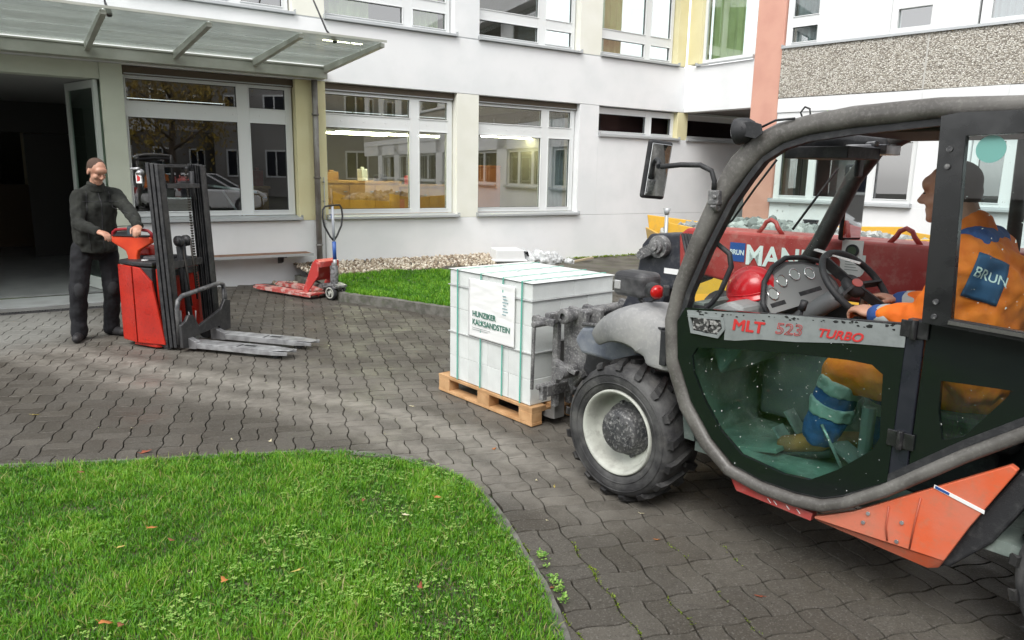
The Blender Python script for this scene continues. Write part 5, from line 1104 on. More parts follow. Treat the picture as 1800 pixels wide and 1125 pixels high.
# aerial loop seen behind the roof front
# ---- inside the cab: console, dash, wheel, seat
MB().prism([(-.40, 1.02), (-.42, 1.12), (-.52, 1.17), (-.60, 1.15), (-.62, .95), (-.50, .80)], -.78, -.10, 'y').build('dash_shelf', mat('dusty_shelf_plastic', (.20, .21, .21), .6, col2=(.3, .31, .31), nscale=6), th, .02, 2)
dn = Vector((-.80, .25, .55)).normalized(); dz = Vector((0, 0, 1)); du = Vector((0, -1, 0)); du = (du-dn*du.dot(dn)).normalized(); dv = dn.cross(du); dv = dv if dv.z > 0 else -dv
Dc = Vector((-.70, -.50, 1.16)); 
def dp_(u, v, w=0): return Dc+du*u+dv*v+dn*w
arch = [(-.27, -.02), (-.27, .03), (-.20, .13), (-.11, .19), (.0, .22), (.11, .20), (.22, .15), (.27, .05), (.27, -.02)]
hood = MB(); n_ = len(arch); hood.add([dp_(u, v, 0) for u, v in arch]+[dp_(u*1.0, v, -.16) for u, v in arch], [tuple(range(n_)), tuple(range(2*n_-1, n_-1, -1))]+[(i, n_+i, n_+(i+1) % n_, (i+1) % n_) for i in range(n_)]); hood.build('instrument_housing', DASH, th, .006)
hd2 = MB().tube([dp_(u*1.04, v+.012, .012) for u, v in arch[:-1]], .013, 8).build('housing_rim', BLACKM, th)
pnl = MB().add([dp_(u*.93, v*.9, .003) for u, v in arch]+[dp_(u*.93, v*.9, .0005) for u, v in arch], [tuple(range(n_)), tuple(range(2*n_-1, n_-1, -1))]+[(i, n_+i, n_+(i+1) % n_, (i+1) % n_) for i in range(n_)]).build('instrument_panel', DASHF, th)
for (u, v) in ((-.185, .075), (-.09, .125), (.01, .14), (.11, .125)):
    c = dp_(u, v, .003); MB().lathe([(.034, 0), (.034, .006), (.029, .007), (.028, .003)], c, dn, 20).build('gauge', CHROME, pnl); MB().cyl(c, c+dn*.003, .028, 18).beam(c+dn*.0035, c+dn*.0035+du*.012+dv*.012, .003, .001, dn).build('gauge', mat('gauge_face', (.35, .38, .37), .3), pnl)
for (u, v, w_) in ((-.18, .02, .05), (.06, .035, .08)): MB().add([dp_(u-w_, v-.01, .0035), dp_(u+w_, v-.01, .0035), dp_(u+w_, v+.012, .0035), dp_(u-w_, v+.012, .0035)], [(0, 1, 2, 3)]).build('warning_lights', BLACKM, pnl)
# papers on top of the dash
MB().box((-.93, -.62, 1.385), (-.72, -.44, 1.392), rot=(R(4), R(-14), R(20))).build('paper', PAPER, th)
MB().tube([(-.66, -.42, 1.02), (-.82, -.44, 1.16), (-.90, -.45, 1.22)], .045, 12).tube([(-.90, -.45, 1.22), (-.935, -.45, 1.255)], .035, 12).build('steering_column', DASH, th)
wn = Vector((-.70, .12, .68)).normalized(); wc_ = Vector((-.955, -.45, 1.275)); wu = Vector((0, 1, 0)); wu = (wu-wn*wu.dot(wn)).normalized(); wv = wn.cross(wu)
SWR = .185
sw = MB().tube([wc_+wu*math.cos(2*PI*k/40)*SWR+wv*math.sin(2*PI*k/40)*SWR for k in range(40)], .0155, 10, closed=True)
for a in (.2, 2.0, 3.0, 5.2): sw.beam(wc_-wn*.012, wc_+(wu*math.cos(a)+wv*math.sin(a))*(SWR-.005), .012, .045, wn)
sw.lathe([(.0005, .012), (.05, .008), (.062, -.004), (.055, -.03)], wc_, wn, 24); swo = sw.build('steering_wheel', BLACKM, th)
eb = MB(); ec = wc_+wn*.0125
eb.add([ec+wu*math.cos(2*PI*k/24)*.038+wv*math.sin(2*PI*k/24)*.022 for k in range(24)]+[ec+wn*.003+wu*math.cos(2*PI*k/24)*.038+wv*math.sin(2*PI*k/24)*.022 for k in range(24)], [tuple(range(24, 48))]+[(k, (k+1) % 24, 24+(k+1) % 24, 24+k) for k in range(24)]); eb.build('emblem', mat('red_emblem', (.45, .05, .03), .3), swo)
MB().tube([(-.80, -.25, 1.08), (-.815, -.25, 1.17)], .008, 8).cyl((-.81, -.25, 1.155), (-.82, -.25, 1.20), .017, 10).build('lever', BLACKM, th)
MB().tube([(-.92, -.62, .98), (-.93, -.62, 1.15)], .01, 8).cyl((-.93, -.62, 1.14), (-.935, -.62, 1.21), .02, 10).build('lever', BLACKM, th)
MB().box((-1.0, -.74, .5), (-.45, -.60, 1.0)).build('side_console', DASH, th, .02)
# seat
MB().box((-1.72, -.66, .72), (-1.22, -.20, .84)).build('seat', SEATM, th, .04, 3); MB().box((-1.80, -.64, .80), (-1.68, -.22, 1.38), rot=(0, R(-9), 0)).build('backrest', SEATM, th, .04, 3)
MB().box((-1.66, -.60, .45), (-1.28, -.26, .72)).build('seat_base', BLACKM, th, .01)
MB().beam((-.72, -.30, .56), (-.80, -.30, .47), .09, .012, (0, 1, 0) if False else (1, 0, 0)).beam((-.66, -.52, .58), (-.74, -.52, .48), .09, .012, (1, 0, 0)).tube([(-1.10, -.2, .47), (-1.02, -.2, .60), (-.98, -.2, .66)], .008, 6).build('pedal', STEEL, th)
MB().box((-.80, -.36, .452), (-.60, -.16, .475), rot=(0, R(12), 0)).build('foot_plate', mat('worn_foot_plate', (.22, .28, .25), .5, metal=.3), th, .004)
MB().cyl((-1.16, -.25, .55), (-1.16, -.25, .78), .03, 10).beam((-1.2, -.2, .52), (-1.02, -.3, .56), .10, .02).build('floor_lever', DASH, th, .003)

# hard hat lying on the dash shelf
hh = thing('hard_hat', 'red hard hat lying on the shelf behind the windscreen of the telehandler', 'hard hat', V_O+Matrix.Rotation(ANG_V, 3, 'Z')@Vector((-.50, -.36, 1.165)), ANG_V)
mb = MB(); vs = []; fs = []; NS, NR = 40, 14
for j in range(NR+1):
    t = j/NR*PI/2*1.02
    for k in range(NS):
        a = 2*PI*k/NS; rr = 1+.05*math.cos(a)**2; ridge = .006*math.exp(-((abs(math.sin(a))*math.sin(t))/.12)**2)+.004*math.exp(-((abs(math.sin(a))*math.sin(t)-.45)/.07)**2)
        vs.append(((.118*rr+ridge)*math.sin(t)*math.cos(a), (.098+ridge)*math.sin(t)*math.sin(a), .02+(.128+ridge*1.5)*math.cos(t)))
for k in range(NS):
    a = 2*PI*k/NS; e = .018+.022*max(0, math.cos(a))**2; vs.append(((.124+e)*math.cos(a), (.100+.018)*math.sin(a), .008))
for k in range(NS):
    a = 2*PI*k/NS; e = .018+.022*max(0, math.cos(a))**2; vs.append(((.122+e)*math.cos(a), (.099+.018)*math.sin(a), .0))
for j in range(NR+2):
    for k in range(NS): fs.append((j*NS+k, (j+1)*NS+k, (j+1)*NS+(k+1) % NS, j*NS+(k+1) % NS))
mb.add(vs, fs, True); shell = mb.build('shell', HELMET, hh); shell.rotation_euler = (R(-6), R(14), R(20))
MB().tube([(.117*math.cos(2*PI*k/36), .097*math.sin(2*PI*k/36), .032) for k in range(36)], .0035, 6, closed=True).build('rim_band', HELMET, shell)

from mathutils.bvhtree import BVHTree

MB().tube([(-.60, -.5, 1.98), (-.60, -.5, 2.03), (-.585, -.5, 2.06), (-.605, -.5, 2.085), (-.63, -.5, 2.075), (-.635, -.5, 2.05), (-.62, -.5, 2.02)], .005, 6).build('aerial_loop', BLACKM, th)

# ================================================================== PALLET AND BLOCK PACK
def vw(x, y, z=0): return V_O+Matrix.Rotation(ANG_V, 3, 'Z')@Vector((x, y, z))
PR = R(-1.5)
pal = thing('wooden_pallet', 'new pine euro pallet under the white block pack in front of the telehandler', 'pallet', vw(1.145, -.42, .006), ANG_V+PR)
PL, PW = 1.135, .86
for k, (y, w) in enumerate([(0, .135), (.18, .09), (.365, .135), (.59, .09), (.725, .135)]):
    box('deck_board', (0, -y-w, .116), (PL, -y, .137), WOOD, pal, .002)
for x in (0, .48, .99): box('cross_board', (x+.001, -PW+.002, .0945), (x+.144, -.002, .1155), WOOD, pal, .002)
for x in (0, .48, .99):
    for y, w in ((.001, .098), (.38, .14), (.761, .098)): box('pallet_block', (x+.002, -y-w, .0225), (x+.143, -y, .094), WOOD, pal, .003)
for y, w in ((.0, .1), (.38, .14), (.76, .1)): box('skid_board', (0, -y-w, .0), (PL, -y, .022), WOOD, pal, .002)
pk = thing('block_pack', 'shrink wrapped pack of white sand lime blocks with green straps and paper label', 'block pack', vw(1.185, -.435, .146), ANG_V+PR)
BL, BW, BH = .96, .815, .862
nx_, ny_ = 4, 3; zs_ = [0, .185, .375, .565, .745]; 
bsh = {}
for li in range(4):
    hgt = zs_[li+1]-zs_[li]-.002
    key = round(hgt, 3); bxl = BL/nx_-.0025; byl = BW/ny_-.0025
    if key not in bsh: bsh[key] = MB().box((0, -byl, 0), (bxl, 0, hgt)).mesh('block'); bsh[key].materials.append(STONEW)
    for i in range(nx_):
        for j in range(ny_):
            if 0 < i < nx_-1 and j == 1 and li < 3: continue
            o = bpy.data.objects.new('block', bsh[key]); COL.objects.link(o); o.parent = pk; o.location = (i*BL/nx_+.002+random.uniform(-.0015, .0015), -j*BW/ny_-.002+random.uniform(-.0015, .0015), zs_[li]+.002)
            b = o.modifiers.new('bevel', 'BEVEL'); b.width = .0022; b.segments = 1
for i in range(2):
    for j in range(2): box('top_block', (i*BL/2+.002, -(j+1)*BW/2+.002, .748), ((i+1)*BL/2-.002, -j*BW/2-.002, BH-.004), STONEW, pk, .005)
# wrap film with wrinkles, closed box slightly proud of the blocks
fm = bmesh.new(); bmesh.ops.create_grid(fm, x_segments=1, y_segments=1, size=.1); fm.free()
def film_face(o, u, v, n, nu, nv, amp):
    vs = []; o = Vector(o); u = Vector(u); v = Vector(v); n = Vector(n)
    for i in range(nu+1):
        for j in range(nv+1):
            a, b = i/nu, j/nv; edge = min(1, min(a, 1-a, b, 1-b)*12); p = o+u*a+v*b
            w = amp*(mnoise.noise(Vector((a*2.5+n.x*9, b*16, n.y*5)))+.6*mnoise.noise(Vector((a*9, b*34+n.z, 3)))+.45*mnoise.noise(Vector((a*30, b*5, 8))))*edge
            vs.append(p+n*(w+.0))
    F_ = [(i*(nv+1)+j, (i+1)*(nv+1)+j, (i+1)*(nv+1)+j+1, i*(nv+1)+j+1) for i in range(nu) for j in range(nv)]
    return vs, (F_ if u.cross(v).dot(n) > 0 else [tuple(reversed(f)) for f in F_])
e_ = .007; fmb = MB()
WRAP = glass('stretch_wrap_film', (.97, .985, .985), 1.38, rough=.16, dirt=0, boost=.9)
for args in [((-e_, e_, .0), (BL+2*e_, 0, 0), (0, 0, BH+e_), (0, 1, 0)), ((-e_, -BW-e_, .0), (0, BW+2*e_, 0), (0, 0, BH+e_), (-1, 0, 0)), ((BL+e_, e_, 0), (0, -BW-2*e_, 0), (0, 0, BH+e_), (1, 0, 0)), ((BL+e_, -BW-e_, 0), (-BL-2*e_, 0, 0), (0, 0, BH+e_), (0, -1, 0))]:
    vs, fs = film_face(*args, 46, 60, .0045); fmb.add(vs, fs, True)
fmb.build('stretch_film', WRAP, pk)
vs, fs = film_face((-e_-.004, e_+.004, BH+e_-.002), (BL+2*e_+.008, 0, 0), (0, -BW-2*e_-.008, 0), (0, 0, 1), 50, 50, .007); tm = MB().add(vs, fs, True)
# cover sheet folded over the top with a short skirt
for args in [((-e_-.004, e_+.004, BH+.004), (BL+2*e_+.008, 0, 0), (0, 0, -.055), (0, 1, 0)), ((-e_-.004, -BW-e_-.004, BH+.004), (0, BW+2*e_+.008, 0), (0, 0, -.055), (-1, 0, 0))]:
    pass
cov = tm.build('cover_sheet', mat('white_cover_film', (.80, .82, .82), .32, col2=(.74, .77, .76), nscale=10, bump=.25, bscale=25), pk)
for x, m_, w_ in ((.115, STRAP, .007), (.405, STRAP, .006), (.66, STRAP, .006), (.865, STRAP, .007)):
    x_ = BL-x; MB().tube([(x_, .0125, .0), (x_, .0125, BH*.5), (x_, .0125, BH+.004), (x_, .004, BH+.011), (x_, -BW*.5, BH+.0125), (x_, -BW-.004, BH+.011), (x_, -BW-.0125, BH), (x_, -BW-.0125, 0)], w_*.75, 6, flat=.3 if False else None).build('strap', m_, pk) if False else MB().box((x_-w_, .0110, -.0), (x_+w_, .0130, BH+.012)).box((x_-w_, -BW-.012, BH+.0115), (x_+w_, .0130, BH+.0135)).box((x_-w_, -BW-.013, 0), (x_+w_, -BW-.011, BH+.012)).build('strap', m_, pk)
# horizontal seams of the wrap (layer separation sheets)
for z in (.373, .743): MB().box((-.010, -BW-.010, z), (BL+.010, .0105, z+.005)).build('separation_sheet', mat('grey_separation_sheet', (.48, .49, .49), .8), pk)
# paper label
LX0, LX1, LZ0, LZ1 = .165, .70, .385, .825
vs, fs = film_face((LX0, .0150, LZ0), (LX1-LX0, 0, 0), (0, 0, LZ1-LZ0), (0, 1, 0), 20, 40, .0035)
lab = MB().add(vs, fs, True).build('label_sheet', PAPER, pk); s_ = lab.modifiers.new('solid', 'SOLIDIFY'); s_.thickness = .0012; s_.offset = -1
text('lettering', 'HUNZIKER', .060, GREENINK, lab, (LX1-.055, .0205, .545), TEXL, ext=.0005, xs=.95, bold=.0009)
text('lettering', 'KALKSANDSTEIN', .060, GREENINK, lab, (LX1-.055, .0205, .483), TEXL, ext=.0005, xs=.95, bold=.0009)
ml = MB()
for k in range(2): ml.box((LX1-.27+.03*k, .0195, .457-.014*k), (LX1-.055, .0205, .460-.014*k))
ml.build('small_print', SILVER, lab)
mk = MB()
for k in range(7): mk.box((LX0+.09-.012*(k % 3), .019, .74-.022*k), (LX0+.13-.008*(k % 2), .0205, .745-.022*k))
mk.build('handwriting', mat('blue_green_ink', (.15, .33, .36), .6), lab)
t4 = text('lettering', 'KALKSANDSTEIN', .05, mat('faint_green_print', (.42, .58, .56), .6), pk, (.85, -.30, BH+.019), Euler((0, 0, R(180))).to_matrix(), ext=.0005)

# ================================================================== ELECTRIC STACKER
S_O = Vector((-3.06, 7.156, 0)); ANG_S = R(-15.5)
st = thing('electric_stacker', 'red electric pallet stacker with black mast and tiller steered by the man at the entrance', 'stacker', S_O, ANG_S)
bodyp = [(-.30, -.325), (-.515, -.325), (-.76, -.235), (-.80, -.05), (-.80, .1), (-.76, .28), (-.52, .345), (-.30, .345)]
hull = MB().prism([(x*.985-.01, y*.97) for x, y in bodyp], .05, .79, 'z').build('chassis', BLACKM, st, .01)
MB().prism([(-.508, .055), (-.508, .80), (-.43, .79), (-.30, .66), (-.19, .055)], -.336, -.31, 'y').build('battery_cover', STRED, st, .006)
MB().prism([(-.522, -.336), (-.765, -.243), (-.758, -.22), (-.522, -.31)], .055, .80, 'z').build('side_cover', STRED, st, .006)
MB().prism([(-.79, -.20), (-.815, -.05), (-.815, .1), (-.79, .24), (-.775, .24), (-.79, .1), (-.79, -.05), (-.765, -.20)], .10, .74, 'z').build('rear_cover', STRED, st, .006)
MB().prism([(-.30, .36), (-.52, .36), (-.77, .29), (-.77, .26), (-.30, .30)], .055, .79, 'z').build('side_cover', STRED, st, .006)
MB().prism([(-.26, -.30), (-.30, -.33), (-.60, -.28), (-.60, -.20), (-.26, -.20)], .02, .05, 'z').build('skirt_foot', STRED, st, .004)
MB().prism([(-.30, -.31), (-.52, -.315), (-.765, -.225), (-.79, .0), (-.765, .25), (-.52, .33), (-.30, .33)], .80, .845, 'z').build('top_cover', BLACKM, st, .014, 3)
MB().box((-.50, -.20, .845), (-.34, .1, .885)).build('battery_lid', mat('dark_grey_lid', (.05, .05, .055), .5), st, .012, 3)
MB().cyl((-.47, -.20, .847), (-.47, -.20, .853), .035, 18).build('round_label', PAPER, st)
MB().box((-.78, .02, .86), (-.60, .26, .95)).build('folded_platform', STRED, st, .02, 3); MB().box((-.76, .04, .845), (-.62, .24, .86)).build('platform_pad', BLACKM, st)
# scuffs on the covers
sc = MB()
for _ in range(16):
    x = random.uniform(-.50, -.33); z = random.uniform(.12, .75); sc.beam((x, -.3345, z), (x+random.uniform(.01, .05), -.3345, z+random.uniform(-.006, .006)), .0008, random.uniform(.002, .006))
sc.build('scuff_marks', BLACKM, st)
# mast: nested channels leaning slightly back
mast = bpy.data.objects.new('mast', None)
ML = R(-2.4)
def lean(mb_):
    vs = []
    for v in mb_.v: z = v[2]; vs.append((v[0]+math.sin(ML)*z, v[1], z)); 
    mb_.v = vs; return mb_
def upright(sgn):
    m_ = MB(); y0, y1 = (.245, .365) if sgn > 0 else (-.325, -.205)
    for k, x in enumerate((-.205, -.160, -.115)):
        yy0, yy1 = (y0+.012*k, y1-.006*k) if sgn > 0 else (y0+.006*k, y1-.012*k)
        yo = yy0 if sgn < 0 else yy1-.02; yi = yy0
        m_.box((x, yo, .03), (x+.039, yo+.02, 1.775-.006*k)); m_.box((x, yy0, .03), (x+.008, yy1, 1.774-.006*k)); m_.box((x+.031, yy0, .03), (x+.039, yy1, 1.773-.006*k))
    return lean(m_).build('mast_upright', DKSTEEL, st, .004)
u1, u2 = upright(-1), upright(1)
for lo_, hi_ in (((-.21, -.23, 1.735), (-.16, .23, 1.765)), ((-.10, -.22, 1.54), (-.07, .23, 1.585)), ((-.16, -.21, .78), (-.12, .23, .85)), ((-.22, -.23, .70), (-.18, .23, .76))): lean(MB().box(lo_, hi_)).build('mast_crossbar', DKSTEEL, st, .004)
lean(MB().cyl((-.16, .0, .08), (-.16, .0, 1.03), .032, 14).cyl((-.15, -.07, .5), (-.15, -.07, .98), .018, 10)).build('lift_cylinder', BLACKM, st)
pl_ = MB()
for y in (-.045, .055): pl_.lathe([(.0005, -.014), (.055, -.014), (.050, -.006), (.050, .006), (.055, .014), (.0005, .014)], (-.155, y, 1.03), (0, 1, 0), 20)
lean(pl_).build('chain_pulley', DKSTEEL, st)
chn = MB()
for k in range(48):
    z = .50+k*.0255; chn.box((-.135, .115, z), (-.118, .128, z+.019)) ; chn.box((-.128, .10, z+.010), (-.124, .142, z+.016))
chn.tube([(-.155, .055-.06, 1.05), (-.10, -.045, .7), (-.08, -.045, .4)], .010, 6).tube([(-.10, .055, 1.05), (-.09, .055, .45)], .010, 6); lean(chn).build('lift_chain', mat('greased_chain', (.05, .045, .04), .4, metal=.7), st)
lean(MB().tube([(-.10, .17, 1.70), (-.10, .15, 1.55), (-.10, .17, 1.42)], .022, 8).tube([(-.20, .17, 1.74), (-.14, .17, 1.72)], .02, 8)).build('hose_guide', BLACKM, st)
lean(MB().box((-.345, -.30, 1.585), (-.285, -.285, 1.68))).build('safety_sticker', PAPER, st); lean(MB().prism([(-.335, 1.60), (-.30, 1.61), (-.295, 1.64), (-.33, 1.665)], -.3015, -.3005, 'y')).build('red_print', REDINK, st)
lean(MB().cyl((-.30, -.29, 1.72), (-.40, -.29, 1.715), .012, 8).cyl((-.31, -.30, 1.66), (-.31, -.26, 1.70), .03, 10)).build('mast_bolt', STEEL, st)
MB().box((-.29, -.28, .10), (-.27, .28, .78)).build('mast_back_panel', STRED, st, .004); MB().tube([(-.20, -.05, .16), (-.15, -.03, .30), (-.19, .0, .42)], .006, 6).tube([(-.2, .12, .2), (-.16, .08, .32)], .006, 6).build('hose', PAPER, st)
# carriage plate, guard, forks
MB().prism([(-.365, .05), (-.20, .02), (-.19, .13), (.19, .16), (.20, .10), (.36, .10), (.375, .40), (.29, .42), (.22, .33), (-.12, .22), (-.19, .34), (-.26, .35), (-.30, .30), (-.365, .27)], -.0, .035, 'x').build('carriage', DKSTEEL, st, .006)
gd = MB().tube([(-.02, -.345, .08), (-.02, -.345, .42), (-.02, -.325, .50), (-.02, -.27, .535), (-.02, .0, .56), (-.02, .28, .585), (-.02, .345, .56), (-.02, .365, .48), (-.02, .365, .30)], .022, 10).tube([(-.02, -.31, .10), (-.02, -.31, .40)], .014, 8).tube([(-.02, .335, .30), (-.02, .335, .52)], .012, 8)
gd.build('load_guard', mat('worn_grey_guard', (.07, .072, .078), .45, metal=.3, col2=(.20, .20, .2), nscale=14), st)
for y in (-.20, .22):
    fk = MB().prism([(.0, y-.085), (.86, y-.085), (.98, y-.07), (1.10, y-.04), (1.115, y), (1.10, y+.04), (.98, y+.07), (.86, y+.085), (.0, y+.085)], .078, .088, 'z')
    fk.prism([(0, .035), (.90, .035), (1.10, .045), (1.105, .077), (.0, .077)], y-.084, y-.074, 'y').prism([(0, .035), (.90, .035), (1.10, .045), (1.105, .077), (.0, .077)], y+.074, y+.084, 'y').prism([(-.04, .03), (.12, .03), (.12, .10), (.05, .125), (-.04, .16)], y-.088, y-.02, 'y')
    f = fk.build('fork', STEEL, st, .003); MB().box((.60, y-.02, .0885), (.72, y+.03, .0895)).box((.55, y-.07, .0885), (.57, y+.03, .0895)).build('fork_slot', BLACKM, f)
    MB().cyl((.95, y-.05, .040), (.95, y+.05, .040), .036, 14).build('load_roller', BLACKM, st); MB().cyl((-.2, y*1.3-.04, .075), (-.2, y*1.3+.04, .075), .072, 16).build('wheel', BLACKM, st)
MB().cyl((-.6, -.04, .1), (-.6, .04, .1), .10, 18).build('wheel', BLACKM, st)
# tiller
tl = MB().prism([(-.195, 1.055), (-.185, 1.005), (-.12, .965), (-.06, .925), (-.045, .87), (-.04, .78), (.04, .78), (.045, .87), (.06, .925), (.12, .965), (.185, 1.005), (.195, 1.055), (.175, 1.065), (-.175, 1.065)], -.03, .03, 'y').build('tiller', STORANGE, st, .012, 3)
tl.scale = (1.12, 1, 1); tl.location = (-.665, -.13, 0); tl.rotation_euler = (R(0), 0, R(8))
MB().prism([(-.17, 1.066), (-.03, 1.066), (-.04, 1.12), (-.13, 1.11)], -.012, .012, 'y').prism([(-.17, 1.066), (.17, 1.066), (.165, 1.078), (-.165, 1.078)], -.04, .04, 'y').build('grip_base', BLACKM, tl, .004)
MB().tube([(-.185, 0, 1.05), (-.18, 0, 1.10), (-.15, 0, 1.125), (-.06, 0, 1.135), (.06, 0, 1.135), (.15, 0, 1.125), (.18, 0, 1.10), (.185, 0, 1.05)], .015, 10).build('grip', mat('red_black_grip', (.30, .012, .02), .5), tl)
MB().box((-.035, -.03, 1.07), (.035, .035, 1.165)).build('control_head', mat('grey_control_head', (.05, .07, .085), .5), tl, .015, 3)

# ================================================================== HAND PALLET TRUCK
HP_O = Vector((-2.42, 9.93, 0)); ANG_H = R(146)
hp = thing('hand_pallet_truck', 'worn red hand pallet truck with grey and blue handle parked beside the downpipe', 'pallet truck', HP_O, ANG_H)
PINKRED = mat('faded_worn_red', (.50, .085, .075), .6, col2=(.62, .42, .38), nscale=13, lo=.47, hi=.6, bump=.2)
for y in (-.195, .195):
    MB().prism([(.20, y-.08), (1.30, y-.08), (1.42, y-.05), (1.45, y), (1.42, y+.05), (1.30, y+.08), (.20, y+.08)], .075, .085, 'z').prism([(.2, .035), (1.3, .035), (1.42, .05), (1.42, .075), (.2, .075)], y-.08, y-.072, 'y').prism([(.2, .035), (1.3, .035), (1.42, .05), (1.42, .075), (.2, .075)], y+.072, y+.08, 'y').build('fork', PINKRED, hp, .003)
    MB().cyl((1.2, y-.035, .042), (1.2, y+.035, .042), .040, 14).build('load_roller', BLACKM, hp); MB().box((1.14, y-.035, .0855), (1.26, y+.035, .0865)).build('roller_slot', BLACKM, hp)
MB().prism([(.12, .50), (.20, .53), (.24, .50), (.46, .09), (.36, .08), (.14, .32)], -.185, -.165, 'y').prism([(.12, .50), (.20, .53), (.24, .50), (.46, .09), (.36, .08), (.14, .32)], .165, .185, 'y').prism([(.10, .52), (.21, .545), (.24, .50), (.36, .24), (.33, .23), (.20, .46), (.11, .44)], -.166, .166, 'y').box((.2, -.275, .055), (.42, .275, .078)).build('head_frame', mat('worn_red_frame', (.52, .05, .045), .5, col2=(.58, .22, .2), nscale=9, lo=.5, hi=.68), hp, .006)
MB().cyl((.02, 0, .17), (.02, 0, .46), .055, 16).cyl((.02, .0, .46), (.02, 0, .50), .035, 12).cyl((.06, -.06, .30), (.06, -.06, .44), .02, 10).prism([(-.12, .17), (.30, .16), (.30, .19), (.0, .23), (-.12, .20)], -.10, .10, 'y').build('pump', mat('dirty_grey_pump', (.26, .26, .27), .5, metal=.4, col2=(.09, .09, .09), nscale=22, lo=.45, hi=.6), hp, .004)
for y in (-.085, .085):
    w = MB().lathe([(.055, -.028), (.093, -.026), (.099, -.015), (.099, .015), (.093, .026), (.055, .028)], (0, y, .099), (0, 1, 0), 28, closed=True).build('wheel', BLACKM, hp)
    sp_ = MB().lathe([(.078, -.029), (.078, .029), (.058, .029), (.058, -.029)], (0, y, .099), (0, 1, 0), 24, closed=True)
    for k in range(5): a = 2*PI*k/5; sp_.beam((0, y, .099), (math.sin(a)*.07, y, .099+math.cos(a)*.07), .026, .022, (0, 1, 0))
    sp_.cyl((0, y-.032, .099), (0, y+.032, .099), .022, 12).build('rim', RIM, w)
MB().tube([(.0, 0, .44), (.0, 0, .55)], .028, 12).build('handle_foot', STEEL, hp); MB().tube([(.0, 0, .55), (.005, 0, .79)], .026, 12).build('handle_sleeve', mat('blue_handle_paint', (.03, .10, .36), .4), hp)
MB().tube([(.005, 0, .79), (.02, 0, 1.26)], .018, 10).build('handle_shaft', mat('grey_handle_paint', (.42, .45, .5), .4), hp)
MB().tube([(.01, 0, .80), (.012, .06, .86), (.015, .15, 1.0), (.018, .175, 1.12), (.02, .165, 1.22), (.02, .13, 1.26), (.02, .0, 1.275), (.02, -.13, 1.275), (.02, -.165, 1.23), (.018, -.175, 1.12), (.015, -.15, 1.0), (.012, -.06, .86), (.01, 0, .80)], .0125, 8).build('handle_loop', BLACKM, hp)
MB().box((.018, -.016, 1.10), (.04, .016, 1.16)).build('blue_tag', BLUEINK, hp)

# ================================================================== PEOPLE
def hand_prims(mb, wrist, d, n, side, curl=(.5, .7, .5), s=1., thumb=None):
    """wrist, finger direction, palm normal (grip side), thumb side"""
    w = Vector(wrist); d = Vector(d).normalized(); n = Vector(n); n = (n-d*n.dot(d)).normalized(); sd_ = d.cross(n)*side
    m = Matrix((d, sd_, n)).transposed(); mb.ell(w+d*.048*s, (.052*s, .043*s, .019*s), m, 12, 8); mb.cap(w-d*.03*s, w+d*.02*s, .026*s, .026*s, 8)
    for k, (off, L_) in enumerate(((.030, .95), (.011, 1.05), (-.009, 1.0), (-.028, .80))):
        p = w+d*(.082-.004*abs(k-1))*s+sd_*off*s; dd = d.copy(); nn = n.copy()
        for q, (ln, r_) in enumerate(((.042, .0105), (.027, .0095), (.021, .0085))):
            a = curl[q]; dd2 = dd*math.cos(a)+nn*math.sin(a); nn = nn*math.cos(a)-dd*math.sin(a); dd = dd2
            e = p+dd*ln*L_*s; mb.cap(p, e, r_*s, (r_-.0008)*s, 8); p = e
    p = w+d*.022*s+sd_*.030*s; t1 = p+(d*.55+sd_*.62+n*.35).normalized()*.040*s; t2 = t1+(d*.8+sd_*.05+n*.55).normalized()*.030*s; t3 = t2+(d*.75-sd_*.2+n*.6).normalized()*.022*s
    mb.cap(p, t1, .0135*s, .0115*s, 8); mb.cap(t1, t2, .0112*s, .010*s, 8); mb.cap(t2, t3, .010*s, .0088*s, 8)
def head_prims(mb, c, f, up, s=1.):
    f = Vector(f).normalized(); up = Vector(up); up = (up-f*up.dot(f)).normalized(); l = up.cross(f); m = Matrix((f, l, up)).transposed(); c = Vector(c)
    def P(x, y, z): return c+m@Vector((x*s, y*s, z*s))
    def E(x, y, z, a, b, d): mb.ell(P(x, y, z), (a*s, b*s, d*s), m, 18, 12)
    E(-.012, 0, .032, .099, .077, .088); E(.028, 0, -.035, .063, .060, .078); E(.050, 0, -.075, .040, .044, .036); E(.070, 0, -.098, .022, .026, .018)
    E(.066, 0, .040, .036, .056, .036); E(.082, 0, .022, .014, .048, .010)
    for y in (-.036, .036): E(.055, y, -.028, .030, .024, .028); E(-.008, y*2.15, -.012, .018, .009, .033)
    mb.cap(P(.088, 0, .012), P(.112, 0, -.022), .0085*s, .012*s, 8); E(.106, 0, -.028, .013, .016, .010); E(.083, 0, -.060, .011, .020, .007); E(.081, 0, -.070, .011, .018, .007)
    for y in (-.010, .010): E(.100, y, -.032, .010, .008, .007)
    return P, m
def facebits(c, f, up, parent, hairm=HAIR, s=1., voff=Vector((0, 0, 0))):
    f = Vector(f).normalized(); up = Vector(up); up = (up-f*up.dot(f)).normalized(); l = up.cross(f); m = Matrix((f, l, up)).transposed(); c = Vector(c)-voff
    for y in (-.031, .031):
        MB().ell(c+m@Vector((.0865*s, y*s, .004*s)), (.0045*s, .0085*s, .0036*s), m, 12, 8).build('eye', mat('dark_eye', (.05, .035, .03), .25), parent)
    hb = MB().ell(c+m@Vector((-.019*s, 0, .0395*s)), (.0945*s, .0790*s, .0835*s), m, 22, 14).ell(c+m@Vector((-.048*s, 0, -.003*s)), (.064*s, .068*s, .066*s), m, 18, 12)
    h = blob('hair', hb, .006, hairm, parent, 3); return h

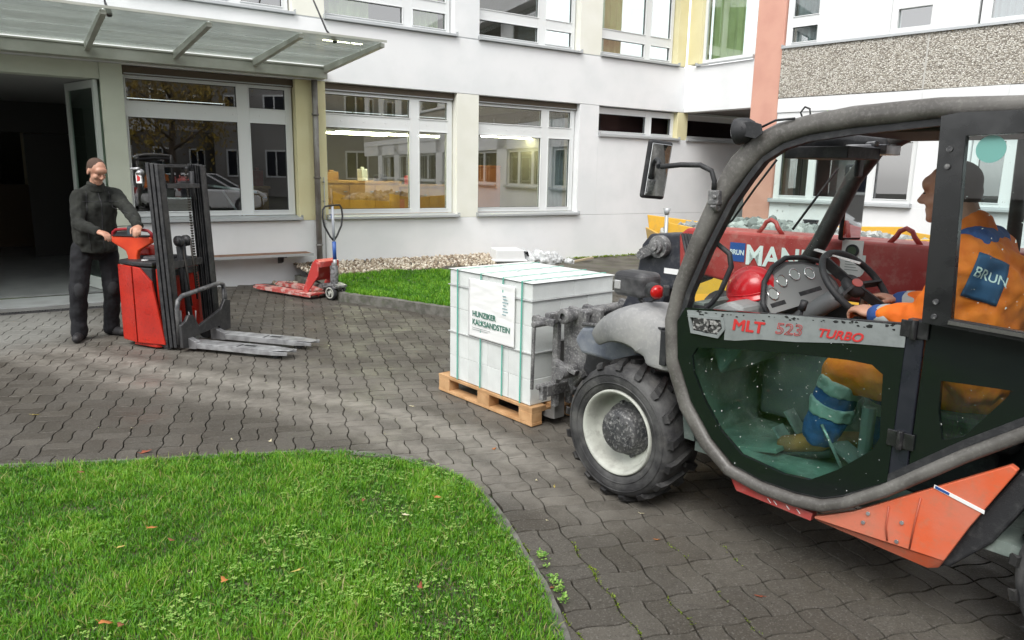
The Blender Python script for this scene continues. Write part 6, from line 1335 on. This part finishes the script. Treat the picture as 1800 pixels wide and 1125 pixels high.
# ---- man in the dark fleece steering the stacker
P1 = Vector((-4.30, 7.38, 0)); man = thing('person', 'man in dark fleece jacket and black trousers with both hands on the stacker tiller', 'person', P1)
def L1(x, y, z): return Vector((x, y, z))-P1
rsh, lsh = L1(-4.235, 7.225, 1.445), L1(-4.03, 7.49, 1.455)
rel, rwr = L1(-4.185, 7.09, 1.185), L1(-3.93, 6.96, 1.125)
lel, lwr = L1(-3.80, 7.32, 1.30), L1(-3.60, 7.08, 1.175)
neck = L1(-4.125, 7.33, 1.54); headc = L1(-4.075, 7.29, 1.685); hf = Vector((.78, -.46, -.46)); hup = Vector((.40, -.22, .88))
pel = L1(-4.20, 7.39, .96); chest = L1(-4.165, 7.355, 1.32)
rhip, lhip = L1(-4.29, 7.30, .93), L1(-4.14, 7.48, .93); rkn, lkn = L1(-4.33, 7.235, .52), L1(-4.11, 7.45, .52); ran, lan = L1(-4.385, 7.27, .10), L1(-4.20, 7.53, .10)
bm_ = MB(); bm_.cap(pel, chest, .13, .135).cap(chest, L1(-4.14, 7.345, 1.47), .13, .085).cap(L1(-4.13, 7.34, 1.47), neck+Vector((.025, -.02, .06)), .058, .055)
for a, b, c in ((rsh, rel, rwr), (lsh, lel, lwr)): bm_.cap(chest+Vector((0, 0, .12)), a, .08, .058).cap(a, b, .055, .043).cap(b, c, .042, .028)
for a, b, c in ((rhip, rkn, ran), (lhip, lkn, lan)): bm_.cap(a, b, .085, .058).cap(b, c, .056, .040)
hpP, hm = head_prims(bm_, headc, hf, hup)
hand_prims(bm_, rwr, (.85, -.25, -.15), (.2, .1, -1), 1, (.45, .75, .5)); hand_prims(bm_, lwr, (.25, -.85, -.25), (-.1, .1, -1), -1, (.45, .75, .5))
body = blob('body', bm_, .0065, SKIN, man, 2); facebits(headc, hf, hup, man, mat('cropped_brown_hair', (.085, .052, .037), .85, bump=.5, bscale=300))
jk = MB().cap(L1(-4.205, 7.385, 1.02), L1(-4.185, 7.37, 1.15), .172, .164).cap(L1(-4.185, 7.37, 1.12), chest, .162, .166).cap(chest, L1(-4.145, 7.35, 1.46), .155, .105).cap(L1(-4.14, 7.345, 1.47), L1(-4.12, 7.33, 1.545), .082, .070)
w_ = (lsh-rsh).normalized()
for k in (-1, 1): jk.cap(L1(-4.20, 7.385, 1.0)+w_*.06*k, chest+w_*.07*k, .142, .132)
for a, b, c in ((rsh, rel, rwr), (lsh, lel, lwr)): jk.cap(chest+Vector((0, 0, .13)), a, .112, .070).cap(a, b, .075, .062).cap(b, b.lerp(c, .95), .067, .046)
jk.tube([L1(-4.205, 7.39, .90), L1(-4.20, 7.385, 1.02)], [.190, .182], 24)
jacket = blob('jacket', jk, .009, FLEECE, man, 4, .030, .09)
tr_ = MB().cap(pel+Vector((0, 0, -.03)), pel+Vector((0, 0, .04)), .128, .128)
for a, b, c in ((rhip, rkn, ran), (lhip, lkn, lan)): tr_.cap(a, b, .100, .086).cap(b, c+Vector((0, 0, .02)), .086, .072).cap(b.lerp(c, .8), c+Vector((0, 0, -.02)), .074, .082)
blob('trousers', tr_, .0095, TROUS, man, 4, .026, .09)
for k, (a, d, c) in enumerate(((ran, Vector((.35, -.94, 0)), None), (lan, Vector((.93, -.35, 0)), None))):
    sh = MB().cap(a+Vector((0, 0, -.05))-d*.05, a+Vector((0, 0, -.055))+d*.165, .048, .044).cap(a+Vector((0, 0, -.02)), a+Vector((0, 0, -.05))+d*.04, .048, .045).box(tuple(a+Vector((-.001, -.001, -.1))), tuple(a+Vector((.001, .001, -.09))))
    s_o = blob('shoe', sh, .008, SHOE, man, 2)
blob('collar', MB().tube([L1(-4.13, 7.34, 1.50), L1(-4.115, 7.325, 1.575)], [.088, .078], 20), .008, FLEECE, man, 2)
for (a, b) in ((rkn, 0), (lkn, 0)): blob('knee_pad', MB().ell(a+Vector((.026, -.040, .0)), (.058, .052, .085)), .008, mat('knee_patch_cloth', (.022, .023, .026), .9, bump=.4, bscale=80), man, 1)


bvj = BVHTree.FromPolygons([v.co.copy() for v in jacket.data.vertices], [tuple(p.vertices) for p in jacket.data.polygons])
def stitched(name, path, d, r_, m, out=.002):
    P_ = []
    for p in resample([tuple(q) for q in path], .03):
        p = Vector(p); h_ = bvj.ray_cast(p+Vector(d)*.6, -Vector(d)); 
        if h_[0]: P_.append(h_[0]+Vector(d)*out)
    if len(P_) > 1: MB().tube(P_, r_, 6).build(name, m, man)
fd = Vector((.80, -.60, 0)); cx = chest.copy()
stitched('zip', [cx+Vector((0, 0, .20)), cx+Vector((0, 0, -.40))], fd, .0045, BLACKM)
sdv = Vector((.6, .8, 0))
for k in (-1, 1): stitched('seam', [cx+sdv*.10*k+Vector((0, 0, .17)), cx+sdv*.13*k+Vector((0, 0, -.05)), cx+sdv*.11*k+Vector((0, 0, -.40))], fd, .0035, BLACKM)
stitched('seam', [cx+sdv*.16+Vector((0, 0, .075)), cx-sdv*.16+Vector((0, 0, .075))], fd, .003, BLACKM)

# ---- driver, in the telehandler's own frame
drv = thing('person', 'seated driver in orange hi-vis jacket with hands on the telehandler steering wheel', 'person', vw(-1.48, -.43, .84), ANG_V)
D0 = Vector((-1.48, -.43, .84))
def D(x, y, z): return Vector((x+(.015 if z > .95 and x < -1.2 else 0), y, z))-D0
pel = D(-1.50, -.43, .93); chest = D(-1.485, -.43, 1.27); nk = D(-1.42, -.42, 1.56)
lsh, rsh = D(-1.475, -.235, 1.455), D(-1.45, -.62, 1.455)
lel, lwr = D(-1.39, -.185, 1.19), D(-1.145, -.245, 1.185); rel, rwr = D(-1.30, -.66, 1.20), D(-1.10, -.60, 1.20)
lhip, rhip = D(-1.46, -.34, .92), D(-1.46, -.53, .92); lkn, lan = D(-1.02, -.30, .90), D(-.945, -.29, .60); rkn, ran = D(-1.13, -.56, .90), D(-1.10, -.56, .58)
headc = D(-1.325, -.425, 1.705); hf = Vector((.98, .05, -.12)); hup = Vector((.13, 0, .99))
bm_ = MB().cap(pel, chest, .14, .145).cap(chest, D(-1.46, -.43, 1.45), .14, .09).cap(D(-1.44, -.425, 1.48), headc+Vector((-.045, 0, -.05)), .066, .060)
for a, b, c in ((rsh, rel, rwr), (lsh, lel, lwr)): bm_.cap(chest+Vector((0, 0, .12)), a, .08, .06).cap(a, b, .056, .046).cap(b, c, .044, .030)
for a, b, c in ((rhip, rkn, ran), (lhip, lkn, lan)): bm_.cap(a, b, .09, .062).cap(b, c, .058, .042)
head_prims(bm_, headc, hf, hup, 1.04)
hand_prims(bm_, lwr, (.86, -.32, .16), (.1, -.25, -.95), -1, (.35, .75, .6), 1.08); hand_prims(bm_, rwr, (.85, .25, .2), (.1, .2, -.95), 1, (.35, .75, .6), 1.08)
blob('body', bm_, .0065, SKIN, drv, 2); facebits(headc, hf, hup, drv, s=1.04)
jk = MB().cap(D(-1.50, -.43, .98), chest, .185, .19).cap(chest, D(-1.47, -.43, 1.43), .185, .125)
for k in (-1, 1): jk.cap(D(-1.50, -.43+.07*k, .98), D(-1.49, -.43+.09*k, 1.33), .160, .150)
for a, b, c in ((rsh, rel, rwr), (lsh, lel, lwr)): jk.cap(chest+Vector((-.01, 0, .13)), a, .125, .095).cap(a, b, .092, .076).cap(b, b.lerp(c, .80), .076, .055)
jacket = blob('jacket', jk, .009, HIVIS, drv, 3, .040, .085)
for (a, b, c, s_) in ((lel, lwr, None, 1), (rel, rwr, None, -1)):
    blob('sleeve_tape', MB().cap(a.lerp(b, .70), a.lerp(b, .82), .059, .056), .009, REFLECT, drv, 2); blob('blue_cuff', MB().cap(a.lerp(b, .84), a.lerp(b, .98), .055, .047), .008, HIBLUE, drv, 2, .008, .05)
blob('collar', MB().cap(D(-1.455, -.43, 1.48), D(-1.425, -.425, 1.565), .088, .080), .008, HIVIS, drv, 3, .01, .06)
blob('shoulder_yoke', MB().cap(D(-1.465, -.33, 1.505), D(-1.462, -.53, 1.505), .075, .075).cap(D(-1.44, -.42, 1.50), D(-1.40, -.30, 1.485), .07, .065).cap(D(-1.47, -.30, 1.50), D(-1.50, -.26, 1.48), .068, .062), .009, HIBLUE, drv, 3, .01, .08)
tr_ = MB().cap(pel, pel+Vector((0, 0, .04)), .165, .165)
for a, b, c in ((rhip, rkn, ran), (lhip, lkn, lan)): tr_.cap(a, b, .125, .098).cap(b, b.lerp(c, .18), .098, .092)
blob('trousers', tr_, .011, HIVIS, drv, 3, .02, .08)
for (b, c) in ((lkn, lan), (rkn, ran)):
    blob('blue_trouser_leg', MB().cap(b.lerp(c, .2), b.lerp(c, .55), .094, .092).cap(b.lerp(c, .5), c, .091, .086), .010, HIBLUE, drv, 3, .026, .07)
    for t in (.12, .50): blob('reflective_band', MB().tube([b.lerp(c, t), b.lerp(c, t+.22)], [.101, .097], 20), .008, REFLECT, drv, 3, .026, .07)
BOOT = mat('tan_work_boot', (.50, .17, .06), .7, col2=(.26, .10, .04), nscale=9)
for a, d, nm in ((lan, Vector((.93, .12, -.30)), 0), (ran, Vector((.95, 0, -.2)), 1)):
    sh = MB().cap(a+Vector((-.01, 0, -.03)), a+Vector((0, 0, -.05))+d*.05, .054, .050).cap(a+Vector((0, 0, -.055)), a+Vector((0, 0, -.055))+d*.17, .048, .042); b_ = blob('boot', sh, .008, BOOT, drv, 2)
    blob('sole', MB().cap(a+Vector((-.045, 0, -.098)), a+Vector((0, 0, -.10))+d*.19, .026, .024), .008, SHOE, b_, 1)
# patch with lettering pressed onto the jacket
bvh = BVHTree.FromPolygons([v.co.copy() for v in jacket.data.vertices], [tuple(p.vertices) for p in jacket.data.polygons])
pn_ = Vector((-.45, .87, .20)).normalized(); pc = D(-1.585, -.16, 1.40); px_ = Vector((-.87, -.45, 0)).normalized(); py_ = pn_.cross(px_); py_ = py_ if py_.z > 0 else -py_
rollm = R(-14); px2 = px_*math.cos(rollm)+py_*math.sin(rollm); py2 = py_*math.cos(rollm)-px_*math.sin(rollm)
def onj(u, v, h):
    o = pc+px2*u+py2*v+pn_*.4; hit = bvh.ray_cast(o, -pn_); 
    return (hit[0] if hit[0] else pc+px2*u+py2*v)+pn_*h
vs = [onj(-.065+.13*i/10, -.085+.17*j/12, .004) for i in range(11) for j in range(13)]
pt = MB().add(vs, [(i*13+j, (i+1)*13+j, (i+1)*13+j+1, i*13+j+1) for i in range(10) for j in range(12)], True).build('back_patch', mat('dark_blue_patch', (.03, .09, .20), .7), drv); q = pt.modifiers.new('solid', 'SOLIDIFY'); q.thickness = .003; q.offset = -1
tx = text('lettering', 'BRUN', .052, WHITEINK, pt, (0, 0, 0), (0, 0, 0), ext=0, xs=1, bold=.0006)
for v in tx.data.vertices: v.co = onj(v.co.x*.95-.058, v.co.y-.005, .0055)

# ================================================================== SKIP WITH RUBBLE, THINGS BY THE WALL
sk = thing('rubble_skip', 'yellow skip heaped with grey rubble standing behind the telehandler boom', 'skip', (3.5, 9.35, 0), R(-2))
sk_o = [(-1.72, .35), (-1.66, 1.12), (1.75, 1.14), (1.60, .35)]
MB().prism([(-1.55, .22), (-1.72, 1.05), (-1.69, 1.05), (-1.50, .25)], -.75, .75, 'y').prism([(1.55, .22), (1.78, 1.08), (1.75, 1.08), (1.50, .25)], -.75, .75, 'y').prism([(-1.52, .22), (-1.70, 1.22), (-.6, 1.02), (1.76, 1.10), (1.52, .22)], -.78, -.75, 'y').prism([(-1.52, .22), (-1.70, 1.22), (-.6, 1.1), (1.76, 1.13), (1.52, .22)], .75, .78, 'y').box((-1.5, -.75, .2), (1.5, .75, .24)).build('tub', YMACH, sk, .006)
MB().tube([(-1.69, -.79, .55), (-1.70, -.79, 1.30)], .022, 8).tube([(-1.70, -.79, 1.30), (-1.70, -.79, 1.38)], [.022, .045], 8).build('post', SILL, sk); MB().cyl((-1.35, -.80, 1.02), (-1.35, -.78, 1.02), .04, 6).cyl((-1.35, -.84, 1.02), (-1.35, -.80, 1.02), .02, 8).build('lug', mat('bright_yellow_bolt', (.75, .52, .02), .4), sk)
for x in (-1.0, 1.0):
    for y in (-.7, .7): MB().cyl((x, y-.09, .22), (x, y+.09, .22), .22, 18).build('wheel', RUBBER, sk)
def rub():
    x = random.uniform(-1.45, 1.6); y = random.uniform(-.7, .7); return (x, y)
RUBM = leafmat('concrete_rubble', (.15, .16, .155), (.27, .29, .28), (.46, .48, .46), .85, 0)
rb = pebbles('rubble_heap', 900, rub, RUBM, .035, .10, lambda p: 1.06+.10*math.exp(-((p[0]+.4)/.8)**2)-.10*abs(p[1])-.06*max(0, p[0])); rb.location = (3.5, 9.35, 0); rb.data.polygons.foreach_set('use_smooth', [False]*len(rb.data.polygons)); tag(rb, 'heap of grey broken concrete filling the yellow skip', 'rubble')
mb = MB().prism([(-.28, .0), (.30, .0), (.28, .035), (-.28, .035)], -.30, .30, 'y'); o = mb.build('dark_tray', BLACKM, None, .006); o.location = wA(4.75, .55, .16); o.rotation_euler = (0, 0, ANG_A-.35); tag(o, 'flat black tray lying under the white box behind the block pack', 'tray')
mb = MB().prism([(-.27, .0), (.29, .0), (.24, .22), (-.24, .22)], -.26, .26, 'y').box((-.30, -.29, .02), (.31, .29, .05)); o = mb.build('white_container', mat('white_plastic_box', (.74, .75, .76), .4), None, .012, 3); o.location = wA(4.75, .55, .20); o.rotation_euler = (0, 0, ANG_A-.35); tag(o, 'white plastic container on a black tray between pebbles and block pack', 'container')
bag = MB()
for i in range(26): a = random.random(); bag.ell((a*.85-.4, random.uniform(-.22, .22), random.uniform(.05, .20)*(1-.6*abs(a-.5))), (random.uniform(.08, .2), random.uniform(.07, .16), random.uniform(.05, .12)), (random.random(), random.random(), random.random()), 12, 8)
bo = blob('plastic_bag', bag, .018, mat('crumpled_clear_film', (.60, .62, .63), .22, col2=(.45, .47, .48), nscale=9, bump=1., bscale=22, coat=.5), None, 1, .07, .07); bo.location = wA(5.55, .62, .11); bo.rotation_euler = (0, 0, ANG_A); tag(bo, 'crumpled clear plastic film lying behind the block pack', 'plastic film')
o = MB().beam((-.22, 0, .0), (0, .0, .22), .10, .012).beam((0, 0, .22), (.10, .05, .02), .10, .012).build('bent_black_sheet', BLACKM, None, .002); o.location = wA(5.12, .60, .14); o.rotation_euler = (0, 0, ANG_A); tag(o, 'bent black plastic sheet between the white container and the crumpled film', 'plastic sheet')
o = MB().beam((-.45, 0, .02), (.45, .06, .04), .05, .035).build('wooden_lath', mat('pale_lath', (.46, .38, .26), .8), None, .002); o.location = wA(6.4, .65, .115); o.rotation_euler = (0, 0, ANG_A+.3); tag(o, 'pale wooden lath lying on the bare earth right of the plastic film', 'wood')
# small grey vent box at the foot of the right building
o = MB().box((-.12, -.05, 0), (.12, .0, .26)).box((-.14, -.06, .26), (.14, .0, .29)).build('vent_box', mat('dark_vent_box', (.04, .04, .045), .6), None, .006); o.location = C_O+dC*.85+nC*.002+Vector((0, 0, .72)); o.rotation_euler = (0, 0, ANG_C); tag(o, 'small dark vent box low on the white wall right of the salmon pier', 'vent')

# ================================================================== ACROSS THE YARD (seen in the panes and mirrors)
ob = thing('opposite_building', 'grey brown building across the yard with rows of dark windows', 'building', (6, -15, 0), R(180-8))
MB().box((-26, 0, -.3), (26, 8, 11)).build('wall', OPP, ob)
for z_ in (.9, 4.2, 7.5): MB().box((-26, -.04, z_-.3), (26, -.001, z_)).build('band', mat('pale_band', (.42, .42, .45), .8), ob)
for x_ in (-13, 3, 17): MB().box((x_, -1.2, 3.6), (x_+4, -.002, 3.75)).box((x_, -1.2, 3.75), (x_+4, -1.15, 4.7)).build('balcony', mat('pale_balcony', (.5, .5, .5), .8), ob)
MB().box((-9, -.05, 0), (-5.5, -.002, 2.9)).box((9, -.05, 0), (12.5, -.002, 2.9)).build('garage_door', mat('lilac_garage_door', (.25, .23, .33), .6), ob); MB().box((-26.4, -.4, 11), (26.4, 8.4, 11.5)).build('roof', mat('dark_roof_edge', (.05, .045, .04), .8), ob)
wf = MB().box((-.75, -.05, -.85), (.75, -.003, -.75)).box((-.75, -.05, .75), (.75, -.003, .85)).box((-.75, -.05, -.75), (-.65, -.003, .75)).box((.65, -.05, -.75), (.75, -.003, .75)).box((-.04, -.045, -.75), (.04, -.003, .75)).mesh('window'); wf.materials.append(FRAME)
wg = MB().box((-.65, -.02, -.75), (.65, -.0035, .75)).mesh('pane'); wg.materials.append(mat('dark_far_pane', (.02, .022, .03), .08))
for fl_ in range(3):
    for k in range(16):
        o = bpy.data.objects.new('window', wf); COL.objects.link(o); o.parent = ob; o.location = (-24.5+3.2*k, 0, 2.0+3.3*fl_); p = bpy.data.objects.new('pane', wg); COL.objects.link(p); p.parent = o
def car(x, y, rz, label):
    t = thing('parked_car', label, 'car', (x, y, 0), rz, 'white cars parked across the yard')
    lo = [(-2.1, .32), (-2.15, .62), (-2.08, .92), (-1.6, .98), (.85, .92), (1.75, .80), (2.12, .62), (2.15, .35), (1.85, .22), (-1.85, .22)]
    MB().prism(lo, -.86, .86, 'y').build('body', CARW, t, .09, 3)
    gp_ = [(-1.95, .95), (-1.45, 1.42), (.15, 1.44), (1.0, .93)]
    ghm = MB(); vs = [(x_, .78 if z_ < 1 else .64, z_) for x_, z_ in gp_]+[(x_, -.78 if z_ < 1 else -.64, z_) for x_, z_ in gp_]
    ghm.add(vs, [(0, 1, 2, 3), (7, 6, 5, 4), (0, 4, 5, 1), (2, 6, 7, 3), (1, 5, 6, 2), (3, 7, 4, 0)]).build('cabin_glass', CARG, t, .04, 2)
    MB().box((-1.42, -.63, 1.43), (.12, .63, 1.47)).build('roof', CARW, t, .03, 2)
    for s_ in (-1, 1):
        MB().beam((-1.95, s_*.765, .96), (-1.46, s_*.655, 1.44), .07, .07).beam((.98, s_*.765, .95), (.14, s_*.655, 1.45), .06, .06).beam((-.55, s_*.78, .95), (-.6, s_*.66, 1.44), .08, .03).build('pillar', CARW, t, .01)
        for wx in (-1.3, 1.35):
            w = MB().cyl((wx, s_*.66, .33), (wx, s_*.88, .33), .33, 26).build('wheel', RUBBER, t, .02); MB().cyl((wx, s_*.88, .33), (wx, s_*.895, .33), .21, 20).build('rim', STEEL, w)
        MB().box((-2.17, s_*.80-.10, .72), (-2.04, s_*.80+.06, .95)).build('tail_lamp', LAMPRED, t, .02); MB().box((1.98, s_*.70-.14, .58), (2.12, s_*.70+.12, .70)).build('headlight', LENS, t, .03)
for i, (x, y, rz, lab) in enumerate([(8.6, -2.2, R(35), 'white hatchback parked nearest the pebble dashed building'), (7.2, -5.6, R(30), 'white estate car second in the row across the yard'), (11.4, -4.4, R(38), 'white car parked behind the two front ones across the yard'), (3.4, -8.2, R(20), 'white car parked close to the opposite building')]): car(x, y, rz, lab)

AUT = leafmat('autumn_leaves', (.10, .07, .015), (.26, .17, .03), (.40, .30, .05))
def tree(x, y, h, label):
    t = thing('tree', label, 'tree', (x, y, 0), random.random()*6)
    tm = MB().tube([(0, 0, 0), (.08, 0, h*.3), (0, .1, h*.6), (.1, .05, h*.9)], [.2, .15, .09, .03], 8)
    tips = []
    for k in range(11):
        a = k*2.4; z0_ = h*(.28+.05*k); e = Vector((math.cos(a)*h*.25, math.sin(a)*h*.25, z0_+h*.18)); tm.tube([(0, 0, z0_), tuple(e*.5+Vector((0, 0, z0_*.5))), tuple(e)], [.07, .05, .02], 6); tips.append(e)
    tm.build('trunk', mat('tree_bark', (.08, .06, .045), .9, bump=.5), t)
    V = []; F = []; rn = []; o = 0
    for _ in range(4200):
        c = random.choice(tips)*random.uniform(.75, 1.08)+Vector((random.gauss(0, h*.09), random.gauss(0, h*.09), random.gauss(0, h*.08))); e = Euler((random.random()*6, random.random()*6, random.random()*6)).to_matrix(); s_ = random.uniform(.05, .11)
        for q in ((-1, 0, 0), (0, .6, 0), (1, 0, 0), (0, -.6, .2)): V.append(tuple(c+e@Vector(q)*s_))
        F.append((o, o+1, o+2, o+3)); o += 4; rn += [random.random()]*4
    me = bpy.data.meshes.new('crown'); me.from_pydata(V, [], F); a = me.attributes.new('rnd', 'FLOAT', 'POINT'); a.data.foreach_set('value', rn); me.materials.append(AUT); cr = bpy.data.objects.new('crown', me); COL.objects.link(cr); cr.parent = t
tree(12.5, -7.5, 7.5, 'tall autumn tree behind the parked white cars'); tree(2.0, -11.5, 6.0, 'smaller autumn tree in front of the opposite building')

an = thing('reflection_filler_block', 'pale grey added block, out of view, closing a sky gap in the window reflections', 'building', (25.5, -9.5, 0), R(100))  # unseen block, added so the panes do not mirror open sky
MB().box((-7, 0, -.3), (7, 8, 8.5)).build('wall', mat('filler_block_render', (.30, .29, .28), .85, col2=(.25, .24, .23), nscale=.5), an); MB().box((-7.3, -.3, 8.5), (7.3, 8.3, 8.9)).build('roof', MATS['dark_roof_edge'], an)
for fl_ in range(2):
    for k in range(5):
        o = bpy.data.objects.new('window', wf); COL.objects.link(o); o.parent = an; o.location = (-5.4+2.7*k, 0, 2.0+3.3*fl_); o.rotation_euler = (0, 0, 0); p = bpy.data.objects.new('pane', wg); COL.objects.link(p); p.parent = o
an.rotation_euler = (0, 0, R(-100));
